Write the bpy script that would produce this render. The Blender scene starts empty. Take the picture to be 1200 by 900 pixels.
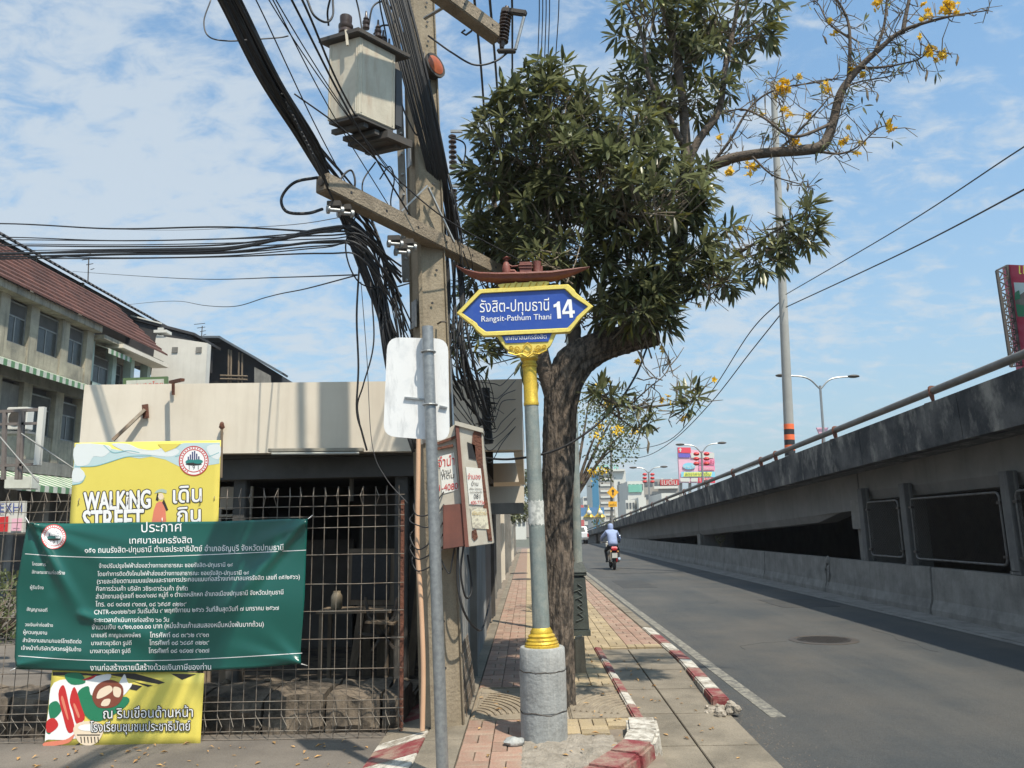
import bpy, bmesh, math, random
from mathutils import Vector, Matrix, noise
from mathutils.geometry import tessellate_polygon
V = Vector
R = random.Random(11)
rad = math.radians
sc = bpy.context.scene
COL = sc.collection

# ------------------------------------------------------------ camera
H = 1.6
PITCH, ROLL, YAW, FPX = math.atan(170 / 900), .02, -.0165, 900.0
_f = V((math.sin(YAW) * math.cos(PITCH), math.cos(YAW) * math.cos(PITCH), math.sin(PITCH)))
_r = V((math.cos(YAW), -math.sin(YAW), 0))
_u = _r.cross(_f)
_r, _u = _r * math.cos(ROLL) - _u * math.sin(ROLL), _u * math.cos(ROLL) + _r * math.sin(ROLL)
cam = bpy.data.cameras.new('camera')
cam.sensor_width = 36
cam.lens = 27
cam.clip_start = .05
cam.clip_end = 6000
camo = bpy.data.objects.new('camera', cam)
COL.objects.link(camo)
m3 = Matrix((_r, _u, -_f)).transposed()
camo.matrix_world = Matrix.Translation((0, 0, H)) @ m3.to_4x4()
sc.camera = camo

# ------------------------------------------------------------ world, sun, exposure
AZ, EL = 35, 60                      # sun stands behind the camera to the right
w = bpy.data.worlds.new('World')
sc.world = w
w.use_nodes = True
nt = w.node_tree
for n in list(nt.nodes): nt.nodes.remove(n)
N = nt.nodes.new
Lk = nt.links.new
sky = N('ShaderNodeTexSky'); sky.sky_type = 'NISHITA'; sky.sun_disc = False
sky.sun_elevation = rad(EL); sky.sun_rotation = rad(180 - AZ)
sky.air_density = 1.0; sky.dust_density = 1.6; sky.ozone_density = 2.2
tc = N('ShaderNodeTexCoord'); sp = N('ShaderNodeSeparateXYZ'); Lk(tc.outputs['Generated'], sp.inputs[0])
def mth(op, a, b=None, c=None, clamp=False):
    m = N('ShaderNodeMath'); m.operation = op; m.use_clamp = clamp
    for i, x in enumerate((a, b, c)):
        if x is None: continue
        if isinstance(x, (int, float)): m.inputs[i].default_value = x
        else: Lk(x, m.inputs[i])
    return m.outputs[0]
zz = mth('ADD', mth('MAXIMUM', sp.outputs[2], 0.0), .30)
cx_ = mth('DIVIDE', sp.outputs[0], zz); cy_ = mth('DIVIDE', sp.outputs[1], zz)
cb = N('ShaderNodeCombineXYZ'); Lk(cx_, cb.inputs[0]); Lk(cy_, cb.inputs[1])
mp = N('ShaderNodeMapping'); Lk(cb.outputs[0], mp.inputs[0])
mp.inputs['Rotation'].default_value = (0, 0, .6); mp.inputs['Scale'].default_value = (1.0, 1.55, 1)
n1 = N('ShaderNodeTexNoise'); n1.inputs['Scale'].default_value = 11.0; n1.inputs['Detail'].default_value = 9
n1.inputs['Roughness'].default_value = .62; n1.inputs['Distortion'].default_value = .35
Lk(mp.outputs[0], n1.inputs['Vector'])
n2 = N('ShaderNodeTexNoise'); n2.inputs['Scale'].default_value = 1.5; n2.inputs['Detail'].default_value = 3
Lk(mp.outputs[0], n2.inputs['Vector'])
big = mth('MULTIPLY_ADD', n2.outputs[0], .7, -.33)
cl = mth('ADD', n1.outputs[0], big)
# the cloud sheet is denser towards the west (left of the view)
cl = mth('ADD', cl, mth('MULTIPLY', sp.outputs[0], -.16))
fac = N('ShaderNodeMapRange'); fac.interpolation_type = 'SMOOTHSTEP'
Lk(cl, fac.inputs[0])
fac.inputs[1].default_value = .38; fac.inputs[2].default_value = .70; fac.inputs[3].default_value = 0.06; fac.inputs[4].default_value = .82
mx = N('ShaderNodeMix'); mx.data_type = 'RGBA'
tint = N('ShaderNodeMix'); tint.data_type = 'RGBA'; tint.blend_type = 'MULTIPLY'; tint.inputs[0].default_value = 1
Lk(sky.outputs[0], tint.inputs[6]); tint.inputs[7].default_value = (.90, 1.30, 1.36, 1)
hz = N('ShaderNodeMix'); hz.data_type = 'RGBA'
hf = mth('POWER', mth('SUBTRACT', 1.0, mth('MAXIMUM', sp.outputs[2], 0.0)), 2.5)
hf = mth('MULTIPLY', hf, 1.0, clamp=True)
Lk(hf, hz.inputs[0]); Lk(tint.outputs[2], hz.inputs[6]); hz.inputs[7].default_value = (2.55, 3.1, 3.45, 1)
Lk(fac.outputs[0], mx.inputs[0]); Lk(hz.outputs[2], mx.inputs[6]); mx.inputs[7].default_value = (3.6, 4.05, 4.45, 1)
bg = N('ShaderNodeBackground'); bg.inputs[1].default_value = .13
Lk(mx.outputs[2], bg.inputs[0])
wo = N('ShaderNodeOutputWorld'); Lk(bg.outputs[0], wo.inputs[0])

sun = bpy.data.lights.new('sun', 'SUN'); sun.energy = 4.1; sun.angle = rad(.8); sun.color = (1, .91, .76)
so = bpy.data.objects.new('sun', sun); COL.objects.link(so)
ld = V((-math.sin(rad(AZ)) * math.cos(rad(EL)), math.cos(rad(AZ)) * math.cos(rad(EL)), -math.sin(rad(EL))))
so.rotation_euler = ld.to_track_quat('-Z', 'Y').to_euler(); so.location = (10, -10, 20)
sc.view_settings.view_transform = 'Standard'; sc.view_settings.look = 'None'
sc.view_settings.exposure = .45; sc.view_settings.gamma = 1
sc.cycles.use_denoising = True
sc.cycles.max_bounces = 6; sc.cycles.transparent_max_bounces = 8

# ------------------------------------------------------------ survey helpers: a picture point on a real plane gives a place in the world
def ray(px, py): return _f + _r * ((px - 600) / FPX) + _u * ((450 - py) / FPX)
def AY(px, py, Y): d = ray(px, py); t = Y / d.y; return V((d.x * t, Y, d.z * t + H))
def AX(px, py, X): d = ray(px, py); t = X / d.x; return V((X, d.y * t, d.z * t + H))
def G(px, py, z=0.0): d = ray(px, py); t = (z - H) / d.z; return V((d.x * t, d.y * t, z))

# ------------------------------------------------------------ materials
MATS = {}
def M(name, col, col2=None, rough=.8, metal=0.0, scale=3.0, bump=0.0, bscale=None, vary=0.0, streak=0.0, scol=None, ramp=(.35, .7), spec=.5, trans=0, stretch=None, fine=0.0, coat=0, sscale=(7, 7, .55), srange=(.5, .72)):
    if name in MATS: return MATS[name]
    m = bpy.data.materials.new(name); m.use_nodes = True
    t = m.node_tree; b = t.nodes['Principled BSDF']
    L = t.links.new; n = t.nodes.new
    b.inputs['Roughness'].default_value = rough; b.inputs['Metallic'].default_value = metal
    b.inputs['Specular IOR Level'].default_value = spec
    if coat: b.inputs['Coat Weight'].default_value = coat; b.inputs['Coat Roughness'].default_value = .15
    co = n('ShaderNodeTexCoord'); src = co.outputs['Object']
    if stretch:
        mpn = n('ShaderNodeMapping'); mpn.inputs['Scale'].default_value = stretch; L(src, mpn.inputs[0]); src2 = mpn.outputs[0]
    else: src2 = src
    def mix(a, bb, f, mode='MIX'):
        x = n('ShaderNodeMix'); x.data_type = 'RGBA'; x.blend_type = mode
        for i, q in ((0, f), (6, a), (7, bb)):
            if isinstance(q, (int, float)): x.inputs[i].default_value = q
            elif isinstance(q, tuple): x.inputs[i].default_value = (*q, 1)
            else: L(q, x.inputs[i])
        return x.outputs[2]
    def nz(sca, det, v, lo, hi, o0=0.0, o1=1.0):
        a = n('ShaderNodeTexNoise'); a.inputs['Scale'].default_value = sca; a.inputs['Detail'].default_value = det
        a.inputs['Roughness'].default_value = .65; L(v, a.inputs['Vector'])
        r = n('ShaderNodeMapRange'); L(a.outputs[0], r.inputs[0]); r.inputs[1].default_value = lo; r.inputs[2].default_value = hi
        r.inputs[3].default_value = o0; r.inputs[4].default_value = o1
        return r.outputs[0]
    c = tuple(col)
    if col2 is not None: c = mix(tuple(col), tuple(col2), nz(scale, 7, src2, *ramp))
    if streak:
        ms = n('ShaderNodeMapping'); ms.inputs['Scale'].default_value = sscale; L(src, ms.inputs[0])
        f = nz(1.0, 8, ms.outputs[0], srange[0], srange[1], 0, streak)
        c = mix(c, tuple(scol or [x * .3 for x in col]), f)
    if fine: c = mix(c, (0, 0, 0), nz(90, 4, src, .35, .75, 0, fine))
    if vary:
        oi = n('ShaderNodeObjectInfo'); ge = n('ShaderNodeNewGeometry')
        ad = n('ShaderNodeMath'); ad.operation = 'ADD'; L(oi.outputs['Random'], ad.inputs[0]); L(ge.outputs['Random Per Island'], ad.inputs[1])
        fr = n('ShaderNodeMath'); fr.operation = 'FRACT'; L(ad.outputs[0], fr.inputs[0])
        r = n('ShaderNodeMapRange'); L(fr.outputs[0], r.inputs[0]); r.inputs[3].default_value = 1 - vary; r.inputs[4].default_value = 1 + vary
        hs = n('ShaderNodeHueSaturation'); L(r.outputs[0], hs.inputs['Value'])
        if isinstance(c, tuple): hs.inputs['Color'].default_value = (*c, 1)
        else: L(c, hs.inputs['Color'])
        c = hs.outputs[0]
    if isinstance(c, tuple): b.inputs['Base Color'].default_value = (*c, 1)
    else: L(c, b.inputs['Base Color'])
    if bump:
        a = n('ShaderNodeTexNoise'); a.inputs['Scale'].default_value = bscale or scale * 4; a.inputs['Detail'].default_value = 8
        L(src2, a.inputs['Vector'])
        bp = n('ShaderNodeBump'); bp.inputs['Strength'].default_value = bump; bp.inputs['Distance'].default_value = .02
        L(a.outputs[0], bp.inputs['Height']); L(bp.outputs[0], b.inputs['Normal'])
    if trans:
        tr = n('ShaderNodeBsdfTranslucent'); ms_ = n('ShaderNodeMixShader'); ms_.inputs[0].default_value = trans
        if isinstance(c, tuple): tr.inputs[0].default_value = (*c, 1)
        else: L(c, tr.inputs[0])
        out = t.nodes['Material Output']; L(b.outputs[0], ms_.inputs[1]); L(tr.outputs[0], ms_.inputs[2]); L(ms_.outputs[0], out.inputs[0])
    MATS[name] = m
    return m

asphalt = M('asphalt', (.060, .066, .070), (.108, .100, .090), rough=.85, scale=.5, bump=.6, bscale=140, fine=.5, ramp=(.40, .66), streak=.5, scol=(.13, .125, .115), sscale=(1.6, .10, 1), srange=(.45, .7))
soil = M('dusty concrete', (.20, .175, .15), (.12, .105, .092), rough=.95, scale=1.3, bump=.5, bscale=40, fine=.35)
farground = M('far ground', (.12, .12, .10), (.09, .1, .07), rough=1, scale=.05)
slabm = M('ramp concrete', (.28, .24, .185), (.15, .13, .10), rough=.93, scale=2.2, bump=.4, bscale=60, fine=.3)
rubblem = M('rubble', (.42, .37, .31), (.24, .21, .17), rough=.98, scale=9, bump=1, bscale=60, vary=.2)
redpav = M('red paver', (.34, .20, .15), (.35, .285, .22), rough=.92, scale=6, bump=.4, bscale=90, vary=.17, fine=.3)
yelpav = M('yellow paver', (.43, .335, .20), (.36, .29, .20), rough=.92, scale=6, bump=.4, bscale=90, vary=.16, fine=.3)
mortar = M('paver bedding', (.24, .20, .155), (.15, .12, .095), rough=1, scale=8)
relief = M('tree slab concrete', (.36, .30, .22), (.20, .165, .125), rough=.95, scale=5, bump=.6, bscale=50, fine=.3)
kred = M('kerb red paint', (.24, .045, .05), (.33, .23, .18), rough=.85, scale=7, bump=.5, ramp=(.42, .62), fine=.4)
kwhite = M('kerb white paint', (.62, .585, .52), (.27, .235, .19), rough=.85, scale=11, bump=.4, ramp=(.44, .62), fine=.35)
linem = M('worn road line', (.32, .30, .25), (.11, .108, .10), rough=.85, scale=12, ramp=(.40, .62), fine=.5)
gutter = M('gutter concrete', (.30, .29, .27), (.17, .165, .155), rough=.9, scale=4, fine=.3)
darkconc = M('overpass concrete', (.16, .158, .152), (.085, .088, .09), rough=.9, scale=1.4, bump=.35, bscale=20, streak=.75, scol=(.40, .39, .36), ramp=(.3, .65))
sootconc = M('sooty parapet', (.12, .12, .118), (.035, .038, .042), rough=.92, scale=1.3, bump=.5, bscale=14, streak=.75, scol=(.36, .345, .31), ramp=(.38, .58), sscale=(3, 2.2, 1.3), srange=(.52, .68), fine=.25)
girderm = M('girder concrete', (.22, .215, .205), (.15, .15, .145), rough=.9, scale=.8, bump=.2, streak=.3, scol=(.10, .1, .1))
barrm = M('barrier concrete', (.30, .295, .275), (.17, .165, .155), rough=.9, scale=2.4, bump=.4, streak=.4, scol=(.13, .12, .11), fine=.2)
railm = M('handrail grey', (.20, .19, .175), (.13, .12, .11), rough=.6, metal=.3, scale=5)
galv = M('galvanised steel', (.36, .37, .37), (.27, .28, .285), rough=.45, metal=.55, scale=30, ramp=(.4, .6))
plate = M('bare sheet back', (.80, .80, .80), (.70, .71, .72), rough=.5, scale=7, ramp=(.52, .68), bump=.15, bscale=5, streak=.6, scol=(.40, .41, .42), sscale=(14, 14, 3), srange=(.56, .72))
polec = M('pole concrete', (.37, .31, .225), (.25, .205, .145), rough=.93, scale=3.5, bump=.35, bscale=40, streak=.5, scol=(.16, .13, .10), fine=.25)
armc = M('crossarm concrete', (.33, .27, .20), (.21, .17, .125), rough=.95, scale=7, bump=.6, bscale=50, fine=.3)
signgrey = M('grey pole paint', (.22, .26, .25), (.31, .33, .30), rough=.55, scale=9, bump=.1, ramp=(.42, .62), streak=.45, scol=(.13, .125, .11), sscale=(20, 20, 2.5), fine=.2)
basec = M('pedestal concrete', (.36, .375, .375), (.25, .255, .25), rough=.85, scale=6, bump=.35, bscale=35, streak=.6, scol=(.62, .6, .56), fine=.25)
gold = M('gold paint', (.74, .50, .06), (.42, .27, .05), rough=.42, metal=.4, scale=22, bump=.15, ramp=(.5, .72), fine=.25)
goldp = M('yellow gold enamel', (.84, .68, .16), (.60, .44, .10), rough=.42, scale=26, metal=.1, ramp=(.55, .75), fine=.2)
signblue = M('sign blue', (.02, .070, .36), (.05, .11, .38), rough=.35, scale=9, coat=.2, ramp=(.5, .8))
white = M('white print', (.85, .85, .85), rough=.5)
boatm = M('red brown boat paint', (.24, .075, .055), (.15, .05, .04), rough=.6, scale=10, bump=.2)
rust = M('rust', (.17, .065, .038), (.09, .04, .03), rough=.85, scale=14, bump=.5)
cabm = M('old cabinet paint', (.56, .53, .46), (.42, .38, .31), rough=.6, scale=6, streak=.35, scol=(.22, .09, .04))
cabred = M('rusty cabinet brown', (.20, .075, .055), (.13, .055, .045), rough=.75, scale=6, streak=.3)
peach = M('peach conduit', (.66, .42, .27), (.58, .36, .23), rough=.5, scale=4)
black = M('black rubber', (.018, .018, .02), (.03, .03, .033), rough=.55, scale=30)
cablem = M('cable sheath', (.014, .014, .016), (.028, .028, .03), rough=.6, scale=12)
cableg = M('grey wire', (.10, .10, .105), rough=.6)
porcelain = M('dark porcelain', (.05, .035, .03), (.09, .06, .05), rough=.3, scale=9)
trafo = M('cabinet beige grey', (.56, .51, .41), (.42, .38, .30), rough=.6, scale=3.5, streak=.6, scol=(.30, .17, .10), bump=.15, sscale=(9, 9, 1.5))
darksteel = M('dark steel', (.06, .058, .055), (.10, .08, .065), rough=.65, metal=.3, scale=8)
orange = M('orange lens', (.50, .12, .03), (.25, .06, .02), rough=.4, scale=7)
bark = M('bark', (.21, .165, .13), (.05, .042, .036), rough=.95, scale=9, bump=1.0, bscale=22, stretch=(2.6, 2.6, .9), ramp=(.40, .58), fine=.35)
barkd = M('branch bark', (.15, .115, .09), (.06, .05, .042), rough=.95, scale=12, bump=.7, bscale=50)
twigm = M('twig', (.22, .18, .13), (.12, .10, .08), rough=.9, scale=20)
leafm = M('leaf', (.112, .132, .058), (.165, .17, .09), rough=.36, scale=2.2, vary=.55, trans=.42, spec=.6)
leafy = M('leaf yellowing', (.26, .24, .055), (.14, .16, .05), rough=.5, scale=4, vary=.3, trans=.25)
leafo = M('olive small leaf', (.13, .15, .06), (.075, .10, .04), rough=.6, scale=2, vary=.4, trans=.25)
flower = M('yellow flower', (.85, .60, .03), (.80, .48, .02), rough=.6, scale=30, trans=.3)
cream = M('cream wall paint', (.60, .565, .50), (.52, .485, .42), rough=.85, scale=1.2, streak=.25, scol=(.34, .28, .21), bump=.1, ramp=(.3, .75))
fasciam = M('fascia paint', (.76, .69, .585), (.66, .59, .49), rough=.85, scale=1.3, streak=.2, scol=(.42, .35, .27), bump=.08)
oldwall = M('mouldy plaster', (.46, .41, .31), (.19, .175, .145), rough=.95, scale=1.1, streak=.75, scol=(.10, .09, .075), bump=.35, bscale=20, fine=.2)
greyconc = M('grey concrete', (.24, .23, .21), (.13, .125, .115), rough=.95, scale=1.5, streak=.5, scol=(.07, .065, .06))
mint = M('mint plaster', (.44, .53, .47), (.32, .40, .36), rough=.9, scale=2, streak=.4)
tile = M('red brown roof tile', (.13, .052, .038), (.085, .038, .030), rough=.85, scale=1.2, vary=.25)
darkroof = M('dark corrugated sheet', (.028, .028, .032), (.055, .05, .05), rough=.75, scale=1.5)
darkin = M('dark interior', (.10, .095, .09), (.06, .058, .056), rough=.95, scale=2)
glassd = M('dusty dark glass', (.035, .04, .04), (.09, .09, .085), rough=.25, scale=2, ramp=(.4, .9))
alum = M('aluminium frame', (.28, .28, .27), (.18, .18, .17), rough=.5, metal=.3, scale=6)
awng = M('awning green', (.12, .24, .12), rough=.7)
awnw = M('awning white', (.62, .62, .54), (.45, .45, .38), rough=.7, scale=3)
ledgem = M('stained stone ledge', (.20, .16, .12), (.05, .042, .034), rough=.97, scale=3.6, bump=1, bscale=14, fine=.4, ramp=(.4, .6))
wire = M('fence wire', (.25, .225, .19), (.12, .08, .055), rough=.7, metal=.2, scale=7)
wood = M('old wood', (.22, .17, .12), (.12, .09, .065), rough=.9, scale=10, stretch=(1, 1, .2))
bgreen = M('green vinyl', (.007, .086, .070), (.009, .098, .080), rough=.26, scale=2, spec=.6)
byel = M('yellow vinyl', (.76, .64, .13), (.72, .60, .11), rough=.55, scale=3)
bsky = M('pale blue print', (.50, .64, .66), rough=.55)
bcloud = M('cloud print', (.72, .76, .76), rough=.55)
bteal = M('teal print', (.25, .50, .53), rough=.55)
inkb = M('dark ink', (.035, .03, .028), rough=.5)
inkred = M('red ink', (.55, .03, .03), rough=.5)
inknavy = M('navy ink', (.04, .05, .16), rough=.5)
inkgreen = M('green ink', (.02, .20, .10), rough=.5)
inkcoral = M('coral ink', (.72, .22, .14), rough=.55)
inkskin = M('cream ink', (.80, .66, .50), rough=.55)
inkbrown = M('brown ink', (.22, .06, .035), rough=.55)
greenpl = M('grey green casting', (.06, .075, .07), (.035, .042, .04), rough=.6, scale=8, bump=.3)
sheet = M('grey corrugated sheet', (.27, .28, .28), (.17, .17, .165), rough=.7, scale=1.3, streak=.5, scol=(.13, .09, .06))
pink = M('pink print', (.80, .25, .40), rough=.6)
pinkl = M('light pink print', (.80, .45, .55), rough=.6)
maroon = M('maroon print', (.42, .03, .075), rough=.5)
cyan = M('cyan print', (.25, .60, .75), rough=.6)
yelp = M('yellow print', (.85, .80, .15), rough=.6)
warn = M('amber sign face', (.85, .42, .02), rough=.5)
blueg = M('blue cladding', (.05, .20, .34), rough=.5)
greeng = M('green glazing', (.22, .52, .40), (.15, .4, .32), rough=.4, scale=.5)
farwhite = M('far white facade', (.66, .65, .60), (.58, .57, .53), rough=.8, scale=.08)
fargrey = M('far grey facade', (.36, .33, .30), (.28, .26, .24), rough=.8, scale=.1)
fardark = M('far window band', (.10, .11, .12), rough=.4)
hoodie = M('light blue cotton', (.30, .37, .56), (.24, .30, .48), rough=.9, scale=9)
trouser = M('black trousers', (.02, .02, .022), rough=.9)
glove = M('white glove', (.75, .75, .75), rough=.7)
carw = M('white car paint', (.78, .79, .80), rough=.25, coat=.5)
chrome = M('chrome', (.6, .6, .6), rough=.2, metal=.9)
tyre = M('tyre', (.02, .02, .02), rough=.9)
taillight = M('tail lens', (.45, .01, .015), rough=.3)
leaflit = M('dry leaf', (.42, .26, .10), (.30, .16, .07), rough=.9, scale=10, vary=.4)

# ------------------------------------------------------------ mesh builder
def smooth_path(pts, k=6):
    pts = [V(p) for p in pts]
    if len(pts) < 3: return pts
    out = []
    P = [pts[0] * 2 - pts[1]] + pts + [pts[-1] * 2 - pts[-2]]
    for i in range(1, len(P) - 2):
        a, b, c, d = P[i - 1], P[i], P[i + 1], P[i + 2]
        for j in range(k):
            t = j / k
            out.append(.5 * ((2 * b) + (c - a) * t + (2 * a - 5 * b + 4 * c - d) * t * t + (3 * b - a - 3 * c + d) * t ** 3))
    out.append(pts[-1])
    return out

def root_loc(p):
    o = V((0, 0, 0))
    while p is not None: o += p.location; p = p.parent
    return o

def tag(o, label=None, cat=None, group=None, kind=None):
    if label: o['label'] = label
    if cat: o['category'] = cat
    if group: o['group'] = group
    if kind: o['kind'] = kind
    return o

def thing(name, label, cat, loc=(0, 0, 0), group=None):
    o = bpy.data.objects.new(name, None); COL.objects.link(o); o.location = loc; o.empty_display_size = .1
    return tag(o, label, cat, group)

class MB:
    def __init__(s): s.v = []; s.f = []
    def add(s, vs, fs):
        n = len(s.v); s.v += [tuple(x) for x in vs]; s.f += [tuple(i + n for i in q) for q in fs]; return s
    def hexa(s, p): return s.add(p, [(0, 3, 2, 1), (4, 5, 6, 7), (0, 1, 5, 4), (1, 2, 6, 5), (2, 3, 7, 6), (3, 0, 4, 7)])
    def box(s, x0, x1, y0, y1, z0, z1):
        return s.hexa([(x0, y0, z0), (x1, y0, z0), (x1, y1, z0), (x0, y1, z0), (x0, y0, z1), (x1, y0, z1), (x1, y1, z1), (x0, y1, z1)])
    def bar(s, a, b, w, h, up=(0, 0, 1), w2=None, h2=None):
        a, b = V(a), V(b); d = (b - a).normalized(); up = V(up)
        if abs(d.dot(up)) > .98: up = V((0, 1, 0))
        x = d.cross(up).normalized(); y = x.cross(d).normalized()
        w2 = w if w2 is None else w2; h2 = h if h2 is None else h2
        q = []
        for p, ww, hh in ((a, w, h), (b, w2, h2)):
            q += [p - x * ww / 2 - y * hh / 2, p + x * ww / 2 - y * hh / 2, p + x * ww / 2 + y * hh / 2, p - x * ww / 2 + y * hh / 2]
        return s.hexa(q)
    def tube(s, pts, r, n=8, cap=True):
        pts = [V(p) for p in pts]; m = len(pts)
        rs = r if isinstance(r, (list, tuple)) else [r] * m
        if len(rs) != m:
            rs = [rs[0] + (rs[-1] - rs[0]) * i / (m - 1) for i in range(m)] if len(rs) == 2 else \
                 [rs[min(len(rs) - 2, int(i / (m - 1) * (len(rs) - 1)))] * (1 - ((i / (m - 1) * (len(rs) - 1)) - min(len(rs) - 2, int(i / (m - 1) * (len(rs) - 1))))) + rs[min(len(rs) - 1, int(i / (m - 1) * (len(rs) - 1)) + 1)] * ((i / (m - 1) * (len(rs) - 1)) - min(len(rs) - 2, int(i / (m - 1) * (len(rs) - 1)))) for i in range(m)]
        base = len(s.v); px = None
        for i, p in enumerate(pts):
            d = (pts[min(i + 1, m - 1)] - pts[max(i - 1, 0)])
            d = d.normalized() if d.length > 1e-9 else V((0, 0, 1))
            if px is None:
                u = V((0, 0, 1)) if abs(d.z) < .9 else V((0, 1, 0)); x = d.cross(u).normalized()
            else:
                x = (px - d * px.dot(d)); x = x.normalized() if x.length > 1e-6 else d.orthogonal().normalized()
            px = x; y = d.cross(x)
            for j in range(n):
                a = 2 * math.pi * j / n; s.v.append(tuple(p + (x * math.cos(a) + y * math.sin(a)) * rs[i]))
        for i in range(m - 1):
            for j in range(n):
                a = base + i * n + j; b = base + i * n + (j + 1) % n
                s.f.append((a, b, b + n, a + n))
        if cap:
            s.f.append(tuple(base + j for j in range(n))[::-1]); s.f.append(tuple(base + (m - 1) * n + j for j in range(n)))
        return s
    def lathe(s, prof, c, n=20, axis=None):
        c = V(c); ax = V(axis or (0, 0, 1)).normalized(); x = ax.orthogonal().normalized(); y = ax.cross(x)
        base = len(s.v)
        for r_, z in prof:
            for j in range(n):
                a = 2 * math.pi * j / n; s.v.append(tuple(c + ax * z + (x * math.cos(a) + y * math.sin(a)) * max(r_, 1e-4)))
        for i in range(len(prof) - 1):
            for j in range(n):
                a = base + i * n + j; b = base + i * n + (j + 1) % n
                s.f.append((a, b, b + n, a + n))
        s.f.append(tuple(base + j for j in range(n))[::-1]); k = base + (len(prof) - 1) * n; s.f.append(tuple(k + j for j in range(n)))
        return s
    def prism(s, poly, ext):
        poly = [V(p) for p in poly]; ext = V(ext); n = len(poly)
        tr = tessellate_polygon([poly])
        fs = [tuple(t) for t in tr] + [tuple(i + n for i in reversed(t)) for t in tr]
        fs += [(i, (i + 1) % n, (i + 1) % n + n, i + n) for i in range(n)]
        return s.add(poly + [p + ext for p in poly], fs)
    def ball(s, c, r, n=8, m=6, sq=(1, 1, 1)):
        c = V(c); base = len(s.v)
        for i in range(m + 1):
            ph = math.pi * i / m
            for j in range(n):
                a = 2 * math.pi * j / n
                s.v.append((c.x + r * sq[0] * math.sin(ph) * math.cos(a), c.y + r * sq[1] * math.sin(ph) * math.sin(a), c.z + r * sq[2] * math.cos(ph)))
        for i in range(m):
            for j in range(n):
                a = base + i * n + j; b = base + i * n + (j + 1) % n
                s.f.append((a, a + n, b + n, b))
        return s
    def build(s, name, mat, parent=None, smooth=False, bevel=0, label=None, kind=None, fixn=True):
        if not s.v: return None
        me = bpy.data.meshes.new(name)
        if parent is not None: off = root_loc(parent)
        else:
            xs = [p[0] for p in s.v]; ys = [p[1] for p in s.v]; zs = [p[2] for p in s.v]
            off = V(((min(xs) + max(xs)) / 2, (min(ys) + max(ys)) / 2, min(zs)))
        me.from_pydata([(p[0] - off.x, p[1] - off.y, p[2] - off.z) for p in s.v], [], s.f)
        if fixn or bevel:
            bm = bmesh.new(); bm.from_mesh(me)
            if bevel:
                es = [e for e in bm.edges if len(e.link_faces) == 2 and e.calc_face_angle(0) > .6]
                bmesh.ops.recalc_face_normals(bm, faces=bm.faces)
                bmesh.ops.bevel(bm, geom=es, offset=bevel, segments=2, affect='EDGES', clamp_overlap=True)
            bmesh.ops.recalc_face_normals(bm, faces=bm.faces)
            bm.to_mesh(me); bm.free()
        if smooth:
            me.shade_smooth()
            if smooth != 'all': me.set_sharp_from_angle(angle=rad(38))
        me.materials.append(mat)
        o = bpy.data.objects.new(name, me); COL.objects.link(o)
        if parent is not None: o.parent = parent
        else: o.location = off
        if label: o['label'] = label
        if kind: o['kind'] = kind
        return o

def struct(name, mb, mat, **k): return mb.build(name, mat, kind='structure', **k)
def copy_tree(o, parent=None):
    c = o.copy(); COL.objects.link(c); c.parent = parent
    for ch in list(o.children): copy_tree(ch, c)
    return c
def noisy(mb, amp, sc_=6.0, zonly=False):
    for i, p in enumerate(mb.v):
        q = noise.noise_vector(V(p) * sc_) * amp
        mb.v[i] = (p[0] + (0 if zonly else q.x), p[1] + (0 if zonly else q.y), p[2] + q.z)
    return mb
def lump(c, rx, ry, rz, seed=0, amp=.3, n=10, m=7):
    mb = MB().ball((0, 0, 0), 1, n, m)
    out = []
    for p in mb.v:
        k = 1 + amp * noise.noise(V(p) * 1.7 + V((seed * 3.1, seed, 0)))
        out.append((c[0] + p[0] * rx * k, c[1] + p[1] * ry * k, c[2] + p[2] * rz * k))
    mb.v = out
    return mb

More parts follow.
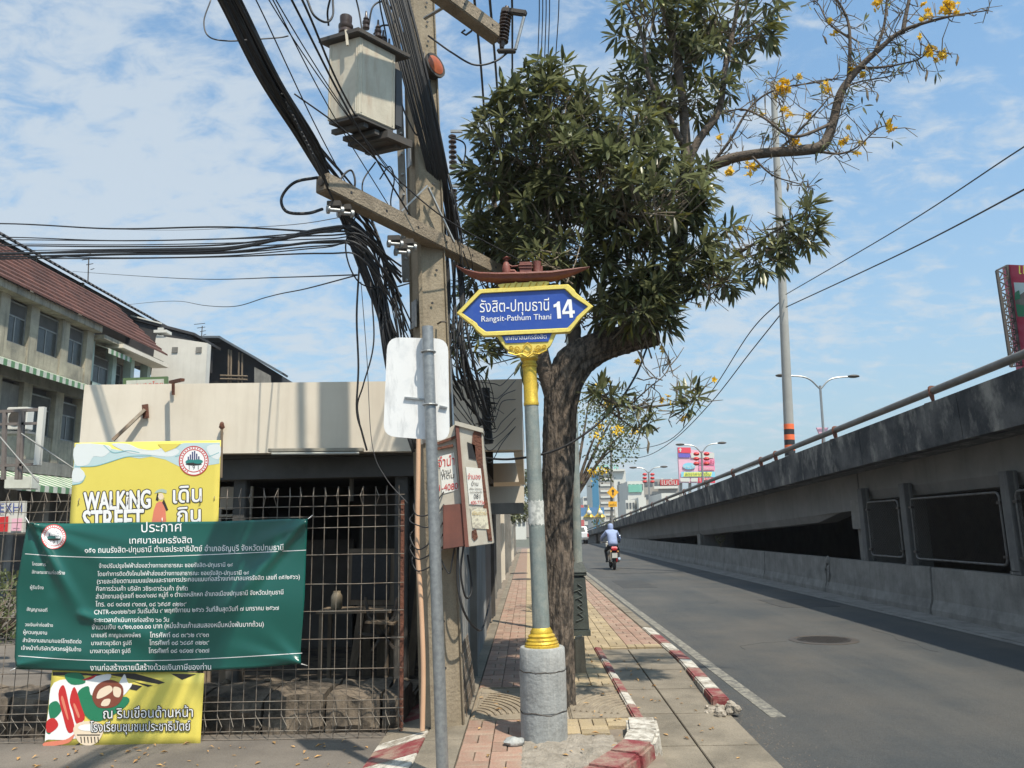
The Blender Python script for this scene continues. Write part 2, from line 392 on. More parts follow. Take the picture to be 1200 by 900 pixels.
# ------------------------------------------------------------ lettering: glyph outlines filled contour by contour
_G = {}
def glyphs(body, bold=0.0):
    key = (body, bold)
    if key in _G: return _G[key]
    c = bpy.data.curves.new('t', 'FONT'); c.body = body; c.fill_mode = 'NONE'; c.resolution_u = 3; c.offset = bold
    o = bpy.data.objects.new('t', c); COL.objects.link(o)
    bpy.context.view_layer.update()
    me = bpy.data.meshes.new_from_object(o.evaluated_get(bpy.context.evaluated_depsgraph_get()))
    adj = {}
    for e in me.edges:
        a, b = e.vertices; adj.setdefault(a, []).append(b); adj.setdefault(b, []).append(a)
    seen = set(); loops = []
    for st in range(len(me.vertices)):
        if st in seen or st not in adj: continue
        lp = [st]; seen.add(st); cur = st
        while True:
            nx = [q for q in adj[cur] if q not in seen]
            if not nx: break
            cur = nx[0]; seen.add(cur); lp.append(cur)
        if len(lp) > 2: loops.append([(me.vertices[i].co.x, me.vertices[i].co.y) for i in lp])
    bpy.data.objects.remove(o); bpy.data.curves.remove(c); bpy.data.meshes.remove(me)
    def area(l): return .5 * sum(l[i][0] * l[(i + 1) % len(l)][1] - l[(i + 1) % len(l)][0] * l[i][1] for i in range(len(l)))
    def inside(p, l):
        r_ = False; n = len(l)
        for i in range(n):
            a, b = l[i], l[(i + 1) % n]
            if (a[1] > p[1]) != (b[1] > p[1]) and p[0] < (b[0] - a[0]) * (p[1] - a[1]) / (b[1] - a[1] + 1e-12) + a[0]: r_ = not r_
        return r_
    ar = [area(l) for l in loops]
    order = sorted(range(len(loops)), key=lambda i: -abs(ar[i]))
    outs = []; isout = {}
    for i in order:                       # a hole is a loop that lies in an outline wound the other way
        best = None
        for k, (j, hs) in enumerate(outs):
            if ar[i] * ar[j] < 0 and inside(loops[i][0], loops[j]) and (best is None or abs(ar[j]) < abs(ar[outs[best][0]])): best = k
        if best is None: outs.append((i, []))
        else: outs[best][1].append(i)
    res = []
    for j, hs in outs:
        ls = [[V((x, y, 0)) for x, y in loops[j]]] + [[V((x, y, 0)) for x, y in loops[h]] for h in hs]
        flat = [(p.x, p.y) for l in ls for p in l]
        res.append((flat, [tuple(t) for t in tessellate_polygon(ls)]))
    xs = [p[0] for fl, _ in res for p in fl]; ys = [p[1] for fl, _ in res for p in fl]
    _G[key] = (res, (min(xs), max(xs), min(ys), max(ys)) if xs else (0, 1, 0, 1))
    return _G[key]

def text(mb, surf, body, x0, x1, y0, y1=None, sy=1.0, bold=0.0, off=.002, dx=0, dy=0):
    """letters laid between picture columns x0..x1, baseline y0..y1, on the surface surf"""
    y1 = y0 if y1 is None else y1
    res, bb = glyphs(body, bold)
    _, b0 = glyphs(body, 0.0)
    s_ = (x1 - x0) / max(b0[1] - b0[0], 1e-6)
    for k, (fl, tr) in enumerate(res):
        vs = []
        for x, y in fl:
            u = (x - b0[0]) * s_; q = u / max(x1 - x0, 1e-6)
            vs.append(surf(x0 + u + dx, y0 + (y1 - y0) * q - y * s_ * sy + dy, off + (k % 5) * .00035))
        mb.add(vs, tr)
    return mb
def shape(mb, surf, pts, off=.002):
    vs = [surf(x, y, off) for x, y in pts]
    fl = [V((x, y, 0)) for x, y in pts]
    return mb.add(vs, [tuple(t) for t in tessellate_polygon([fl])])
def text_outlined(mb, surf, body, x0, x1, y0, y1, w, **k):
    o_ = k.pop('off', .002)
    for q in range(8):
        a = q * math.pi / 4
        text(mb, surf, body, x0, x1, y0, y1, dx=w * math.cos(a), dy=w * math.sin(a), off=o_ + q * .00012, **k)
    return mb
def blob(pts, k=4):
    n = len(pts); P = [V((x, y, 0)) for x, y in pts]; out = []
    for i in range(n):
        a, b, c, d = P[i - 1], P[i], P[(i + 1) % n], P[(i + 2) % n]
        for j in range(k):
            t = j / k; q = .5 * ((2 * b) + (c - a) * t + (2 * a - 5 * b + 4 * c - d) * t * t + (3 * b - a - 3 * c + d) * t ** 3)
            out.append((q.x, q.y))
    return out
def disc_pts(cx, cy, rx, ry=None, n=24, a0=0):
    ry = ry or rx
    return [(cx + rx * math.cos(a0 + 2 * math.pi * i / n), cy + ry * math.sin(a0 + 2 * math.pi * i / n)) for i in range(n)]
def strip(mb, surf, pts, wd, off=.002):
    for (xa, ya), (xb, yb) in zip(pts, pts[1:]):
        l = math.hypot(xb - xa, yb - ya) or 1; nx, ny = -(yb - ya) / l * wd / 2, (xb - xa) / l * wd / 2
        shape(mb, surf, [(xa + nx, ya + ny), (xb + nx, yb + ny), (xb - nx, yb - ny), (xa - nx, ya - ny)], off)
    return mb
def planeY(Y): return lambda px, py, off=0: AY(px, py, Y - off)
def planeN(P, n):
    P = V(P); n = V(n).normalized()
    def f(px, py, off=0):
        d = ray(px, py); t = (P + n * off - V((0, 0, H))).dot(n) / d.dot(n)
        return V((0, 0, H)) + d * t
    return f

# ============================================================ GROUND, ROAD, SIDEWALK
struct('ground', MB().box(-900, 900, -60, 2500, -.5, -.012), farground)
struct('soi_road', MB().box(-60, 2.0, -12, 70, -.3, 0), soil)
struct('road', MB().box(1.62, 6.95, -12, 420, -.2, .004), asphalt)
line = MB()
for k in range(60):
    y0 = 6.9 + k * 1.6
    line.hexa([(2.0, y0, .004), (2.13, y0, .004), (2.13, y0 + 1.6, .004), (2.0, y0 + 1.6, .004), (2.0, y0, .008), (2.13, y0, .008), (2.13, y0 + 1.6, .008), (2.0, y0 + 1.6, .008)])
struct('edge_line', line, linem)
tarp = M('tar seal', (.022, .022, .024), (.04, .04, .04), rough=.7, scale=10)
ck_ = MB()
for k in range(9):
    x, y = R.uniform(2.4, 6.2), R.uniform(9, 34); pts = [(x, y, .0045)]
    a = R.choice((0, 1.57)) + R.gauss(0, .25)
    for q in range(R.randint(6, 16)):
        a += R.gauss(0, .28); x += .14 * math.cos(a); y += .14 * math.sin(a)
        if 2.2 < x < 6.3: pts.append((x, y, .0045))
    if len(pts) > 2: ck_.tube(pts, .003, 4, cap=False)
struct('road_cracks', ck_, tarp)
pt_ = MB()
for (x0, x1, y0, y1) in ((4.9, 6.0, 15.5, 17.2), (2.5, 3.4, 21, 24), (3.0, 6.6, 27.5, 27.9)): pt_.box(x0, x1, y0, y1, 0, .0075)
struct('road_patches', pt_, M('asphalt patch', (.045, .047, .05), (.075, .072, .066), rough=.9, scale=2, fine=.5))
gr_ = MB()
for k in range(520):
    x = 1.68 + abs(R.gauss(0, .16)); y = R.uniform(4.6, 7.4) if k % 3 else R.uniform(6, 16)
    if k % 3 == 0: x = 1.84 + abs(R.gauss(0, .06))
    h = .004; r_ = R.uniform(.003, .009); a = R.random() * 6; gr_.add([(x + r_ * math.cos(a + t), y + r_ * math.sin(a + t), h) for t in (0, 2.1, 4.2)] + [(x, y, h + r_ * .8)], [(0, 1, 3), (1, 2, 3), (2, 0, 3)])
gr_.build('roadside_grit', soil, None, kind='stuff')
struct('gutter', MB().box(6.42, 6.92, -12, 90, -.1, .012).box(6.28, 6.40, -12, 90, -.1, .0085), gutter)

SW = bpy.data.objects.new('sidewalk', None); COL.objects.link(SW); SW['kind'] = 'structure'
base = MB().box(-.78, .86, 4.9, 60, -.1, .088).box(.86, 1.67, 10.0, 60, -.1, .088)
base.build('bedding', mortar, SW)
far = MB().box(-.5, -.07, 24, 60, .088, .119)
far.build('far_red_band', redpav, SW)
far = MB().box(-.07, 1.22, 24, 60, .088, .118)
far.build('far_yellow_band', yelpav, SW)
MB().box(1.22, 1.66, 24, 60, .088, .119).build('far_red_band', redpav, SW)
e = MB()
y = 4.9
while y < 60:
    l = R.uniform(.9, 1.3); e.box(-.78 if y < 6.6 else -.62, -.508, y, min(y + l - .012, 60), .088, .118 + R.uniform(-.003, .003)); y += l
e.build('edge_strip', slabm, SW)
# interlocking pavers in cells of 0.215 m, each cell two pavers
CELL = .215
pv = []
ny = int((24 - 4.95) / CELL)
for j in range(ny):
    for i in range(10):
        x0 = -.5 + i * CELL; y0 = 4.95 + j * CELL
        if i >= 6 and y0 < 10.0: continue
        if i == 5 and y0 < 10 and False: continue
        if 6.42 < y0 + .1 < 7.78 : continue               # the two tree slabs
        xm, ym = x0 + CELL / 2, y0 + CELL / 2
        if y0 < 5.95 and -.09 < xm < .52: continue          # broken ground round the pedestal
        if y0 < 6.15 and xm > .62: continue
        mat = redpav if (i < 2 or i >= 8) else yelpav
        if i >= 6 and y0 < 10.25: mat = yelpav
        if (i + j) % 2:
            for q in (-1, 1): pv.append((xm, ym + q * CELL / 4, 0, mat))
        else:
            for q in (-1, 1): pv.append((xm + q * CELL / 4, ym, 1, mat))
pv.sort(key=lambda p: p[1] * p[1] + p[0] * p[0])
def paver_mesh(mat):
    mb = MB(); a, b, h, c = .1045, .0505, .031, .004
    mb.add([(-a, -b, 0), (a, -b, 0), (a, b, 0), (-a, b, 0), (-a, -b, h - c), (a, -b, h - c), (a, b, h - c), (-a, b, h - c),
            (-a + c, -b + c, h), (a - c, -b + c, h), (a - c, b - c, h), (-a + c, b - c, h)],
           [(0, 1, 5, 4), (1, 2, 6, 5), (2, 3, 7, 6), (3, 0, 4, 7), (4, 5, 9, 8), (5, 6, 10, 9), (6, 7, 11, 10), (7, 4, 8, 11), (8, 9, 10, 11)])
    me = bpy.data.meshes.new('paver'); me.from_pydata(mb.v, [], mb.f); me.materials.append(mat); return me, mb
pm = {redpav: paver_mesh(redpav), yelpav: paver_mesh(yelpav)}
rest = {redpav: MB(), yelpav: MB()}
for k, (x, y, ro, mat) in enumerate(pv):
    z = .088 + R.uniform(-.0025, .0025) - (.006 if R.random() < .05 else 0)
    a = (math.pi / 2 if ro else 0) + R.uniform(-.015, .015)
    if k < 296:
        o = bpy.data.objects.new('paver', pm[mat][0]); COL.objects.link(o); o.parent = SW
        o.location = (x, y, z); o.rotation_euler = (R.uniform(-.012, .012), R.uniform(-.012, .012), a)
    else:
        c, s_ = math.cos(a), math.sin(a)
        rest[mat].add([(x + p[0] * c - p[1] * s_, y + p[0] * s_ + p[1] * c, z + p[2]) for p in pm[mat][1].v], pm[mat][1].f)
for mat in rest: rest[mat].build('paver_field', mat, SW, kind='stuff', fixn=False)

# the concrete slabs that cover the tree pit, with raised fan strokes
for (xa, xb) in ((-.498, .0), (.30, .85)):
    s_ = MB().box(xa, xb, 6.44, 7.76, .07, .112)
    so_ = s_.build('pit_cover', relief, SW, bevel=.008)
    rl = MB()
    for k in range(9):
        t = k / 8
        cx0 = xa if xa < 0 else xb; sg = 1 if xa < 0 else -1
        pts = []
        for q in range(7):
            u = q / 6; rr = .16 + t * .40
            an = rad(12 + u * 66)
            pts.append((cx0 + sg * rr * math.cos(an) * 1.0, 6.56 + rr * math.sin(an) * 1.7 + .0, .114))
        pts = [p for p in pts if xa + .02 < p[0] < xb - .02 and 6.48 < p[1] < 7.72]
        if len(pts) > 1: rl.tube(pts, .011, 5)
    rl.box(xa + .02, xa + .035, 6.47, 7.73, .110, .121).box(xb - .035, xb - .02, 6.47, 7.73, .110, .121)
    rl.box(xa + .035, xb - .035, 6.47, 6.485, .110, .121).box(xa + .035, xb - .035, 7.715, 7.73, .110, .121)
    rl.build('raised_strokes', relief, so_)
MB().box(.0, .30, 6.44, 7.76, .06, .098).build('pit_soil', rubblem, SW)

# broken mortar round the pedestal
gm = MB(); nx_, ny_ = 34, 40
for j in range(ny_ + 1):
    for i in range(nx_ + 1):
        x = -.13 + .72 * i / nx_; y = 4.92 + 1.12 * j / ny_
        ed = min(1, min(i, nx_ - i, j, ny_ - j) / 4)
        gm.v.append((x + noise.noise(V((x * 9, y * 9, 0))) * .03, y + noise.noise(V((x * 9, y * 9, 4))) * .03, .10 + ed * .024 + .026 * noise.noise(V((x * 11, y * 11, 2))) * ed + .012 * noise.noise(V((x * 40, y * 40, 2)))))
for j in range(ny_):
    for i in range(nx_):
        a = j * (nx_ + 1) + i; gm.f.append((a, a + 1, a + nx_ + 2, a + nx_ + 1))
gm.build('broken_mortar', rubblem, SW, smooth='all', kind='stuff')

# concrete ramp between the kerbs
rp = MB(); ys = [4.4, 5.2, 6.0, 6.9, 7.8, 8.7, 9.6, 10.0]
def rz(y): return .012 + .098 * max(0, min(1, (y - 5.4) / 4.3))
RAMP = bpy.data.objects.new('driveway_ramp', None); COL.objects.link(RAMP); RAMP['kind'] = 'structure'
for a, b in zip(ys, ys[1:]):
    for (xa, xb) in ((.86, 1.20), (1.20, 1.66)):
        g = .006
        MB().hexa([(xa + g, a + g, -.05), (xb - g, a + g, -.05), (xb - g, b - g, -.05), (xa + g, b - g, -.05), (xa + g, a + g, rz(a)), (xb - g, a + g, rz(a)), (xb - g, b - g, rz(b)), (xa + g, b - g, rz(b))]).build('slab', slabm, RAMP, bevel=.004)

# painted kerbs
def kerb(name, label_parts, x0, x1, cuts, top, start_white, zb=-.05, slope=False):
    k_ = bpy.data.objects.new(name, None); COL.objects.link(k_); k_['kind'] = 'structure'
    wh = start_white
    for a, b in zip(cuts, cuts[1:]):
        mb = MB(); n = 6
        for q in range(n):
            ya, yb = a + (b - a) * q / n, a + (b - a) * (q + 1) / n
            mb.box(x0 + R.uniform(-.004, .004), x1 + R.uniform(-.007, .007), ya, yb, zb, top(ya) + R.uniform(-.004, .004)) if False else None
        sh = (lambda y: -.10 * max(0, min(1, (9.2 - y) / 2.2))) if name == 'road_kerb' else (lambda y: 0)
        a_, b_, tp = a + .003, b - .003, top((a + b) / 2)
        mb.hexa([(x0 + sh(a), a_, zb), (x1 + sh(a), a_, zb), (x1 + sh(b), b_, zb), (x0 + sh(b), b_, zb), (x0 + sh(a) + .01, a_, tp), (x1 + sh(a) - .01, a_, tp - .01), (x1 + sh(b) - .01, b_, tp - .01), (x0 + sh(b) + .01, b_, tp)])
        mb.build('kerb_stone', kwhite if wh else kred, k_, bevel=.012)
        wh = not wh
    return k_
oy = [7.12, 7.85, 8.5, 9.15, 9.8, 10.4, 11.2, 12.0]
kerb('road_kerb', '', 1.66, 1.83, [7.15, 7.55, 8.1, 8.6, 9.15, 9.8, 10.4, 11.2, 12.0], lambda y: .125, False)
kp = bpy.data.objects.new('plain_kerb', None); COL.objects.link(kp); kp['kind'] = 'structure'
yy = 12.0
while yy < 60: MB().box(1.66, 1.82, yy + .004, yy + .996, -.05, .123 + R.uniform(-.003, .003)).build('kerb_stone', slabm, kp, bevel=.01); yy += 1.0
kerb('ramp_kerb', '', .78, .885, [6.2, 6.85, 7.35, 8.0, 8.3, 8.95, 9.15, 10.0], lambda y: .145, False)
# kerb end towards the side street: painted, tilted to the ground on its left
lk = bpy.data.objects.new('side_street_kerb', None); COL.objects.link(lk); lk['kind'] = 'structure'
cu = [4.4, 5.0, 5.62, 6.02, 6.22, 6.75, 7.4]; wh = True
for a, b in zip(cu, cu[1:]):
    xa = -1.13 - .0 * a; mb = MB()
    a_, b_ = a + .002, b - .002
    mb.hexa([(-1.2, a_, -.05), (-.79, a_, -.05), (-.79, b_, -.05), (-1.2, b_, -.05), (-1.17, a_, .015), (-.79, a_, .112), (-.79, b_, .112), (-1.17, b_, .015)])
    mb.build('kerb_stone', [kwhite, kwhite, kred, kwhite, slabm, kred, kred][cu.index(a)], lk, bevel=.006)
# the broken corner block, red towards us and white on its far side
ck = bpy.data.objects.new('corner_kerb', None); COL.objects.link(ck); ck['kind'] = 'structure'
arc = [(.26, 4.62), (.42, 4.96), (.59, 5.26), (.72, 5.54), (.80, 5.84), (.835, 6.2)]
def arcseg(pts, z0, z1):
    mb = MB()
    for (p, q) in zip(pts, pts[1:]):
        d = V((q[0] - p[0], q[1] - p[1])).normalized(); n = V((-d.y, d.x)) * .0 + V((d.y, -d.x)) * .125
        l = V((-d.y, d.x)) * .125
        mb.hexa([(p[0] + l.x, p[1] + l.y, -.05), (p[0] + n.x, p[1] + n.y, -.05), (q[0] + n.x, q[1] + n.y, -.05), (q[0] + l.x, q[1] + l.y, -.05),
                 (p[0] + l.x, p[1] + l.y, z0), (p[0] + n.x * .8, p[1] + n.y * .8, z0), (q[0] + n.x * .8, q[1] + n.y * .8, z1), (q[0] + l.x, q[1] + l.y, z1)])
    return mb
o = arcseg(arc[:4], .19, .19).build('kerb_stone', kred, ck, bevel=.02)
o = arcseg(arc[3:], .185, .185).build('kerb_stone', kwhite, ck, bevel=.02)
# crumbled end of the road kerb
rb = MB()
for k in range(26):
    c = (1.62 + R.gauss(0, .07), 7.0 + R.gauss(0, .09), .02 + R.random() * .05); r_ = R.uniform(.015, .05)
    l = lump(c, r_, r_, r_ * .8, k, .5, 6, 4); rb.add(l.v, l.f)
rb.build('kerb_rubble', rubblem, None, kind='stuff')
# stones, litter and dry leaves lying about
lv = MB()
for k in range(170):
    q = R.random()
    if q < .45: x, y, z = R.uniform(-.5, .8), R.uniform(5.0, 9.5), .125
    elif q < .7: x, y, z = R.uniform(.9, 1.6), R.uniform(5.6, 9.5), .0; z = rz(y) + .004
    else: x, y, z = R.uniform(-4.2, -1.2), R.uniform(5.7, 6.4), .005
    if x > 1.6 or (abs(x - .09) < .25 and abs(y - 6.0) < .25): continue
    a = R.uniform(0, 6.3); l = R.uniform(.012, .035); h_ = R.uniform(.002, .018)
    c, s_ = math.cos(a), math.sin(a)
    lv.add([(x - l * c, y - l * s_, z), (x - l * .4 * s_, y + l * .4 * c, z + h_), (x + l * c, y + l * s_, z + h_ * .5), (x + l * .4 * s_, y - l * .4 * c, z + h_)], [(0, 1, 2, 3)])
lv.build('leaf_litter', leaflit, None, kind='stuff', fixn=False)
st = lump((-.13, 5.74, .135), .075, .06, .035, 3, .35, 10, 7)
tag(st.build('stone', basec, None, smooth=True), 'grey broken stone lying at the foot of the round pedestal', 'stone')
# drain cover in the road and two covers down the sidewalk
mh = thing('manhole_cover', 'round worn manhole cover set in the asphalt of the road', 'manhole cover', (4.06, 11.2, .004))
MB().lathe([(.46, 0), (.46, .004), (.44, .010), (.37, .010), (.365, .004)], (4.06, 11.2, .004), 40).build('rim', darksteel, mh)
mm = MB().lathe([(.35, 0), (.35, .007), (.34, .009)], (4.06, 11.2, .004), 36)
for i in range(-6, 7):
    for j in range(-6, 7):
        x, y = i * .05, j * .05
        if math.hypot(x, y) < .31: mm.box(4.06 + x - .015, 4.06 + x + .015, 11.2 + y - .008, 11.2 + y + .008, .012, .017)
mm.build('lid', M('worn iron lid', (.035, .030, .027), (.02, .018, .017), rough=.8, metal=.2, scale=20), mh)
for k, (px, py, s_) in enumerate(((608, 672, .0), (612, 679, .0))):
    p = G(px, py, .12)
    mb = MB().lathe([(.30, 0), (.30, .012), (.26, .02), (.25, .012), (.22, .016)], (p.x, p.y, .119), 24)
    tag(mb.build('drain_cover', darksteel, None), ['farther of two dark round covers on the sidewalk', 'nearer of two dark round covers on the sidewalk'][k], 'drain cover', 'round covers in the sidewalk')

# ============================================================ OVERPASS
def interp(T):
    def f(y):
        for (a, va), (b, vb) in zip(T, T[1:]):
            if y <= b: return va + (vb - va) * (y - a) / (b - a)
        return T[-1][1]
    return f
railz = interp([(-12, 4.38), (10, 3.72), (30, 3.09), (60, 2.14), (92, 1.25), (140, 1.0)])
botz = interp([(-12, 3.36), (10, 2.82), (30, 2.27), (60, 1.50), (92, .55), (140, .0)])
girz = interp([(-12, 2.25), (17, 2.06), (17.4, 1.68), (33, 1.20), (47, .84), (64, .30), (92, 0), (140, 0)])
OP = thing('overpass', 'long sooty concrete overpass ramp rising on the right of the road', 'overpass', (7.2, 10, 0))
def ribbon(mb, sec, ys):
    """sweep a section (list of (x, zfun)) along Y"""
    n = len(sec); b0 = len(mb.v)
    for y in ys:
        for x, zf in sec: mb.v.append((x, y, zf(y)))
    for i in range(len(ys) - 1):
        for j in range(n):
            a = b0 + i * n + j; b = b0 + i * n + (j + 1) % n; mb.f.append((a, b, b + n, a + n))
    mb.f.append(tuple(b0 + j for j in range(n))); k = b0 + (len(ys) - 1) * n; mb.f.append(tuple(k + j for j in range(n))[::-1])
    return mb
# parapet panels
joints = [-12, -4, 4, 11.5, 15.0, 19.8, 24.4, 29.0, 34, 39, 44, 50, 56, 62, 70, 80, 92]
for a, b in zip(joints, joints[1:]):
    ysg = [a + .008 + (b - a - .016) * t / 3 for t in range(4)]
    ribbon(MB(), [(6.50, lambda y: botz(y)), (6.47, lambda y: railz(y) - .19), (6.66, lambda y: railz(y) - .19), (6.72, lambda y: botz(y) + .25), (6.72, lambda y: botz(y))], ysg).build('parapet_panel', sootconc, OP)
ribbon(MB(), [(6.72, lambda y: botz(y) + .02), (6.72, lambda y: botz(y) + .24), (13.0, lambda y: botz(y) + .24), (13.0, lambda y: botz(y) + .02)], joints).build('deck', darkconc, OP)
gj = [-12, 1, 17.0, 33.2, 47.6, 62, 92]
for a, b in zip(gj, gj[1:]):
    ysg = [a + .03 + (b - a - .06) * t / 6 for t in range(7)]
    ribbon(MB(), [(7.22, lambda y: botz(y) + .02), (7.22, lambda y: max(girz(y + .4 if y < 1.2 + a else y), .02) + .18), (7.30, lambda y: max(girz(y), .02)), (7.75, lambda y: max(girz(y), .02)), (7.75, lambda y: botz(y) + .02)], ysg).build('girder', girderm, OP)
# far side of the ramp: parapet, and an unseen wall added to keep the space below dark
ribbon(MB(), [(12.4, lambda y: 0.0), (12.4, lambda y: botz(y) + .02), (12.7, lambda y: botz(y) + .02), (12.7, lambda y: 0)], [-12, 20, 50, 92]).build('light_block_wall', darkin, OP)
ribbon(MB(), [(12.9, lambda y: botz(y)), (12.9, lambda y: railz(y) - .19), (13.1, lambda y: railz(y) - .19), (13.1, lambda y: botz(y))], [-12, 10, 30, 60, 92]).build('far_parapet', sootconc, OP)
for y in (17.2, 33.2, 47.6):
    MB().box(7.32, 8.6, y - .32, y + .32, 0, botz(y) + .02).build('pier', girderm, OP, bevel=.03)
    MB().box(7.20, 7.31, y - .28, y + .28, max(girz(y) - .42, .3), girz(y - .6) + .02).build('bearing_block', barrm, OP, bevel=.01)
# handrail tube and its bent brackets
MB().tube([(6.56, y, railz(y)) for y in range(-12, 93, 2)], .062, 12).build('handrail', railm, OP, smooth=True)
yb = 6.6
brk = [10.9 - 2.6 * 1.9 / 2, 12.3, 16.3, 20.3, 21.6, 24.6, 28.4, 32.4, 36.5, 40.8, 45, 49.5, 54, 60]
for y in brk:
    z = railz(y)
    mb = MB().tube(smooth_path([(6.52, y - .09, z - .21), (6.50, y - .05, z - .08), (6.52, y, z + .055), (6.60, y + .01, z + .06)], 4), .028, 6)
    mb.tube(smooth_path([(6.62, y + .12, z - .21), (6.60, y + .09, z - .08), (6.58, y + .05, z + .055)], 4), .028, 6)
    mb.box(6.48, 6.66, y - .13, y + .15, z - .20, z - .178)
    mb.build('rail_bracket', rust, OP, smooth=True)

BR = thing('concrete_barrier', 'low stained concrete barrier along the far side of the road', 'barrier', (7.0, 10, 0))
bj = [-10 + 4.78 * k for k in range(19)]
for a, b in zip(bj, bj[1:]):
    mb = ribbon(MB(), [(6.92, lambda y: 0), (6.92, lambda y: .10), (6.975, lambda y: .26), (7.0, lambda y: .80), (7.17, lambda y: .80), (7.22, lambda y: 0)], [a + .02, b - .02])
    s_ = mb.build('barrier_segment', barrm, BR, bevel=.012)
MB().box(7.02, 7.2, 81, 180, 0, 1.05).build('far_barrier', darkconc, BR)
cr = MB()                                    # crumbled joints
for y in (9.1, 18.6):
    for k in range(16):
        r_ = R.uniform(.02, .06)
        l = lump((6.97 + R.uniform(-.02, .02), y + R.uniform(-.12, .12), R.uniform(.1, .75)), r_ * .6, r_, r_ * 1.6, k, .5, 6, 4); cr.add(l.v, l.f)
cr.build('crumbled_joint', barrm, BR, kind='stuff')

# chain link panels on the barrier
def link_panel(ya, yb, label, grp='chain link panels on the barrier'):
    z0, z1 = .93, 2.0
    t = thing('chain_link_panel', label, 'fence panel', (7.08, (ya + yb) / 2, .8), grp)
    x = 7.06; r_ = .09
    pts = []
    for (cy, cz, a0) in ((ya + r_, z0 + r_, 180), (yb - r_, z0 + r_, 270), (yb - r_, z1 - r_, 0), (ya + r_, z1 - r_, 90)):
        for k in range(5):
            a = rad(a0 + k * 22.5); pts.append((x, cy + r_ * math.cos(a), cz + r_ * math.sin(a)))
    pts.append(pts[0]); MB().tube(pts, .019, 8, cap=False).build('tube_frame', M('dull frame', (.17, .17, .17), (.1, .09, .08), rough=.6, metal=.3, scale=8), t, smooth=True)
    mb = MB(); st = .075
    for sgn in (1, -1):
        k = -int((z1 - z0) / st) - 2
        while ya + k * st < yb + (z1 - z0):
            y0 = ya + k * st
            a = (y0, z0) if sgn == 1 else (y0, z1); b = (y0 + (z1 - z0), z1) if sgn == 1 else (y0 + (z1 - z0), z0)
            t0 = max(0, (ya - a[0]) / (z1 - z0)); t1 = min(1, (yb - a[0]) / (z1 - z0))
            if t1 > t0:
                p = (x + .004 * sgn, a[0] + (b[0] - a[0]) * t0, a[1] + (b[1] - a[1]) * t0); q = (x + .004 * sgn, a[0] + (b[0] - a[0]) * t1, a[1] + (b[1] - a[1]) * t1)
                mb.tube([p, q], .0022, 3, cap=False)
            k += 1
    mb.build('mesh', darksteel, t, kind='stuff', fixn=False)
    for yq in (ya, yb):
        for z in (z0 + .12, z1 - .15):
            MB().box(x - .03, x + .03, yq - .05, yq + .05, z - .02, z + .02).build('clamp', darksteel, t)
    return t
link_panel(14.95, 16.3, 'small chain link panel nearest the open gap under the overpass')
link_panel(11.75, 14.45, 'wide chain link panel between two concrete posts on the barrier')
link_panel(8.6, 11.35, 'wide chain link panel cut by the right edge of the photo')
for k, y in enumerate((16.55, 14.7, 11.55, 8.3)):
    mb = MB().box(7.03, 7.19, y - .11, y + .11, .79, 2.3)
    mb.box(7.02, 7.20, y - .13, y + .13, .80, .86)
    tag(mb.build('post', darkconc, None, bevel=.01), ['concrete post left of the small chain link panel', 'concrete post between the small and the wide chain link panel', 'concrete post between the two wide chain link panels', 'concrete post at the right end of the last chain link panel'][k], 'post', 'concrete posts carrying the chain link panels')
# weeds on the barrier
def weed(x, y, z, n, h, label):
    t = thing('weed', label, 'plant', (x, y, z))
    mb = MB(); lf = MB()
    for k in range(n):
        a = R.uniform(0, 6.28); l = h * R.uniform(.5, 1)
        tip = (x + math.cos(a) * l * .4, y + math.sin(a) * l * .6, z + l)
        mb.tube([(x, y, z), tip], [.006, .002], 4)
        for q in range(9):
            f = R.uniform(.3, 1); c = V((x, y, z)).lerp(V(tip), f); b = R.uniform(0, 6.28)
            e1 = V((math.cos(b), math.sin(b), R.uniform(-.3, .5))) * h * .16; e2 = V((-math.sin(b), math.cos(b), .2)) * h * .06
            lf.add([c, c + e1 * .5 + e2, c + e1, c + e1 * .5 - e2], [(0, 1, 2, 3)])
    mb.build('stems', twigm, t); lf.build('foliage', leafo, t, kind='stuff', fixn=False)
weed(6.98, 28.6, .8, 14, .5, 'small green weed growing on the barrier top by a joint')
weed(6.9, 62, .5, 60, 1.5, 'leafy creeper hanging over the far end of the barrier')

# ============================================================ STREET NAME SIGN
SP = thing('street_name_sign', 'blue and gold street name sign with a red boat on top, on a grey pole', 'street sign', (.085, 5.93, .1))
b0 = V((.085, 5.93, .0))
MB().lathe([(.168, .06), (.170, .30), (.164, .302), (.164, .308), (.169, .31), (.171, .58), (.165, .582), (.165, .588), (.169, .59), (.166, .735), (.158, .745)], b0, 36).build('pedestal', basec, SP, smooth=True)
mb = MB().tube([(b0.x + .168 * math.cos(a / 30 * 6.2832), b0.y + .168 * math.sin(a / 30 * 6.2832), .305 + .008 * math.sin(a)) for a in range(31)], .0045, 5, cap=False)
mb.build('wire_tie', darksteel, SP)
MB().tube([(b0.x + .168 * math.cos(a / 30 * 6.2832), b0.y + .168 * math.sin(a / 30 * 6.2832), .585 + .006 * math.sin(a * 2)) for a in range(31)], .0045, 5, cap=False).build('wire_tie', darksteel, SP)
top = AY(620, 415, 5.93); pb = V((b0.x, 5.93, .74)); ax = (top - pb)
MB().lathe([(.128, 0), (.128, .018), (.118, .024), (.122, .034), (.112, .046), (.112, .058), (.098, .07), (.100, .085), (.082, .10), (.083, .112), (.066, .14)], pb, 32, ax).build('gold_foot_ring', gold, SP, smooth=True)
goldz = (AY(622, 474, 5.93) - pb).length
MB().tube([pb + ax.normalized() * .1, pb + ax.normalized() * goldz], [.064, .054], 28).build('pole', signgrey, SP, smooth=True)
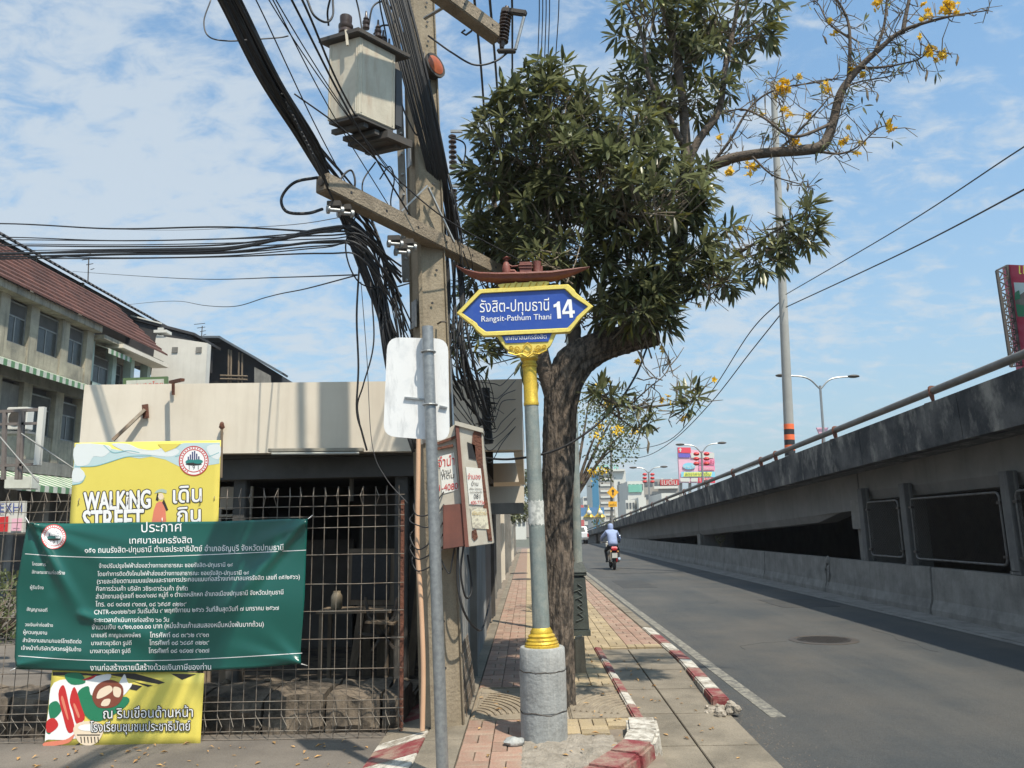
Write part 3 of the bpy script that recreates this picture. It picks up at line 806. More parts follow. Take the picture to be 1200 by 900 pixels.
MB().lathe([(.058, goldz - .01), (.060, goldz + .01), (.056, goldz + .02), (.054, ax.length - .11), (.060, ax.length - .105), (.062, ax.length - .09), (.054, ax.length - .08), (.054, ax.length - .06), (.070, ax.length - .045), (.072, ax.length - .02), (.062, ax.length - .01), (.05, ax.length + .03)], pb, 28, ax).build('gold_collar', gold, SP, smooth=True)
# paper remnant wrapped on the pole
c_ = pb + ax.normalized() * ((AY(627, 601, 5.93) - pb).length); mb = MB(); n = 14
rr_ = .0615
for q in range(n + 1):
    a = rad(-160 + 150 * q / n)
    for zz_ in (-.09, .09): mb.v.append((c_.x + rr_ * math.cos(a), c_.y + rr_ * math.sin(a), c_.z + zz_ + .01 * math.sin(q * 2.3)))
for q in range(n): mb.f.append((q * 2, q * 2 + 2, q * 2 + 3, q * 2 + 1))
mb.build('paper_remnant', M('torn paper', (.62, .62, .58), (.36, .37, .35), rough=.9, scale=25, ramp=(.45, .6)), SP)
sP = planeY(5.82)
def zq(pts, sx=5.4545, ox=500, oy=290): return [(ox + x / sx, oy + y / sx) for x, y in pts]
outer = zq([(192, 418), (335, 268), (420, 262), (470, 259), (775, 242), (905, 235), (945, 270), (955, 290), (1065, 376), (985, 455), (972, 470), (918, 540), (830, 546), (450, 564), (360, 566), (315, 528), (300, 505)])
inner = zq([(228, 418), (350, 296), (880, 268), (915, 300), (928, 315), (1028, 378), (955, 445), (945, 465), (900, 513), (380, 537), (330, 500), (322, 483)])
def plate_from(pts, Y, th): return MB().prism([AY(x, y, Y) for x, y in pts], (0, th, 0))
plate_from(outer, 5.835, .05).build('board_back', goldp, SP, bevel=.004)
plate_from(inner, 5.829, .012).build('blue_face', signblue, SP)
# raised frame
def frame_from(outp, inp, Y, th):
    mb = MB(); k = len(inp)
    op = []
    # resample both rims to the same count
    def rs(pts, m):
        L_ = [0]
        for a, b in zip(pts, pts[1:] + pts[:1]): L_.append(L_[-1] + math.hypot(b[0] - a[0], b[1] - a[1]))
        out = []
        for i in range(m):
            t = L_[-1] * i / m; j = max(q for q in range(len(L_)) if L_[q] <= t); j = min(j, len(pts) - 1)
            f = (t - L_[j]) / (L_[j + 1] - L_[j] + 1e-9); a, b = pts[j], pts[(j + 1) % len(pts)]
            out.append((a[0] + (b[0] - a[0]) * f, a[1] + (b[1] - a[1]) * f))
        return out
    A, B = rs(outp, 160), rs(inp, 160); n = 160
    for P, yy in ((A, Y), (B, Y), (A, Y - th * .6), (B, Y - th * .6)):
        pass
    mid = [((a[0] + b[0]) / 2, (a[1] + b[1]) / 2) for a, b in zip(A, B)]
    rows = [(A, Y), ([(a[0] * .88 + b[0] * .12, a[1] * .88 + b[1] * .12) for a, b in zip(A, B)], Y - th), ([(a[0] * .2 + b[0] * .8, a[1] * .2 + b[1] * .8) for a, b in zip(A, B)], Y - th), (B, Y)]
    for P, yy in rows:
        for x, y in P: mb.v.append(tuple(AY(x, y, yy)))
    for r_ in range(3):
        for i in range(n):
            a = r_ * n + i; b = r_ * n + (i + 1) % n; mb.f.append((a, b, b + n, a + n))
    return mb
frame_from(outer, inner, 5.834, .022).build('gold_frame', goldp, SP)
tm = MB(); text(tm, planeY(5.8285), 'รังสิต-ปทุมธานี', *[500 + x / 5.4545 for x in (340, 782)], 290 + 414 / 5.4545, 290 + 402 / 5.4545, sy=1.35, bold=.022)
tm.build('thai_lettering', white, SP, fixn=False)
tm = MB(); text(tm, planeY(5.8285), 'Rangsit-Pathum Thani', *[500 + x / 5.4545 for x in (350, 796)], 290 + 474 / 5.4545, 290 + 458 / 5.4545, bold=.012)
tm.build('latin_lettering', white, SP, fixn=False)
tm = MB()
shape(tm, planeY(5.8285), zq([(838, 345), (851, 345), (860, 453), (836, 455), (830, 378), (812, 384), (810, 366), (828, 358)]))
shape(tm, planeY(5.8285), zq([(900, 332), (926, 331), (932, 403), (946, 402), (947, 422), (933, 423), (936, 448), (914, 449), (912, 424), (868, 427), (866, 408)]))
tm2 = MB(); shape(tm2, planeY(5.8265), zq([(906, 360), (911, 404), (884, 406)]))
tm2.build('number_counter', signblue, SP, fixn=False)
tm.build('number', white, SP, fixn=False)
lo = zq([(447, 560), (480, 566), (800, 548), (830, 543), (800, 610), (790, 628), (760, 655), (700, 690), (650, 706), (600, 700), (540, 672), (500, 640), (480, 612)])
plate_from(lo, 5.836, .046).build('lower_bracket', goldp, SP, bevel=.003)
plate_from(zq([(480, 566), (800, 547), (778, 600), (506, 612)]), 5.829, .01).build('lower_blue_face', signblue, SP)
tm = MB(); text(tm, planeY(5.8285), 'เทศบาลนครรังสิต', *[500 + x / 5.4545 for x in (506, 766)], 290 + 592 / 5.4545, 290 + 582 / 5.4545, bold=.012)
tm.build('lower_lettering', white, SP, fixn=False)
# carved scrolls
mb = MB()
def spiral(cx, cy, r0, turns, sg, n=26):
    return [AY(500 + (cx + sg * r0 * (1 - .75 * t / n) * math.cos(turns * 6.283 * t / n)) / 5.4545, 290 + (cy + r0 * (1 - .75 * t / n) * math.sin(turns * 6.283 * t / n)) / 5.4545, 5.824) for t in range(n + 1)]
for (cx, cy, r_, sg) in ((580, 650, 24, 1), (712, 643, 24, -1), (540, 640, 14, 1), (752, 632, 14, -1)): mb.tube(spiral(cx, cy, r_, 1.6, sg), .0045, 6)
mb.tube([AY(500 + x / 5.4545, 290 + y / 5.4545, 5.82) for x, y in ((620, 660), (618, 635), (644, 608), (670, 632), (668, 658), (645, 672), (620, 660))], .006, 6)
mb.tube([AY(500 + x / 5.4545, 290 + y / 5.4545, 5.82) for x, y in ((520, 672), (570, 688), (610, 680), (645, 700), (680, 676), (720, 680), (770, 655))], .006, 6)
mb.build('carved_scrolls', gold, SP, smooth=True)
# ornament above and the boat
plate_from(zq([(455, 238), (480, 232), (560, 226), (570, 218), (585, 226), (650, 222), (665, 214), (680, 220), (760, 216), (785, 220), (752, 256), (480, 270)]), 5.825, .05).build('top_ornament', goldp, SP, bevel=.003)
mb = MB()
for x in (490, 520, 560, 600, 650, 690, 735):
    mb.tube([AY(500 + x / 5.4545, 290 + (262 - (x - 480) * .04) / 5.4545, 5.822), AY(500 + (x + 18) / 5.4545, 290 + (228 - (x - 480) * .03) / 5.4545, 5.822)], .0035, 5)
mb.build('ornament_ribs', gold, SP)
# hull
hull = MB(); L_ = 28
xs0, xs1 = AY(500 + 188 / 5.4545, 312, 5.85), AY(500 + 1040 / 5.4545, 312, 5.85)
kz = [(188, 118), (260, 152), (340, 172), (460, 180), (640, 178), (800, 168), (920, 148), (1042, 125)]   # gunwale line
bz = [(188, 122), (260, 178), (340, 212), (460, 228), (640, 228), (800, 218), (920, 184), (1042, 130)]   # keel line
fk = interp([(a, b) for a, b in kz]); fb = interp([(a, b) for a, b in bz])
rows = []
for i in range(L_ + 1):
    zx = 188 + (1042 - 188) * i / L_; t = i / L_; wd = .085 * (math.sin(math.pi * min(max(t, .02), .98))) ** .6
    g = AY(500 + zx / 5.4545, 290 + fk(zx) / 5.4545, 5.86); k_ = AY(500 + zx / 5.4545, 290 + fb(zx) / 5.4545, 5.86)
    hgt = max(g.z - k_.z, .004)
    row = [(g.x, 5.86 - wd, g.z), (g.x, 5.86 - wd * 1.05, g.z - hgt * .22), (g.x, 5.86 - wd * .9, g.z - hgt * .3), (g.x, 5.86 - wd * .75, g.z - hgt * .7), (k_.x, 5.86 - wd * .25, k_.z), (k_.x, 5.86 + wd * .25, k_.z), (g.x, 5.86 + wd * .75, g.z - hgt * .7), (g.x, 5.86 + wd * .9, g.z - hgt * .3), (g.x, 5.86 + wd, g.z), (g.x, 5.86 + wd * .8, g.z - hgt * .15), (g.x, 5.86 - wd * .8, g.z - hgt * .15)]
    rows.append(row)
for row in rows: hull.v += row
n = len(rows[0])
for i in range(L_):
    for j in range(n):
        a = i * n + j; b = i * n + (j + 1) % n; hull.f.append((a, b, b + n, a + n))
hull.f.append(tuple(range(n))); hull.f.append(tuple(L_ * n + j for j in range(n)))
BT = hull.build('boat', boatm, SP, smooth=True)
def bq(x, y, Y=5.86): return AY(500 + x / 5.4545, 290 + y / 5.4545, Y)
def bbox3(x0, y0, x1, y1, Ya, Yb):
    a = bq(x0, y1, 5.86); b = bq(x1, y0, 5.86); return MB().box(a.x, b.x, Ya, Yb, a.z, b.z)
bbox3(594, 100, 672, 170, 5.82, 5.90).build('boat_cabin', boatm, BT, bevel=.004)
mb = MB()
for y in (112, 130): mb.tube([bq(588, y, 5.815), bq(680, y - 2, 5.815)], .004, 6)
mb.build('cabin_rail', boatm, BT)
MB().tube([bq(708, 165), bq(705, 120), bq(706, 92)], [.034, .030, .034], 12).build('boat_jar', boatm, BT, smooth=True)
MB().tube([bq(735, 150), bq(735, 118)], .008, 6).build('boat_post', boatm, BT)
MB().tube([bq(512, 165), bq(508, 130), bq(508, 100), bq(510, 88)], [.032, .034, .022, .010], 10).build('boat_seated_shape', boatm, BT, smooth=True)
MB().ball(bq(512, 78), .014, 8, 6).build('boat_head', boatm, BT, smooth=True)
MB().lathe([(.034, 0), (.016, .010), (.004, .018)], bq(512, 70), 12).build('boat_hat', boatm, BT, smooth=True)
MB().tube([bq(515, 105), bq(545, 122), bq(585, 118)], .007, 6).tube([bq(515, 150), bq(560, 150), bq(572, 165)], .012, 6).build('boat_arm_and_leg', boatm, BT)

# ============================================================ ROAD SIGN SEEN FROM BEHIND
RS = thing('road_sign', 'white rounded road sign seen from behind on a galvanised steel post', 'road sign', (-.545, 5.02, 0))
pt, pbm = AY(501, 383, 5.02), AY(518.5, 900, 5.02); dd = (pbm - pt); pg = pt + dd * ((pt.z) / (pt.z - pbm.z))
MB().tube([pg, pt], .038, 20).build('post', galv, RS, smooth=True)
def rrect(pts_px, Y, r=10, k=5):
    out = []; n = len(pts_px)
    for i in range(n):
        p, a, b = pts_px[i], pts_px[i - 1], pts_px[(i + 1) % n]
        va = V((a[0] - p[0], a[1] - p[1])).normalized() * r; vb = V((b[0] - p[0], b[1] - p[1])).normalized() * r
        for q in range(k + 1):
            t = q / k; c = V(p)
            x = (1 - t) ** 2 * (p[0] + va.x) + 2 * t * (1 - t) * p[0] + t * t * (p[0] + vb.x)
            y = (1 - t) ** 2 * (p[1] + va.y) + 2 * t * (1 - t) * p[1] + t * t * (p[1] + vb.y)
            out.append(AY(x, y, Y))
    return out
MB().prism(rrect([(454, 395), (525, 397), (527, 517), (449, 511)], 5.075, 15), (0, .004, 0)).build('plate', plate, RS)
for (y1, y2) in ((466, 478),):
    for (xa, xb, yy) in ((474, 497, 466), (515, 524, 476)):
        MB().bar(AY(xa, yy, 5.066), AY(xb, yy + 2, 5.066), .012, .012).build('bracket', galv, RS)
mb = MB()
for z in (2.42, 2.78):
    c = pg + (pt - pg) * (z / pt.z)
    mb.tube([(c.x + .047 * math.cos(a / 16 * 6.2832), c.y + .047 * math.sin(a / 16 * 6.2832), z) for a in range(17)], .006, 5, cap=False)
    mb.box(c.x - .02, c.x + .02, c.y + .044, 5.074, z - .012, z + .012)
mb.build('clamp', galv, RS)

# ============================================================ UTILITY POLE
UP = thing('utility_pole', 'leaning square concrete utility pole wrapped in black cables', 'utility pole', (-.70, 6.38, .1))
c0, c1 = V((-.70, 6.38, 0)), V((-.905, 6.40, 6.3)); cd = (c1 - c0) / 6.3
def pol(z): return c0 + cd * z
th_ = rad(30)
def polering(z, s_):
    c = pol(z); h = s_ / 2; out = []
    for a, b in ((-1, -1), (1, -1), (1, 1), (-1, 1)):
        ch = .82
        x, y = a * h, b * h
        for (x, y) in (((a * h * ch, b * h), (a * h, b * h * ch)) if a * b > 0 else ((a * h, b * h * ch), (a * h * ch, b * h))):
            out.append((c.x + x * math.cos(th_) - y * math.sin(th_), c.y + x * math.sin(th_) + y * math.cos(th_), z))
    return out
mb = MB(); zs = [0, 1, 2, 3, 4, 5, 6, 8, 11]
for z in zs: mb.v += polering(z, .285 - .0065 * z)
for i in range(len(zs) - 1):
    for j in range(8):
        a = i * 8 + j; b = i * 8 + (j + 1) % 8; mb.f.append((a, b, b + 8, a + 8))
mb.f.append(tuple(range(8))); mb.f.append(tuple((len(zs) - 1) * 8 + j for j in range(8)))
mb.build('shaft', polec, UP)
nrm_r = V((math.sin(th_), -math.cos(th_), 0)); tan_r = V((math.cos(th_), math.sin(th_), 0))      # right-hand face: normal and tangent
nrm_l = V((-math.cos(th_), -math.sin(th_), 0)); tan_l = V((math.sin(th_), -math.cos(th_), 0))
for z in [.55, .9, 1.3, 1.7, 3.15, 3.5, 3.8, 4.45, 4.6, 4.8, 5.0, 5.2, 5.4, 5.6, 5.8, 6.0, 6.2, 6.4]:
    s_ = (.285 - .0065 * z) / 2; c = pol(z)
    MB().lathe([(.011, -.004), (.011, .0015)], c + nrm_r * (s_ + .0) + tan_r * (-.02 if int(z * 10) % 2 else .03), 10, nrm_r).build('bolt_hole', black, UP)
# galvanised sleeve, conduit, plates
mb = MB()
for z in (2.30, 3.03): mb.v += polering(z, .285 - .0065 * z + .022)
for j in range(8): mb.f.append((j, (j + 1) % 8, (j + 1) % 8 + 8, j + 8))
mb.build('metal_sleeve', M('bright sleeve', (.62, .63, .64), (.5, .5, .5), rough=.3, metal=.8, scale=8), UP)
cpts = [AY(x, y, Y) for x, y, Y in ((495, 856, 6.13), (496, 780, 6.12), (493, 700, 6.12), (489, 640, 6.12), (490, 560, 6.12), (490, 500, 6.13), (487, 440, 6.15))]
MB().tube(smooth_path(cpts, 4), .019, 10).build('conduit', peach, UP, smooth=True)
for (z, w_) in ((3.42, .10), (4.9, .07)):
    c = pol(z) + nrm_l * .135
    MB().bar(c - V((0, 0, .12)), c + V((0, 0, .12)), .012, w_, up=tan_l).build('mounting_plate', galv, UP)
c = pol(3.32) + nrm_r * .135
MB().tube([c + tan_r * .02, c + tan_r * .02 + nrm_r * .08, c + tan_r * .06 + nrm_r * .09], .008, 6).build('step_bolt', darksteel, UP)
# steel channel up the left side of the pole
ch = [AY(x, y, 6.2) for x, y in ((476, 330), (472, 260), (468, 150), (463, 0))]
MB().bar(ch[0], ch[-1] + (ch[-1] - ch[0]) * .25, .06, .045).build('steel_channel', M('channel steel', (.26, .24, .21), (.15, .13, .11), rough=.7, metal=.3, scale=6), UP)
mb = MB()
for t in range(15):
    p = ch[0].lerp(ch[-1], t / 14); mb.lathe([(.012, 0), (.012, .014), (.005, .02)], p + V((.012, -.03, 0)), 6, (0, -1, 0))
mb.build('channel_bolts', galv, UP, kind='stuff')
def crossarm(pa, pb, w_, name='crossarm', holes=6):
    pa, pb = V(pa), V(pb)
    a = MB().bar(pa, pb, w_, w_ * 1.05).build(name, armc, UP, bevel=.008)
    d = (pb - pa).normalized(); x = d.cross(V((0, 0, 1))).normalized()
    side = x if x.dot(V((0, -1, 0))) > 0 else -x
    for k in range(holes):
        p = pa.lerp(pb, (k + .6) / holes) + side * (w_ / 2)
        MB().lathe([(.012, -.003), (.012, .002)], p, 8, side).build('bolt_hole', black, a)
    return a
CA, CB = G(377, 214, 4.07), G(585, 320, 4.07)
crossarm(CA, CB, .125)
MB().lathe([(.028, 0), (.028, .012), (.012, .014)], CA - (CB - CA).normalized() * .0, 12, (CA - CB)).build('end_bolt', darksteel, UP)
crossarm(V((-1.05, 5.02, 5.92)), G(583, 42, 5.92), .13, holes=4)
MB().bar(AY(497, 22, 6.15), AY(548, -8, 5.9), .03, .012).build('brace', galv, UP)
for (a, b) in (((470, 248, 6.0), (500, 218, 6.15)), ((502, 220, 6.2), (532, 284, 6.3))):
    MB().bar(AY(*a), AY(*b), .032, .010).build('brace', galv, UP)
# clamps and spools below the crossarm
for (px, py, Y) in ((392, 240, 5.2), (404, 244, 5.3), (462, 280, 5.7), (470, 290, 5.8), (478, 284, 5.9)):
    p = AY(px, py, Y); cl_ = MB().box(p.x - .05, p.x + .05, p.y - .03, p.y + .03, p.z - .022, p.z + .022).build('cable_clamp', darksteel, UP, bevel=.004)
    MB().lathe([(.03, -.06), (.03, -.04), (.014, -.035), (.014, .035), (.03, .04), (.03, .06)], p + V((.01, -.02, -.05)), 10, (1, .5, .1)).build('spool', galv, cl_, smooth=True)
# small orange lamp facing right
ol = thing('warning_lamp', 'round orange lamp with a black housing bolted beside the pole top', 'lamp', AY(507, 76, 6.3))
p = AY(508, 78, 6.3)
MB().lathe([(.05, -.14), (.095, -.10), (.105, 0), (.118, .01), (.118, .03)], p, 20, (.75, -.6, .12)).build('housing', darksteel, ol, smooth=True)
MB().lathe([(.098, .018), (.09, .034), (.05, .048), (.01, .052)], p, 20, (.75, -.6, .12)).build('lens', orange, ol, smooth=True)

# ---- cabinet hung on the pole
TB = thing('transformer_cabinet', 'beige box cabinet with an overhanging dark lid hung high on the utility pole', 'transformer', G(419.5, 132, 4.8))
bf, bl, br = G(419.5, 133, 4.8), G(383, 142, 4.8), G(463, 152, 4.8)
ev = (bl - bf); eu = (br - bf); eu.z = ev.z = 0
zt = 5.47
def quadbox(o, a, b, z0, z1): return MB().hexa([(o.x, o.y, z0), (o.x + a.x, o.y + a.y, z0), (o.x + a.x + b.x, o.y + a.y + b.y, z0), (o.x + b.x, o.y + b.y, z0), (o.x, o.y, z1), (o.x + a.x, o.y + a.y, z1), (o.x + a.x + b.x, o.y + a.y + b.y, z1), (o.x + b.x, o.y + b.y, z1)])
ea = ev; eb = eu
quadbox(bf, ea, eb, 4.8, zt).build('body', trafo, TB, bevel=.006)
quadbox(bf - ea * .16 - eb * .16, ea * 1.32, eb * 1.45, zt + .001, zt + .045).build('lid', darksteel, TB, bevel=.006)
quadbox(bf + ea * .03 + eb * .03, ea * .94, eb * .94, 4.775, 4.799).build('bottom_plate', darksteel, TB)
seam = MB()
for f_ in (.08, .92):
    q = bf + ea * f_; seam.bar((q.x, q.y, 4.82), (q.x, q.y, zt - .02), .010, .012)
    q = bf + eb * f_; seam.bar((q.x, q.y, 4.82), (q.x, q.y, zt - .02), .010, .012)
seam.build('edge_seams', trafo, TB)
q0 = bf + eb * .75
quadbox(q0 - ea * .05, ea * 1.3, eb * .7, 4.70, 4.76).build('support_channel', darksteel, TB)
for k in range(4): quadbox(bf + eb * (.25 + .3 * k) + ea * .12, ea * 1.05, eb * .12, 4.735 - .02 * k, 4.773 - .02 * k).build('support_slat', darksteel, TB)
quadbox(bf + eb * 1.01 + ea * .02, ea * .8, eb * .22, 4.84, 5.36).build('rear_housing', M('rear housing dark', (.03, .035, .045), (.06, .06, .06), rough=.6, scale=3), TB, bevel=.01)
lf_ = AY(402, 46, bf.y + .02)
bsh = MB().lathe([(.035, 0), (.05, .01), (.05, .03), (.042, .035), (.058, .05), (.058, .075), (.045, .08), (.060, .10), (.060, .12), (.046, .13), (.05, .17), (.05, .20), (.03, .21)], V((lf_.x, lf_.y + .08, zt + .045)), 16)
bsh.build('bushing', porcelain, TB, smooth=True)
MB().bar(V((lf_.x + .03, lf_.y - .03, zt + .05)), V((lf_.x + .05, lf_.y - .05, zt - .10)), .02, .012).build('lid_latch', trafo, TB)
for k, (px, py, Y) in enumerate(((429, 28, 5.9), (443, 38, 6.0), (449, 50, 6.05), (456, 60, 6.1))):
    p = AY(px, py, Y)
    b_ = MB().lathe([(.012, -.05), (.03, -.045), (.03, -.02), (.02, -.015), (.032, 0), (.032, .02), (.018, .03), (.026, .045), (.012, .07), (.008, .12)], p, 10)
    b_.build('bushing', porcelain, TB, smooth=True)

# ---- fuse cutout at the end of the upper crossarm
FC = thing('fuse_cutout', 'ribbed dark fuse cutout hanging at the end of the upper crossarm', 'fuse cutout', AY(591, 55, 6.1))
ta, tb_ = AY(594, 8, 6.1), AY(588, 56, 6.1); dv = tb_ - ta
prof = [(.02, 0)]
for k in range(9):
    z = .05 + .028 * k; prof += [(.028, z), (.052, z + .008), (.052, z + .014), (.028, z + .02)]
prof += [(.02, .34)]
MB().lathe([(r_, z * dv.length / .34) for r_, z in prof], ta, 16, dv).build('insulator', porcelain, FC, smooth=True)
MB().bar(AY(588, 12, 6.1), AY(617, 16, 6.05), .05, .05).build('top_contact', darksteel, FC, bevel=.01)
MB().tube([AY(614, 20, 6.05), AY(604, 58, 6.05)], .014, 8).build('fuse_tube', galv, FC)
MB().bar(AY(583, 60, 6.1), AY(604, 60, 6.05), .05, .03).build('bottom_contact', darksteel, FC, bevel=.008)
MB().tube([AY(545, 35, 5.95), AY(541, 38, 5.95), AY(546, 41, 5.95), AY(553, 36, 5.95)], .009, 6).build('ring', darksteel, FC)

# ---- two strings of ribbed insulators right of the pole
for k, (px, pya, pyb, Y) in enumerate(((530, 158, 200, 8.4), (531, 222, 250, 8.4))):
    a, b = AY(px, pya, Y), AY(px + 1, pyb, Y)
    t = thing('insulator_string', ['upper ribbed black insulator string in the gap between pole and tree', 'lower ribbed black insulator string in the gap between pole and tree'][k], 'insulator', b, 'ribbed insulators right of the pole')
    d = b - a; prof = []
    for q in range(7):
        z = d.length * q / 7; prof += [(.02, z), (.048, z + d.length * .04), (.048, z + d.length * .07), (.02, z + d.length * .1)]
    MB().lathe(prof, a, 12, d).build('discs', porcelain, t, smooth=True)
    MB().bar(AY(px - 2, pya - 4, Y), AY(px + 12, pya - 4, Y), .03, .03).build('arm', galv, t)

# ---- two old meter cabinets on the right of the pole
def qpr(pts, Y, th): return MB().prism([AY(x, y, Y) for x, y in pts], (.0, th, 0))
MC = thing('meter_cabinet', 'tall beige rusty meter cabinet with paper notices, right of the pole', 'electrical cabinet', AY(563, 640, 6.05))
qpr([(537, 497), (565, 506), (578, 637), (549, 641)], 6.04, .20).build('case', cabm, MC, bevel=.004)
qpr([(533.5, 496), (537.5, 497), (549.5, 641), (545, 641)], 6.028, .2).build('side_trim', cabred, MC)
qpr([(533, 493), (566, 502), (566, 507), (533, 498)], 6.02, .24).build('cap', cabm, MC)
qpr([(547.5, 518), (556.5, 521.5), (558, 539), (549.5, 537)], 6.035, .02).build('window', black, MC)
qpr([(556, 505), (564, 507), (566, 545), (573, 600), (577, 634), (572, 634), (566, 590), (560, 545), (553, 520), (554, 508)], 6.035, .004).build('rust_patch', rust, MC)
qpr([(553, 622), (558, 620), (560, 630), (556, 634), (553, 630)], 6.034, .004).build('rust_patch', rust, MC)
qpr([(571, 622), (574.5, 620), (576, 630), (573, 633)], 6.030, .004).build('rust_patch', rust, MC)
nt_ = qpr([(546, 547), (563.5, 549), (567.5, 592), (550, 591)], 6.034, .003).build('paper_notice', M('paper', (.74, .73, .68), rough=.8), MC)
def z4(x, y): return (500 + x / 5, 480 + y / 5)
tm = MB()
ps = planeY(6.033)
text(tm, ps, 'จำนอง', *[500 + x / 5 for x in (240, 316)], 480 + 408 / 5, sy=1.5, bold=.03)
text(tm, ps, '400-7736', *[500 + x / 5 for x in (258, 340)], 480 + 556 / 5, sy=1.5, bold=.02)
tm.build('red_lettering', inkred, MC, fixn=False)
tm = MB()
text(tm, ps, 'บ้าน', *[500 + x / 5 for x in (262, 302)], 480 + 446 / 5, sy=1.2, bold=.02); text(tm, ps, 'ที่ดิน ไถ่ถอน', *[500 + x / 5 for x in (252, 322)], 480 + 470 / 5); text(tm, ps, 'ดอกเบี้ยต่ำ', *[500 + x / 5 for x in (254, 325)], 480 + 490 / 5)
text(tm, ps, '081', *[500 + x / 5 for x in (276, 314)], 480 + 522 / 5, sy=1.3, bold=.02)
tm.build('dark_lettering', inkb, MC, fixn=False)
qpr([(551, 595), (570, 596), (573, 620), (554, 619)], 6.034, .003).build('torn_notice', M('torn notice', (.70, .66, .52), (.36, .33, .28), rough=.9, scale=40, ramp=(.45, .62)), MC)
tm = MB(); text(tm, ps, 'เงินด่วน', *[500 + x / 5 for x in (268, 350)], 480 + 618 / 5, sy=1.2, bold=.02); tm.build('faded_lettering', M('faded ink', (.55, .40, .15), rough=.8), MC, fixn=False)
MC2 = thing('meter_box', 'dark beige meter box with a notice, between pole and tall cabinet', 'electrical cabinet', AY(528, 640, 6.1))
qpr([(512, 512), (533, 497), (545, 641), (512, 641)], 6.10, .2).build('case', cabm, MC2, bevel=.004)
qpr([(519, 592), (541, 590), (545, 640), (519, 644)], 6.045, .05).build('lower_box', cabred, MC2, bevel=.004)
qpr([(515, 535), (532, 530), (537, 574), (518, 579)], 6.095, .003).build('paper_notice', MATS['paper'], MC2)
tm = MB(); ps = planeY(6.0945)
text(tm, ps, 'รับจำนำ', 502, 532.5, 549, 545, sy=1.5, bold=.04); text(tm, ps, '081-4080', 505, 536.5, 577, 573, sy=1.3, bold=.03)
tm.build('red_lettering', inkred, MC2, fixn=False)
tm = MB(); text(tm, ps, 'บ้าน', 517, 528, 557, 554, bold=.02); text(tm, ps, 'ที่ดิน', 518, 532, 562, 560); tm.build('dark_lettering', inkb, MC2, fixn=False)
for (a, b) in (((512, 520), (534, 512)), ((512, 526), (531, 522))): MB().bar(AY(*a, 6.08), AY(*b, 6.08), .02, .02).build('bracket', rust, MC2)

# ============================================================ WIRE FENCE AND LEDGE
FY = 6.45
FE = thing('wire_fence', 'tall welded wire fence with bent spikes, carrying the three banners', 'fence', (-3, FY, 0))
hz_ = [AY(300, y, FY).z for y in (583, 595, 607, 620, 652, 686, 718, 750, 785, 822, 832, 842, 857, 866)]
vm = bpy.data.meshes.new('wire'); tmb = MB().tube([(0, 0, 0), (0, .003, 1.0), (0, 0, 1.98)], .0033, 6)
vm.from_pydata(tmb.v, [], tmb.f); vm.materials.append(wire)
dm = bpy.data.meshes.new('wire_spike'); tmb = MB().tube([(0, 0, 0), (.012, -.055, .085), (0, -.004, .155)], .003, 5).tube([(0, 0, -1.78), (.05, -.04, -1.70), (0, -.004, -1.62)], .003, 5)
dm.from_pydata(tmb.v, [], tmb.f); dm.materials.append(wire)
x = -1.06
while x > -5.6:
    o = bpy.data.objects.new('wire', vm); COL.objects.link(o); o.parent = FE; o.location = (x + 3 + R.uniform(-.004, .004), R.uniform(-.003, .003), R.uniform(-.005, .005)); o.rotation_euler = (R.uniform(-.006, .006), R.uniform(-.006, .006), 0)
    d = bpy.data.objects.new('wire_spike', dm); COL.objects.link(d); d.parent = o; d.location = (0, 0, 1.81); d.rotation_euler = (0, 0, R.uniform(-.5, .5) + (.9 if x < -3.8 else 0))
    x -= .1035
for k, z in enumerate(hz_):
    mb = MB(); pts = [(-5.7 + 4.68 * t / 12, FY - .006 + R.uniform(-.003, .003), z + R.uniform(-.003, .003)) for t in range(13)]
    mb.tube(pts, .0036, 6, cap=False).build('rail_wire', wire, FE)
for x in (-5.6, -3.35, -1.04):
    MB().box(x - .014, x + .014, FY + .012, FY + .04, 0, 1.86).build('post', rust, FE)
# fence piece that turns the corner along the sidewalk, and its leaning foot panel
FS = thing('side_fence', 'short wire fence panel leaning by the corrugated sheets along the sidewalk', 'fence', (-.6, 7.1, .1))
mb = MB()
for k in range(14):
    y = 6.62 + k * .08; mb.tube([(-.53, y, .12), (-.60, y, .62)], .004, 5)
for k in range(7):
    t = k / 6; mb.tube([(-.53 - .07 * t, 6.60, .12 + .5 * t), (-.53 - .07 * t, 7.7, .12 + .5 * t)], .004, 5)
mb.build('wires', wire, FS)

LG = thing('stone_ledge', 'long stained broken stone ledge behind the foot of the wire fence', 'ledge', (-3, 6.9, 0))
x = -5.4
k = 0
while x < -1.1:
    l = R.uniform(.35, .7); x1 = min(x + l, -1.06)
    mb = MB(); n, m_ = 22, 6; h = .27 + R.uniform(-.04, .03)
    prof = [(6.63, 0), (6.61, .06), (6.62, .12), (6.615, .18), (6.63, h - .04), (6.65, h), (6.8, h + .01), (7.0, h + .01), (7.15, h), (7.3, h), (7.3, 0)]
    for i in range(n + 1):
        xx = x + .012 + (x1 - x - .024) * i / n
        for (yy, zz2) in prof:
            q = noise.noise_vector(V((xx * 3, yy * 3, zz2 * 5))) * .03 + noise.noise_vector(V((xx * 9, yy * 9, zz2 * 12))) * .035
            mb.v.append((xx, yy + q.y, max(0, zz2 + q.z * (1 if zz2 > .05 else 0))))
    c = len(prof)
    for i in range(n):
        for j in range(c): mb.f.append((i * c + j, i * c + (j + 1) % c, (i + 1) * c + (j + 1) % c, (i + 1) * c + j))
    mb.f.append(tuple(range(c))); mb.f.append(tuple(n * c + j for j in range(c))[::-1])
    mb.build('ledge_block', ledgem, LG, smooth=True); x = x1; k += 1
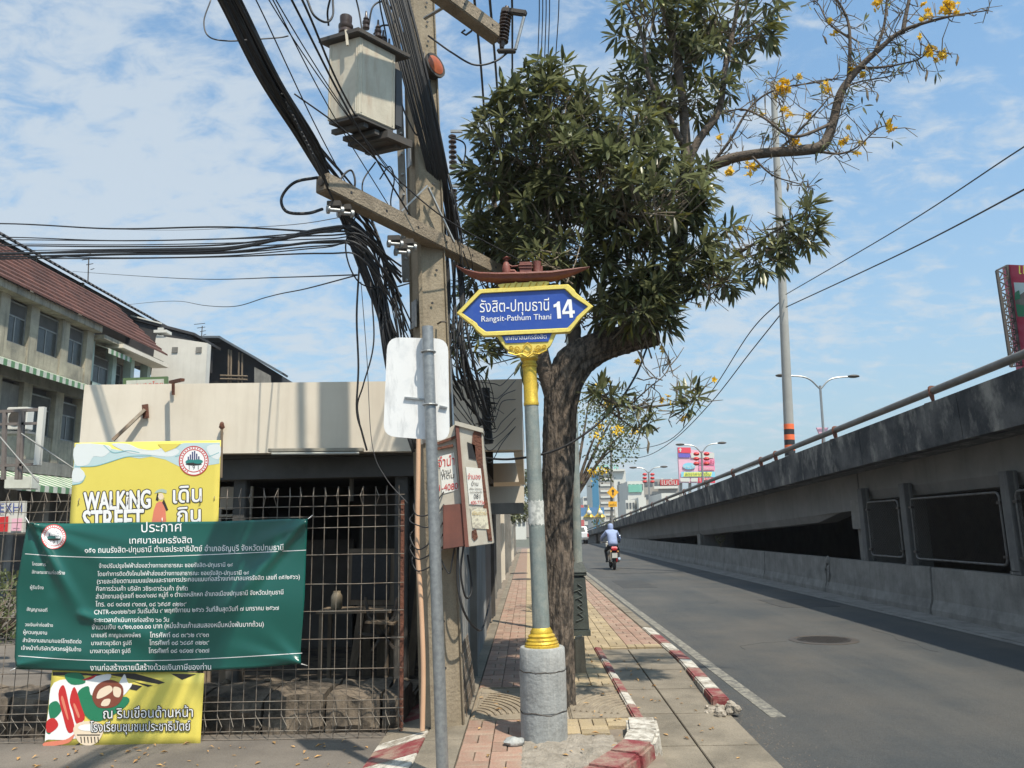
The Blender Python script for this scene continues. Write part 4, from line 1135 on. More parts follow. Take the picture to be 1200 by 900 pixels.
MB().box(-5.4, -1.05, 7.3, 7.95, 0, .17).build('lower_step', ledgem, LG, bevel=.02)

# ============================================================ BANNERS
def folds(px, py):
    """depth of the folds in the green vinyl, metres towards the camera"""
    d = 0
    def ridge(x0, y0, x1, y1, a, wd, fade=1.0):
        L2 = (x1 - x0) ** 2 + (y1 - y0) ** 2; t = ((px - x0) * (x1 - x0) + (py - y0) * (y1 - y0)) / L2
        tt = min(max(t, 0), 1); cx_, cy_ = x0 + (x1 - x0) * tt, y0 + (y1 - y0) * tt
        s_ = math.hypot(px - cx_, py - cy_); w_ = wd * (.5 + tt * 1.6)
        return a * math.exp(-(s_ / w_) ** 2) * (1 - tt * .75 * fade)
    d += ridge(36, 612, 95, 720, .034, 5); d += ridge(36, 612, 62, 690, -.02, 4); d += ridge(95, 720, 190, 752, .018, 8, .4)
    d += ridge(36, 612, 130, 660, .020, 6); d += ridge(36, 612, 190, 640, .012, 6)
    d += ridge(358, 612, 245, 735, .026, 6); d += ridge(358, 612, 300, 640, .016, 5); d += ridge(358, 612, 285, 720, -.012, 6)
    d += ridge(352, 777, 270, 760, .016, 6); d += ridge(352, 777, 300, 735, .014, 7); d += ridge(20, 780, 90, 765, .018, 6); d += ridge(20, 780, 60, 740, .010, 6)
    d += .010 * math.sin(px * .035 + py * .012) + .006 * math.sin(px * .011 - py * .05 + 2)
    d += .012 * math.exp(-((px - 190) / 90) ** 2) * math.sin((py - 610) / 170 * math.pi)
    return d * 1.7
def sG(px, py, off=0): return AY(px, py, 6.375 - folds(px, py) - off)
GB = thing('green_notice_banner', 'large green vinyl notice banner with white Thai text tied to the wire fence', 'banner', AY(190, 700, 6.38))
edgeT = interp([(18, 612), (34, 613), (70, 613.5), (150, 612), (250, 611), (330, 608), (362, 608)])
edgeB = interp([(0, 784), (20, 784), (80, 786), (140, 788), (220, 787), (300, 783), (350, 778.5), (362, 778)])
edgeL = interp([(606, 34), (640, 27), (690, 19), (730, 19), (770, 17), (790, 20)])
edgeR = interp([(600, 361), (640, 359), (700, 357), (760, 352.5), (790, 353)])
mb = MB(); nx_, ny_ = 110, 60
for j in range(ny_ + 1):
    for i in range(nx_ + 1):
        u, v_ = i / nx_, j / ny_
        xa = 20 + u * 338
        ya, yb_ = edgeT(xa), edgeB(xa); y = ya + (yb_ - ya) * v_
        xl, xr = edgeL(y), edgeR(y); x = xl + (xr - xl) * u
        mb.v.append(tuple(sG(x, y)))
for j in range(ny_):
    for i in range(nx_):
        a = j * (nx_ + 1) + i; mb.f.append((a, a + 1, a + nx_ + 2, a + nx_ + 1))
gbm = mb.build('vinyl', bgreen, GB, smooth='all')
_m = gbm.modifiers.new('thick', 'SOLIDIFY'); _m.thickness = .001; _m.offset = 0
def z7(x, y): return (x / 3, 600 + y / 3)
LINES = [
 ('ประกาศ', 497, 639, 71, 68, 1.0, .03), ('เทศบาลนครรังสิต', 455, 674, 111, 109, 1.0, .02),
 ('๑๕๑ ถนนรังสิต-ปทุมธานี ตำบลประชาธิปัตย์ อำเภอธัญบุรี จังหวัดปทุมธานี', 298, 996, 144, 134, 1.15, .012),
 ('โครงการ', 113, 161, 188, 190, 1.1, .01), ('จ้างปรับปรุงไฟฟ้าส่องสว่างทางสาธารณะ ซอยรังสิต-ปทุมธานี ๑๔', 348, 818, 197, 192, 1.1, .01),
 ('ลักษณะงานก่อสร้าง', 112, 228, 216, 220, 1.1, .01), ('โดยทำการติดตั้งโคมไฟฟ้าส่องสว่างทางสาธารณะ ซอยรังสิต-ปทุมธานี ๑๔', 343, 875, 225, 220, 1.1, .01),
 ('(รายละเอียดตามแบบแปลนและรายการประกอบแบบก่อสร้างเทศบาลนครรังสิต เลขที่ ๓๕/๒๕๖๖)', 341, 1054, 252, 235, 1.15, .01),
 ('ผู้รับจ้าง', 106, 153, 270, 272, 1.1, .01), ('กิจการร่วมค้า บริษัท วชิระดาร่วมค้า จำกัด', 338, 660, 277, 276, 1.1, .03),
 ('สำนักงานอยู่เลขที่ ๒๐๐/๑๗๘ หมู่ที่ ๑ ตำบลหลักหก อำเภอเมืองปทุมธานี จังหวัดปทุมธานี', 337, 996, 305, 289, 1.15, .01),
 ('โทร. ๐๘ ๑๘๑๗ ๙๑๓๗, ๐๘ ๖๕๘๕ ๓๒๒๙', 336, 655, 332, 331, 1.1, .01),
 ('สัญญาเลขที่', 94, 166, 347, 351, 1.1, .01), ('CNTR-๐๐๑๒๒/๖๗ วันเริ่มต้น ๙ พฤศจิกายน ๒๕๖๖ วันที่สิ้นสุดวันที่ ๗ มกราคม ๒๕๖๗', 331, 980, 360, 344, 1.15, .01),
 ('ระยะเวลาดำเนินการก่อสร้าง ๖๐ วัน', 330, 594, 387, 386, 1.1, .01),
 ('วงเงินค่าก่อสร้าง', 88, 186, 401, 404, 1.1, .01), ('จำนวนเงิน ๑,๙๒๑,๐๐๐.๐๐ บาท (หนึ่งล้านเก้าแสนสองหมื่นหนึ่งพันบาทถ้วน)', 323, 927, 413, 402, 1.15, .03),
 ('ผู้ควบคุมงาน', 82, 165, 428, 431, 1.1, .01), ('นายเสรี กาญจนพงษ์พร', 322, 495, 440, 440, 1.1, .01), ('โทรศัพท์ ๐๘ ๓๙๖๒ ๙๙๑๓', 527, 734, 441, 439, 1.1, .01),
 ('สำนักงานสนาม/เบอร์โทรติดต่อ', 80, 286, 457, 462, 1.1, .02), ('นางสาวยุวธิดา รูปดี', 321, 462, 468, 467, 1.1, .01), ('โทรศัพท์ ๐๘ ๖๘๘๕ ๓๒๒๙', 525, 735, 468, 466, 1.1, .01),
 ('เจ้าหน้าที่บริษัท/วิศวกรผู้รับจ้าง', 75, 285, 484, 490, 1.1, .02), ('นางสาวยุวธิดา รูปดี', 317, 458, 496, 495, 1.1, .01), ('โทรศัพท์ ๐๘ ๑๘๑๗ ๙๑๓๗', 522, 735, 496, 494, 1.1, .01),
 ('งานก่อสร้างรายนี้สร้างด้วยเงินภาษีของท่าน', 317, 742, 557, 554, 1.1, .02)]
for (t_, xa, xb, ya, yb_, sy_, bo) in LINES:
    tm = MB(); p0, p1 = z7(xa, ya), z7(xb, yb_)
    text(tm, sG, t_, p0[0], p1[0], p0[1], p1[1], sy=sy_, bold=bo * .8 + .012, off=.0022)
    tm.build('lettering_line', white, GB, fixn=False)
for pts in ([(88, 147), (220, 156), (400, 160), (600, 155), (800, 147), (1076, 134)], [(64, 506), (300, 521), (560, 522), (800, 512), (1062, 496)]):
    P = [z7(x, y) for x, y in smooth_path([(x, y, 0) for x, y in pts], 14) for x, y in [(x, y)]] if False else [z7(p.x, p.y) for p in smooth_path([(x, y, 0) for x, y in pts], 14)]
    tm = MB(); strip(tm, sG, P, .7, .002); tm.build('rule_line', white, GB, fixn=False)
# municipal emblem
def emblem(surf, cx, cy, r, parent, off=.002):
    E_ = []
    def ring(r0, r1, mat, nm, o_):
        mb = MB(); n = 40
        for i in range(n):
            a, b = 6.2832 * i / n, 6.2832 * (i + 1) / n
            mb.add([surf(cx + r0 * math.cos(a), cy + r0 * math.sin(a), o_), surf(cx + r1 * math.cos(a), cy + r1 * math.sin(a), o_), surf(cx + r1 * math.cos(b), cy + r1 * math.sin(b), o_), surf(cx + r0 * math.cos(b), cy + r0 * math.sin(b), o_)], [(0, 1, 2, 3)])
        return mb.build(nm, mat, parent, fixn=False)
    off += .0015
    for q in range(4): ring(r * q / 4, r * (q + 1) / 4, white, 'emblem_disc', off)
    e = ring(r * .93, r * 1.0, inkred, 'emblem_ring', off + .0005); ring(r * .72, r * .78, inkred, 'emblem_ring', off + .0005)
    mb = MB()
    for i in range(30):
        a = 6.2832 * i / 30
        if 1.2 < a < 1.95: continue
        shape(mb, surf, [(cx + r * (.855 + .045 * q) * math.cos(a + w_), cy + r * (.855 + .045 * q) * math.sin(a + w_)) for q, w_ in ((-1, -.05), (1, -.05), (1, .05), (-1, .05))], off + .0005)
    mb.build('emblem_lettering', inkred, parent, fixn=False)
    mb = MB()
    for dx, h in ((-.36, .28), (-.22, .42), (-.08, .60), (.06, .66), (.2, .48), (.34, .30)):
        shape(mb, surf, [(cx + r * (dx - .045), cy - r * .02), (cx + r * (dx - .045), cy - r * h), (cx + r * (dx + .045), cy - r * h), (cx + r * (dx + .045), cy - r * .02)], off + .0006)
    mb.build('emblem_towers', inknavy, parent, fixn=False)
    mb = MB(); shape(mb, surf, disc_pts(cx - .2 * r, cy + .08 * r, .36 * r, .17 * r, 14), off + .0008); shape(mb, surf, disc_pts(cx + .28 * r, cy + .05 * r, .34 * r, .15 * r, 14), off + .0011)
    mb.build('emblem_green', M('emblem green', (.03, .22, .20), rough=.5), parent, fixn=False)
    mb = MB(); shape(mb, surf, disc_pts(cx, cy + .22 * r, .55 * r, .10 * r, 14), off + .0009); mb.build('emblem_shadow', inkb, parent, fixn=False)
    mb = MB(); text(mb, surf, '๒๕๖๖' if False else '1 9 1', cx - .32 * r, cx + .32 * r, cy + .58 * r, sy=1.0, bold=.02, off=off + .0009); mb.build('emblem_numerals', inkb, parent, fixn=False)
emblem(sG, 63, 629, 14.5, GB)
# ties
for k, (px, py, qx, qy) in enumerate(((34, 613, 30, 606), (361, 608, 366, 604), (18, 783, 12, 786), (353, 778, 360, 780), (190, 612, 190, 606))):
    MB().tube(smooth_path([sG(px, py, .003), AY((px + qx) / 2, (py + qy) / 2, 6.36), AY(qx, qy, 6.44)], 3), .003, 5).build('tie', white, GB)

YB = thing('yellow_walking_street_banner', 'yellow walking street banner with clouds and a woman in a hat, above the green banner', 'banner', AY(170, 560, 6.41))
def sY(px, py, off=0): return AY(px, py, 6.412 + .0015 * math.sin(px * .03) - off)
mb = MB(); nx_ = 24
P0, P1, P2, P3 = (87.5, 519), (259, 516), (255, 640), (80, 640)
for j in range(9):
    for i in range(nx_ + 1):
        u, v_ = i / nx_, j / 8
        x = (P0[0] * (1 - u) + P1[0] * u) * (1 - v_) + (P3[0] * (1 - u) + P2[0] * u) * v_; y = (P0[1] * (1 - u) + P1[1] * u) * (1 - v_) + (P3[1] * (1 - u) + P2[1] * u) * v_
        mb.v.append(tuple(sY(x, y)))
for j in range(8):
    for i in range(nx_): a = j * (nx_ + 1) + i; mb.f.append((a, a + 1, a + nx_ + 2, a + nx_ + 1))
o = mb.build('vinyl', byel, YB, smooth='all'); _m = o.modifiers.new('thick', 'SOLIDIFY'); _m.thickness = .001; _m.offset = 0
def z6(pts): return [(x / 4.286, 500 + y / 4.286) for x, y in pts]
mb = MB(); shape(mb, sY, z6([(380, 86), (1105, 80), (1102, 185), (1040, 195), (980, 180), (900, 200), (830, 165), (760, 150), (700, 160), (640, 150), (560, 175), (500, 195), (400, 200), (430, 250), (400, 290), (362, 290)]), .0015); mb.build('printed_sky', bsky, YB, fixn=False)
mb = MB()
for k, q in enumerate(([(382, 92), (520, 90), (560, 110), (520, 150), (470, 150), (440, 190), (378, 190)], [(560, 88), (640, 86), (700, 110), (780, 118), (830, 100), (900, 120), (860, 150), (740, 140), (650, 130)], [(368, 215), (400, 210), (425, 235), (415, 270), (365, 275)], [(1040, 100), (1104, 92), (1102, 160), (1060, 150)])):
    shape(mb, sY, z6(blob(q)), .0022 + k * .0001)
mb.build('printed_clouds', bcloud, YB, fixn=False)
mb = MB()
for q in ([(375, 200), (470, 198), (540, 180), (640, 150), (760, 145)], [(520, 92), (570, 130), (640, 120), (700, 130)], [(364, 292), (410, 280), (430, 245)], [(880, 150), (960, 130), (1040, 150), (1100, 130)]):
    strip(mb, sY, z6([(p.x, p.y) for p in smooth_path([(a, b, 0) for a, b in q], 5)]), .9, .0030)
mb.build('printed_outlines', bteal, YB, fixn=False)
mb = MB(); shape(mb, sY, z6([(790, 86), (910, 84), (880, 108), (830, 128)]), .0036); mb.build('printed_sun_gap', byel, YB, fixn=False)
emblem(sY, 227, 540, 17.5, YB)
tm = MB()
for (t_, xa, xb, ya, yb_, sy_, bo) in (('WALKiNG', 98.5, 176, 598, 595, 1.75, .06), ('STREET', 97.5, 168, 623, 621, 1.6, .06), ('เดิน', 203, 236, 589.5, 587.5, 1.1, .03), ('กิน', 208, 235, 613, 611, 1.0, .03)):
    text_outlined(tm, sY, t_, xa, xb, ya, yb_, 1.9 if t_[0] in 'WS' else 1.4, sy=sy_, bold=bo)
tm.build('lettering_outline', inkb, YB, fixn=False)
tm = MB()
for (t_, xa, xb, ya, yb_, sy_, bo, w_) in (('WALKiNG', 98.5, 176, 598, 595, 1.75, .06, .75), ('STREET', 97.5, 168, 623, 621, 1.6, .06, .75), ('เดิน', 203, 236, 589.5, 587.5, 1.1, .03, .4), ('กิน', 208, 235, 613, 611, 1.0, .03, .4)):
    text_outlined(tm, sY, t_, xa, xb, ya, yb_, w_, sy=sy_, bold=bo, off=.0045)
tm.build('lettering', white, YB, fixn=False)
mb = MB(); shape(mb, sY, z6([(785, 385), (800, 375), (820, 378), (830, 400), (835, 480), (762, 480), (772, 420)]), .002); mb.build('printed_dress', inkcoral, YB, fixn=False)
mb = MB(); shape(mb, sY, z6([(790, 330), (800, 345), (795, 375), (782, 368)]), .0022); shape(mb, sY, z6([(822, 362), (832, 385), (845, 418), (835, 424), (815, 380)]), .0022); mb.build('printed_hair', inkb, YB, fixn=False)
mb = MB(); shape(mb, sY, [(x / 4.286, 500 + y / 4.286) for x, y in disc_pts(808, 350, 14, 18, 12)], .0026); mb.build('printed_face', inkskin, YB, fixn=False)
mb = MB(); shape(mb, sY, z6([(775, 335), (790, 318), (815, 312), (838, 320), (836, 335), (805, 328)]), .003); mb.build('printed_hat', M('hat print', (.42, .52, .46), rough=.6), YB, fixn=False)

LB = thing('yellow_food_banner', 'small yellow banner with food pictures leaning at the foot of the fence', 'banner', AY(150, 878, 6.41))
def sL(px, py, off=0): return AY(px, py, 6.40 - (py - 785) * .0002 + .0015 * math.sin(px * .04) - off)
mb = MB(); P0, P1, P2, P3 = (62, 778), (239.5, 789), (234.5, 877), (51, 878.5)
for j in range(7):
    for i in range(25):
        u, v_ = i / 24, j / 6
        x = (P0[0] * (1 - u) + P1[0] * u) * (1 - v_) + (P3[0] * (1 - u) + P2[0] * u) * v_; y = (P0[1] * (1 - u) + P1[1] * u) * (1 - v_) + (P3[1] * (1 - u) + P2[1] * u) * v_
        mb.v.append(tuple(sL(x, y)))
for j in range(6):
    for i in range(24): a = j * 25 + i; mb.f.append((a, a + 1, a + 26, a + 25))
o = mb.build('vinyl', byel, LB, smooth='all'); _m = o.modifiers.new('thick', 'SOLIDIFY'); _m.thickness = .001; _m.offset = 0
def l7(pts): return [(x / 3, 600 + y / 3) for x, y in pts]
def prt(mat, nm, *polys, o0=.002):
    mb = MB()
    for k, q in enumerate(polys): shape(mb, sL, l7(q if nm in ('printed_dark_bands', 'printed_stripes', 'printed_bowl_stripes', 'printed_soup') else blob(q)), o0 + k * .0001)
    return mb.build(nm, mat, LB, fixn=False)
prt(inkb, 'printed_dark_bands', [(185, 562), (500, 568), (580, 600), (520, 615), (440, 585), (300, 574), (185, 575)], [(600, 568), (690, 570), (640, 590)], [(440, 600), (500, 612), (480, 628), (430, 618)], [(156, 822), (260, 822), (285, 808), (270, 838), (155, 838)])
prt(byel, 'printed_stripes', [(330, 565), (350, 566), (560, 606), (545, 612)], [(470, 566), (490, 567), (580, 588), (570, 594)], o0=.0028)
prt(white, 'printed_plates', [(190, 600), (300, 585), (390, 570), (360, 620), (300, 690), (290, 780), (240, 800), (170, 800), (158, 800), (170, 700)], [(430, 580), (440, 572), (450, 600), (465, 605), (440, 640), (420, 650), (400, 640)], o0=.0034)
prt(inkgreen, 'printed_herbs', [(228, 572), (280, 566), (300, 600), (250, 606)], [(172, 680), (200, 665), (215, 700), (180, 730)], [(272, 640), (310, 612), (330, 650), (445, 650), (440, 685), (350, 735), (300, 715)], [(165, 745), (180, 738), (178, 778), (163, 775)], o0=.004)
prt(inkred, 'printed_prawns', [(205, 640), (225, 610), (245, 690), (262, 760), (240, 775), (222, 720)], [(245, 660), (262, 615), (285, 680), (298, 725), (270, 745), (256, 700)], [(165, 735), (190, 725), (205, 750), (180, 775), (163, 770)], [(290, 590), (340, 572), (320, 588)], o0=.0048)
prt(inkcoral, 'printed_highlights', [(215, 660), (222, 650), (240, 720), (236, 726)], [(258, 680), (264, 675), (280, 715), (274, 722)], [(158, 810), (230, 800), (262, 780), (240, 812), (160, 824)], o0=.0056)
prt(inkbrown, 'printed_dish', [(325, 640), (345, 605), (390, 590), (430, 612), (430, 655), (400, 685), (350, 688), (330, 668)], o0=.0056)
prt(inkskin, 'printed_dumplings', [(340, 655), (350, 625), (385, 610), (395, 628), (365, 650)], [(400, 615), (425, 622), (420, 650), (400, 645)], [(355, 680), (365, 660), (388, 658), (380, 680)], o0=.0062)
prt(inkskin, 'printed_bowl', [(258, 760), (280, 740), (330, 736), (365, 755), (350, 800), (320, 820), (285, 815), (265, 790)], o0=.0062)
prt(inkb, 'printed_bowl_stripes', [(270, 782), (352, 782), (350, 786), (271, 786)], *[[(x, 790), (x + 4, 790), (x + 6, 812), (x + 3, 812)] for x in range(282, 345, 12)], o0=.0070)
prt(white, 'printed_soup', disc_pts(312, 758, 38, 12, 16), o0=.0072)
tm = MB(); text_outlined(tm, sL, 'ณ ริมเขื่อนด้านหน้า', 121, 226, 842, 840, 1.0, sy=1.15, bold=.04, off=.0078); text_outlined(tm, sL, 'โรงเรียนชุมชนประชาธิปัตย์', 106, 223, 857.5, 856, .9, sy=1.35, bold=.03, off=.0078)
tm.build('lettering_outline', inkb, LB, fixn=False)
tm = MB(); text(tm, sL, 'ณ ริมเขื่อนด้านหน้า', 121, 226, 842, 840, sy=1.15, bold=.03, off=.0105); text(tm, sL, 'โรงเรียนชุมชนประชาธิปัตย์', 106, 223, 857.5, 856, sy=1.35, bold=.03, off=.0105)
tm.build('lettering', white, LB, fixn=False)

# ============================================================ LOW BUILDING WITH THE CREAM FASCIA
BY = 8.0
LBD = thing('low_building', 'low open building with a long cream fascia behind the wire fence', 'building', (-2.5, 9, 0))
fa = [AY(99, 451, BY), AY(520, 446, BY), AY(612, 444, BY), AY(612, 527, BY), AY(300, 531, BY), AY(92, 533, BY)]
MB().prism(fa, (0, .16, 0)).build('fascia', fasciam, LBD)
MB().box(fa[0].x + .02, -.03, BY + .17, 14.5, 3.02, 3.12).build('roof_slab', greyconc, LBD)
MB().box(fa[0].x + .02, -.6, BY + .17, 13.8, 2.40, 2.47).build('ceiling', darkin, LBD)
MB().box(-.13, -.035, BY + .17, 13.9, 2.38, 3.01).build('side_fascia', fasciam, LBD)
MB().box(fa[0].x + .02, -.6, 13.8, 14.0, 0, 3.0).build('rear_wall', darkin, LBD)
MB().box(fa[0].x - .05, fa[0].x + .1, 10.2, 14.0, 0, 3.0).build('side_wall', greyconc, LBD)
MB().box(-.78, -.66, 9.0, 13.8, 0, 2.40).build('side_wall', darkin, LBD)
MB().box(fa[0].x + .1, -.8, 8.5, 13.8, -.02, .02).build('floor', ledgem, LBD)
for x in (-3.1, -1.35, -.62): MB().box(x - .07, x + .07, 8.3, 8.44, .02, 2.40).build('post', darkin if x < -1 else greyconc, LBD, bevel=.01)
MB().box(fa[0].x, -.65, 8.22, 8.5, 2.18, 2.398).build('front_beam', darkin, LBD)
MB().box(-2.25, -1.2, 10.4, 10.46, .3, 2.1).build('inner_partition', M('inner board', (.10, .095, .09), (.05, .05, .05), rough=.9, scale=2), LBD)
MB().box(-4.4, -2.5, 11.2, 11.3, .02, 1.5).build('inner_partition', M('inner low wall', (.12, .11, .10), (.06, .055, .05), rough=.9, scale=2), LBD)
# beams under the overhang at the sidewalk
p, q = AY(575, 590, 8.6), AY(612, 602, 8.6)
MB().box(-.62, -.04, 8.55, 8.7, q.z, p.z).build('overhang_beam', greyconc, LBD)
MB().box(-.62, -.04, 11.0, 11.2, 1.95, 2.2).build('overhang_beam', fasciam, LBD)
tl = AY(315, 528, 7.9), AY(426, 527, 7.9)
FL = thing('tube_light', 'long dirty fluorescent tube fixture under the cream fascia', 'light fixture', tl[0])
MB().bar(tl[0], tl[1], .07, .035).build('casing', M('old fixture', (.36, .34, .28), (.22, .2, .17), rough=.6, scale=4), FL, bevel=.004)
MB().tube([tl[0] + V((.04, -.02, -.035)), tl[1] + V((-.04, -.02, -.035))], .014, 8).build('tube', M('unlit tube', (.5, .5, .46), rough=.4), FL)
t = thing('angle_bracket', 'slanting rusty steel angle bracket propping the left end of the fascia', 'bracket', AY(132, 515, 7.9))
MB().bar(AY(132, 516, 7.85), AY(170, 480, 7.95), .05, .03).build('strut', M('weathered steel', (.40, .35, .28), (.22, .13, .08), rough=.8, scale=7), t)
MB().bar(AY(170, 474, 7.97), AY(171, 490, 7.97), .06, .02).build('foot', rust, t)
t = thing('stub_bracket', 'short rusty bracket stub at the top of the fascia above the yellow banner', 'bracket', AY(204, 450, 7.95))
MB().bar(AY(200, 448, 7.9), AY(214, 445, 7.6), .04, .03).bar(AY(203, 447, 7.95), AY(203, 463, 7.97), .03, .012).build('stub', rust, t)
t = thing('thin_post', 'thin rusty topped stick behind the right edge of the yellow banner', 'post', AY(259, 560, 7.9))
MB().tube([AY(259, 560, 7.9), AY(260, 502, 7.95)], .014, 6).build('stick', wood, t)
lp_ = AY(260, 499, 7.95); l = lump(lp_, .03, .03, .04, 4, .4, 8, 5); l.build('rusty_head', rust, t)
# things standing inside
BB = thing('black_board', 'black board in a shabby frame standing inside the dark building', 'board', AY(435, 706, 8.8))
bx = [AY(x, y, 8.8) for x, y in ((409, 643), (464, 643), (462, 709), (407, 709))]
MB().prism(bx, (0, .05, 0)).build('frame', wood, BB)
bx = [AY(x, y, 8.79) for x, y in ((413, 648), (458, 648), (456, 703), (411, 703))]
MB().prism(bx, (0, .01, 0)).build('panel', black, BB)
TBL = thing('old_table', 'old cluttered table standing in front of the black board', 'table', AY(420, 780, 8.5))
a, b = AY(376, 714, 8.5), AY(462, 714, 8.5)
MB().box(a.x, b.x, 8.3, 8.75, a.z - .03, a.z).build('tabletop', wood, TBL)
for x in (a.x + .05, b.x - .05):
    for yy in (8.34, 8.71): MB().bar((x, yy, .02), (x, yy, a.z - .03), .04, .04).build('leg', wood, TBL)
t = thing('jar', 'dusty jar standing on the left end of the old table', 'jar', (a.x + .18, 8.45, a.z))
MB().lathe([(.045, 0), (.06, .02), (.06, .14), (.04, .17), (.04, .19)], (a.x + .18, 8.45, a.z), 14).build('body', M('dusty jar', (.30, .25, .18), (.2, .16, .11), rough=.4, scale=9), t, smooth=True)
CHR = thing('broken_chair', 'dark broken folding chair leaning beside the old table', 'chair', AY(445, 790, 8.2))
mb = MB(); A = lambda x, y: AY(x, y, 8.15)
for (p, q) in (((432, 722), (462, 760)), ((462, 722), (436, 762)), ((420, 742), (470, 748)), ((432, 722), (428, 700)), ((462, 722), (466, 700))): mb.bar(A(*p), A(*q), .025, .025)
mb.build('frame', darksteel, CHR)
MB().bar(A(430, 728), A(464, 730), .22, .02).build('seat', wood, CHR)
for k, (x0, x1, y_, z_, lab) in enumerate(((-2.0, -1.35, 9.2, .9, 'old grey planks leaning on the inner wall right of the black board'), (-3.9, -3.2, 9.0, 1.2, 'old planks leaning in the dark interior behind the green banner'))):
    t = thing('leaning_planks', lab, 'planks', (x0, y_, 0))
    for q in range(5):
        xx = x0 + (x1 - x0) * q / 4; MB().bar((xx, y_ - .2, .02), (xx + R.uniform(-.15, .15), y_ + .15, z_ + R.uniform(0, .5)), .09, .02).build('plank', wood, t)
t = thing('white_plastic_chair', 'white plastic chair standing inside just right of the yellow banner', 'chair', AY(268, 610, 10))
cp_ = AY(270, 604, 10)
cm_ = MB().box(cp_.x - .22, cp_.x + .22, 9.8, 10.2, cp_.z - .02, cp_.z + .01); cm_.build('seat', farwhite, t, bevel=.008)
MB().box(cp_.x - .22, cp_.x + .22, 10.18, 10.21, cp_.z + .08, cp_.z + .38).build('backrest', farwhite, t, bevel=.008)
for sx in (-.2, .2):
    for sy_ in (9.82, 10.18): MB().bar((cp_.x + sx, sy_, .02), (cp_.x + sx, sy_, cp_.z - .02 if sy_ < 10 else cp_.z + .1), .03, .03).build('leg', farwhite, t)
t = thing('hanging_pipe', 'thin grey pipe hanging from the ceiling behind the tube light', 'pipe', (-2.0, 8.8, 1.9))
MB().tube([(-2.0, 8.8, 2.39), (-2.0, 8.8, 1.95)], .025, 8).build('pipe', greyconc, t)
dbm = MB()
for k in range(60):
    x, y = R.uniform(-4.6, -1.1), R.uniform(7.4, 8.4); r_ = R.uniform(.02, .07)
    l = lump((x, y, .18 if y < 7.95 else .03), r_, r_, r_ * .5, k, .5, 6, 4); dbm.add(l.v, l.f)
dbm.build('rubble_heap', ledgem, None, kind='stuff')
# corrugated sheets along the sidewalk
CS = thing('corrugated_wall', 'grey corrugated sheet wall along the inner edge of the sidewalk', 'wall', (-.62, 9, .1))
def corr(y0, y1, z0, z1, x, mat, par, nm='sheet'):
    mb = MB(); n = int((y1 - y0) / .02)
    for i in range(n + 1):
        y = y0 + (y1 - y0) * i / n; xo = x + .012 * math.sin(y / .076 * 6.2832)
        mb.v.append((xo, y, z0)); mb.v.append((xo, y, z1))
    for i in range(n): mb.f.append((2 * i, 2 * i + 1, 2 * i + 3, 2 * i + 2))
    o = mb.build(nm, mat, par); o.modifiers.new('thick', 'SOLIDIFY').thickness = .002
    return o
for k in range(6):
    corr(6.75 + k * .78, 6.75 + k * .78 + .80, .10, 1.9 + R.uniform(-.06, .06), -.625 - .006 * (k % 2), sheet, CS)
for y in (6.72, 8.3, 9.9, 11.4): MB().box(-.72, -.64, y - .03, y + .03, 0, 2.0).build('post', wood, CS)
# shop fronts farther along the sidewalk
SH = thing('row_of_shop_fronts', 'row of shaded shop fronts along the far left of the sidewalk', 'building', (-3, 25, 0))
MB().box(-6, -1.1, 14.6, 52, 0, 3.0).build('wall', greyconc, SH)
for k, y in enumerate((13.2, 15.2, 17.6, 20.5, 24, 28, 33, 39, 46)):
    MB().box(-.92, -.72, y, y + .2, 0, 2.7).build('post', fasciam if k % 3 == 1 else greyconc, SH, bevel=.01)
    if k in (1, 3, 5, 7): MB().box(-1.08, -.35, y + .4, y + 3.2, 2.35, 2.42).build('awning', awnw if k % 2 else sheet, SH)
    MB().box(-1.095, -1.04, y + .35, y + 1.9, .15, 2.1).build('shutter', sheet if k % 2 else darkin, SH)
MB().box(-1.1, -.12, 14.2, 17, 2.45, 2.8).build('canopy', fasciam, SH)
PS = thing('pink_poster', 'small pink poster hung on the first shop front past the corrugated wall', 'poster', (-.8, 13.0, 1.6))
pp = [AY(x, y, 13.0) for x, y in ((577, 583), (585, 583), (586, 598), (578, 598))]
MB().prism(pp, (0, .01, 0)).build('sheet', pink, PS)
mb = MB(); text(mb, planeY(12.99), 'ขาย', 578.5, 584.5, 592, sy=1.2, bold=.05); mb.build('lettering', white, PS, fixn=False)

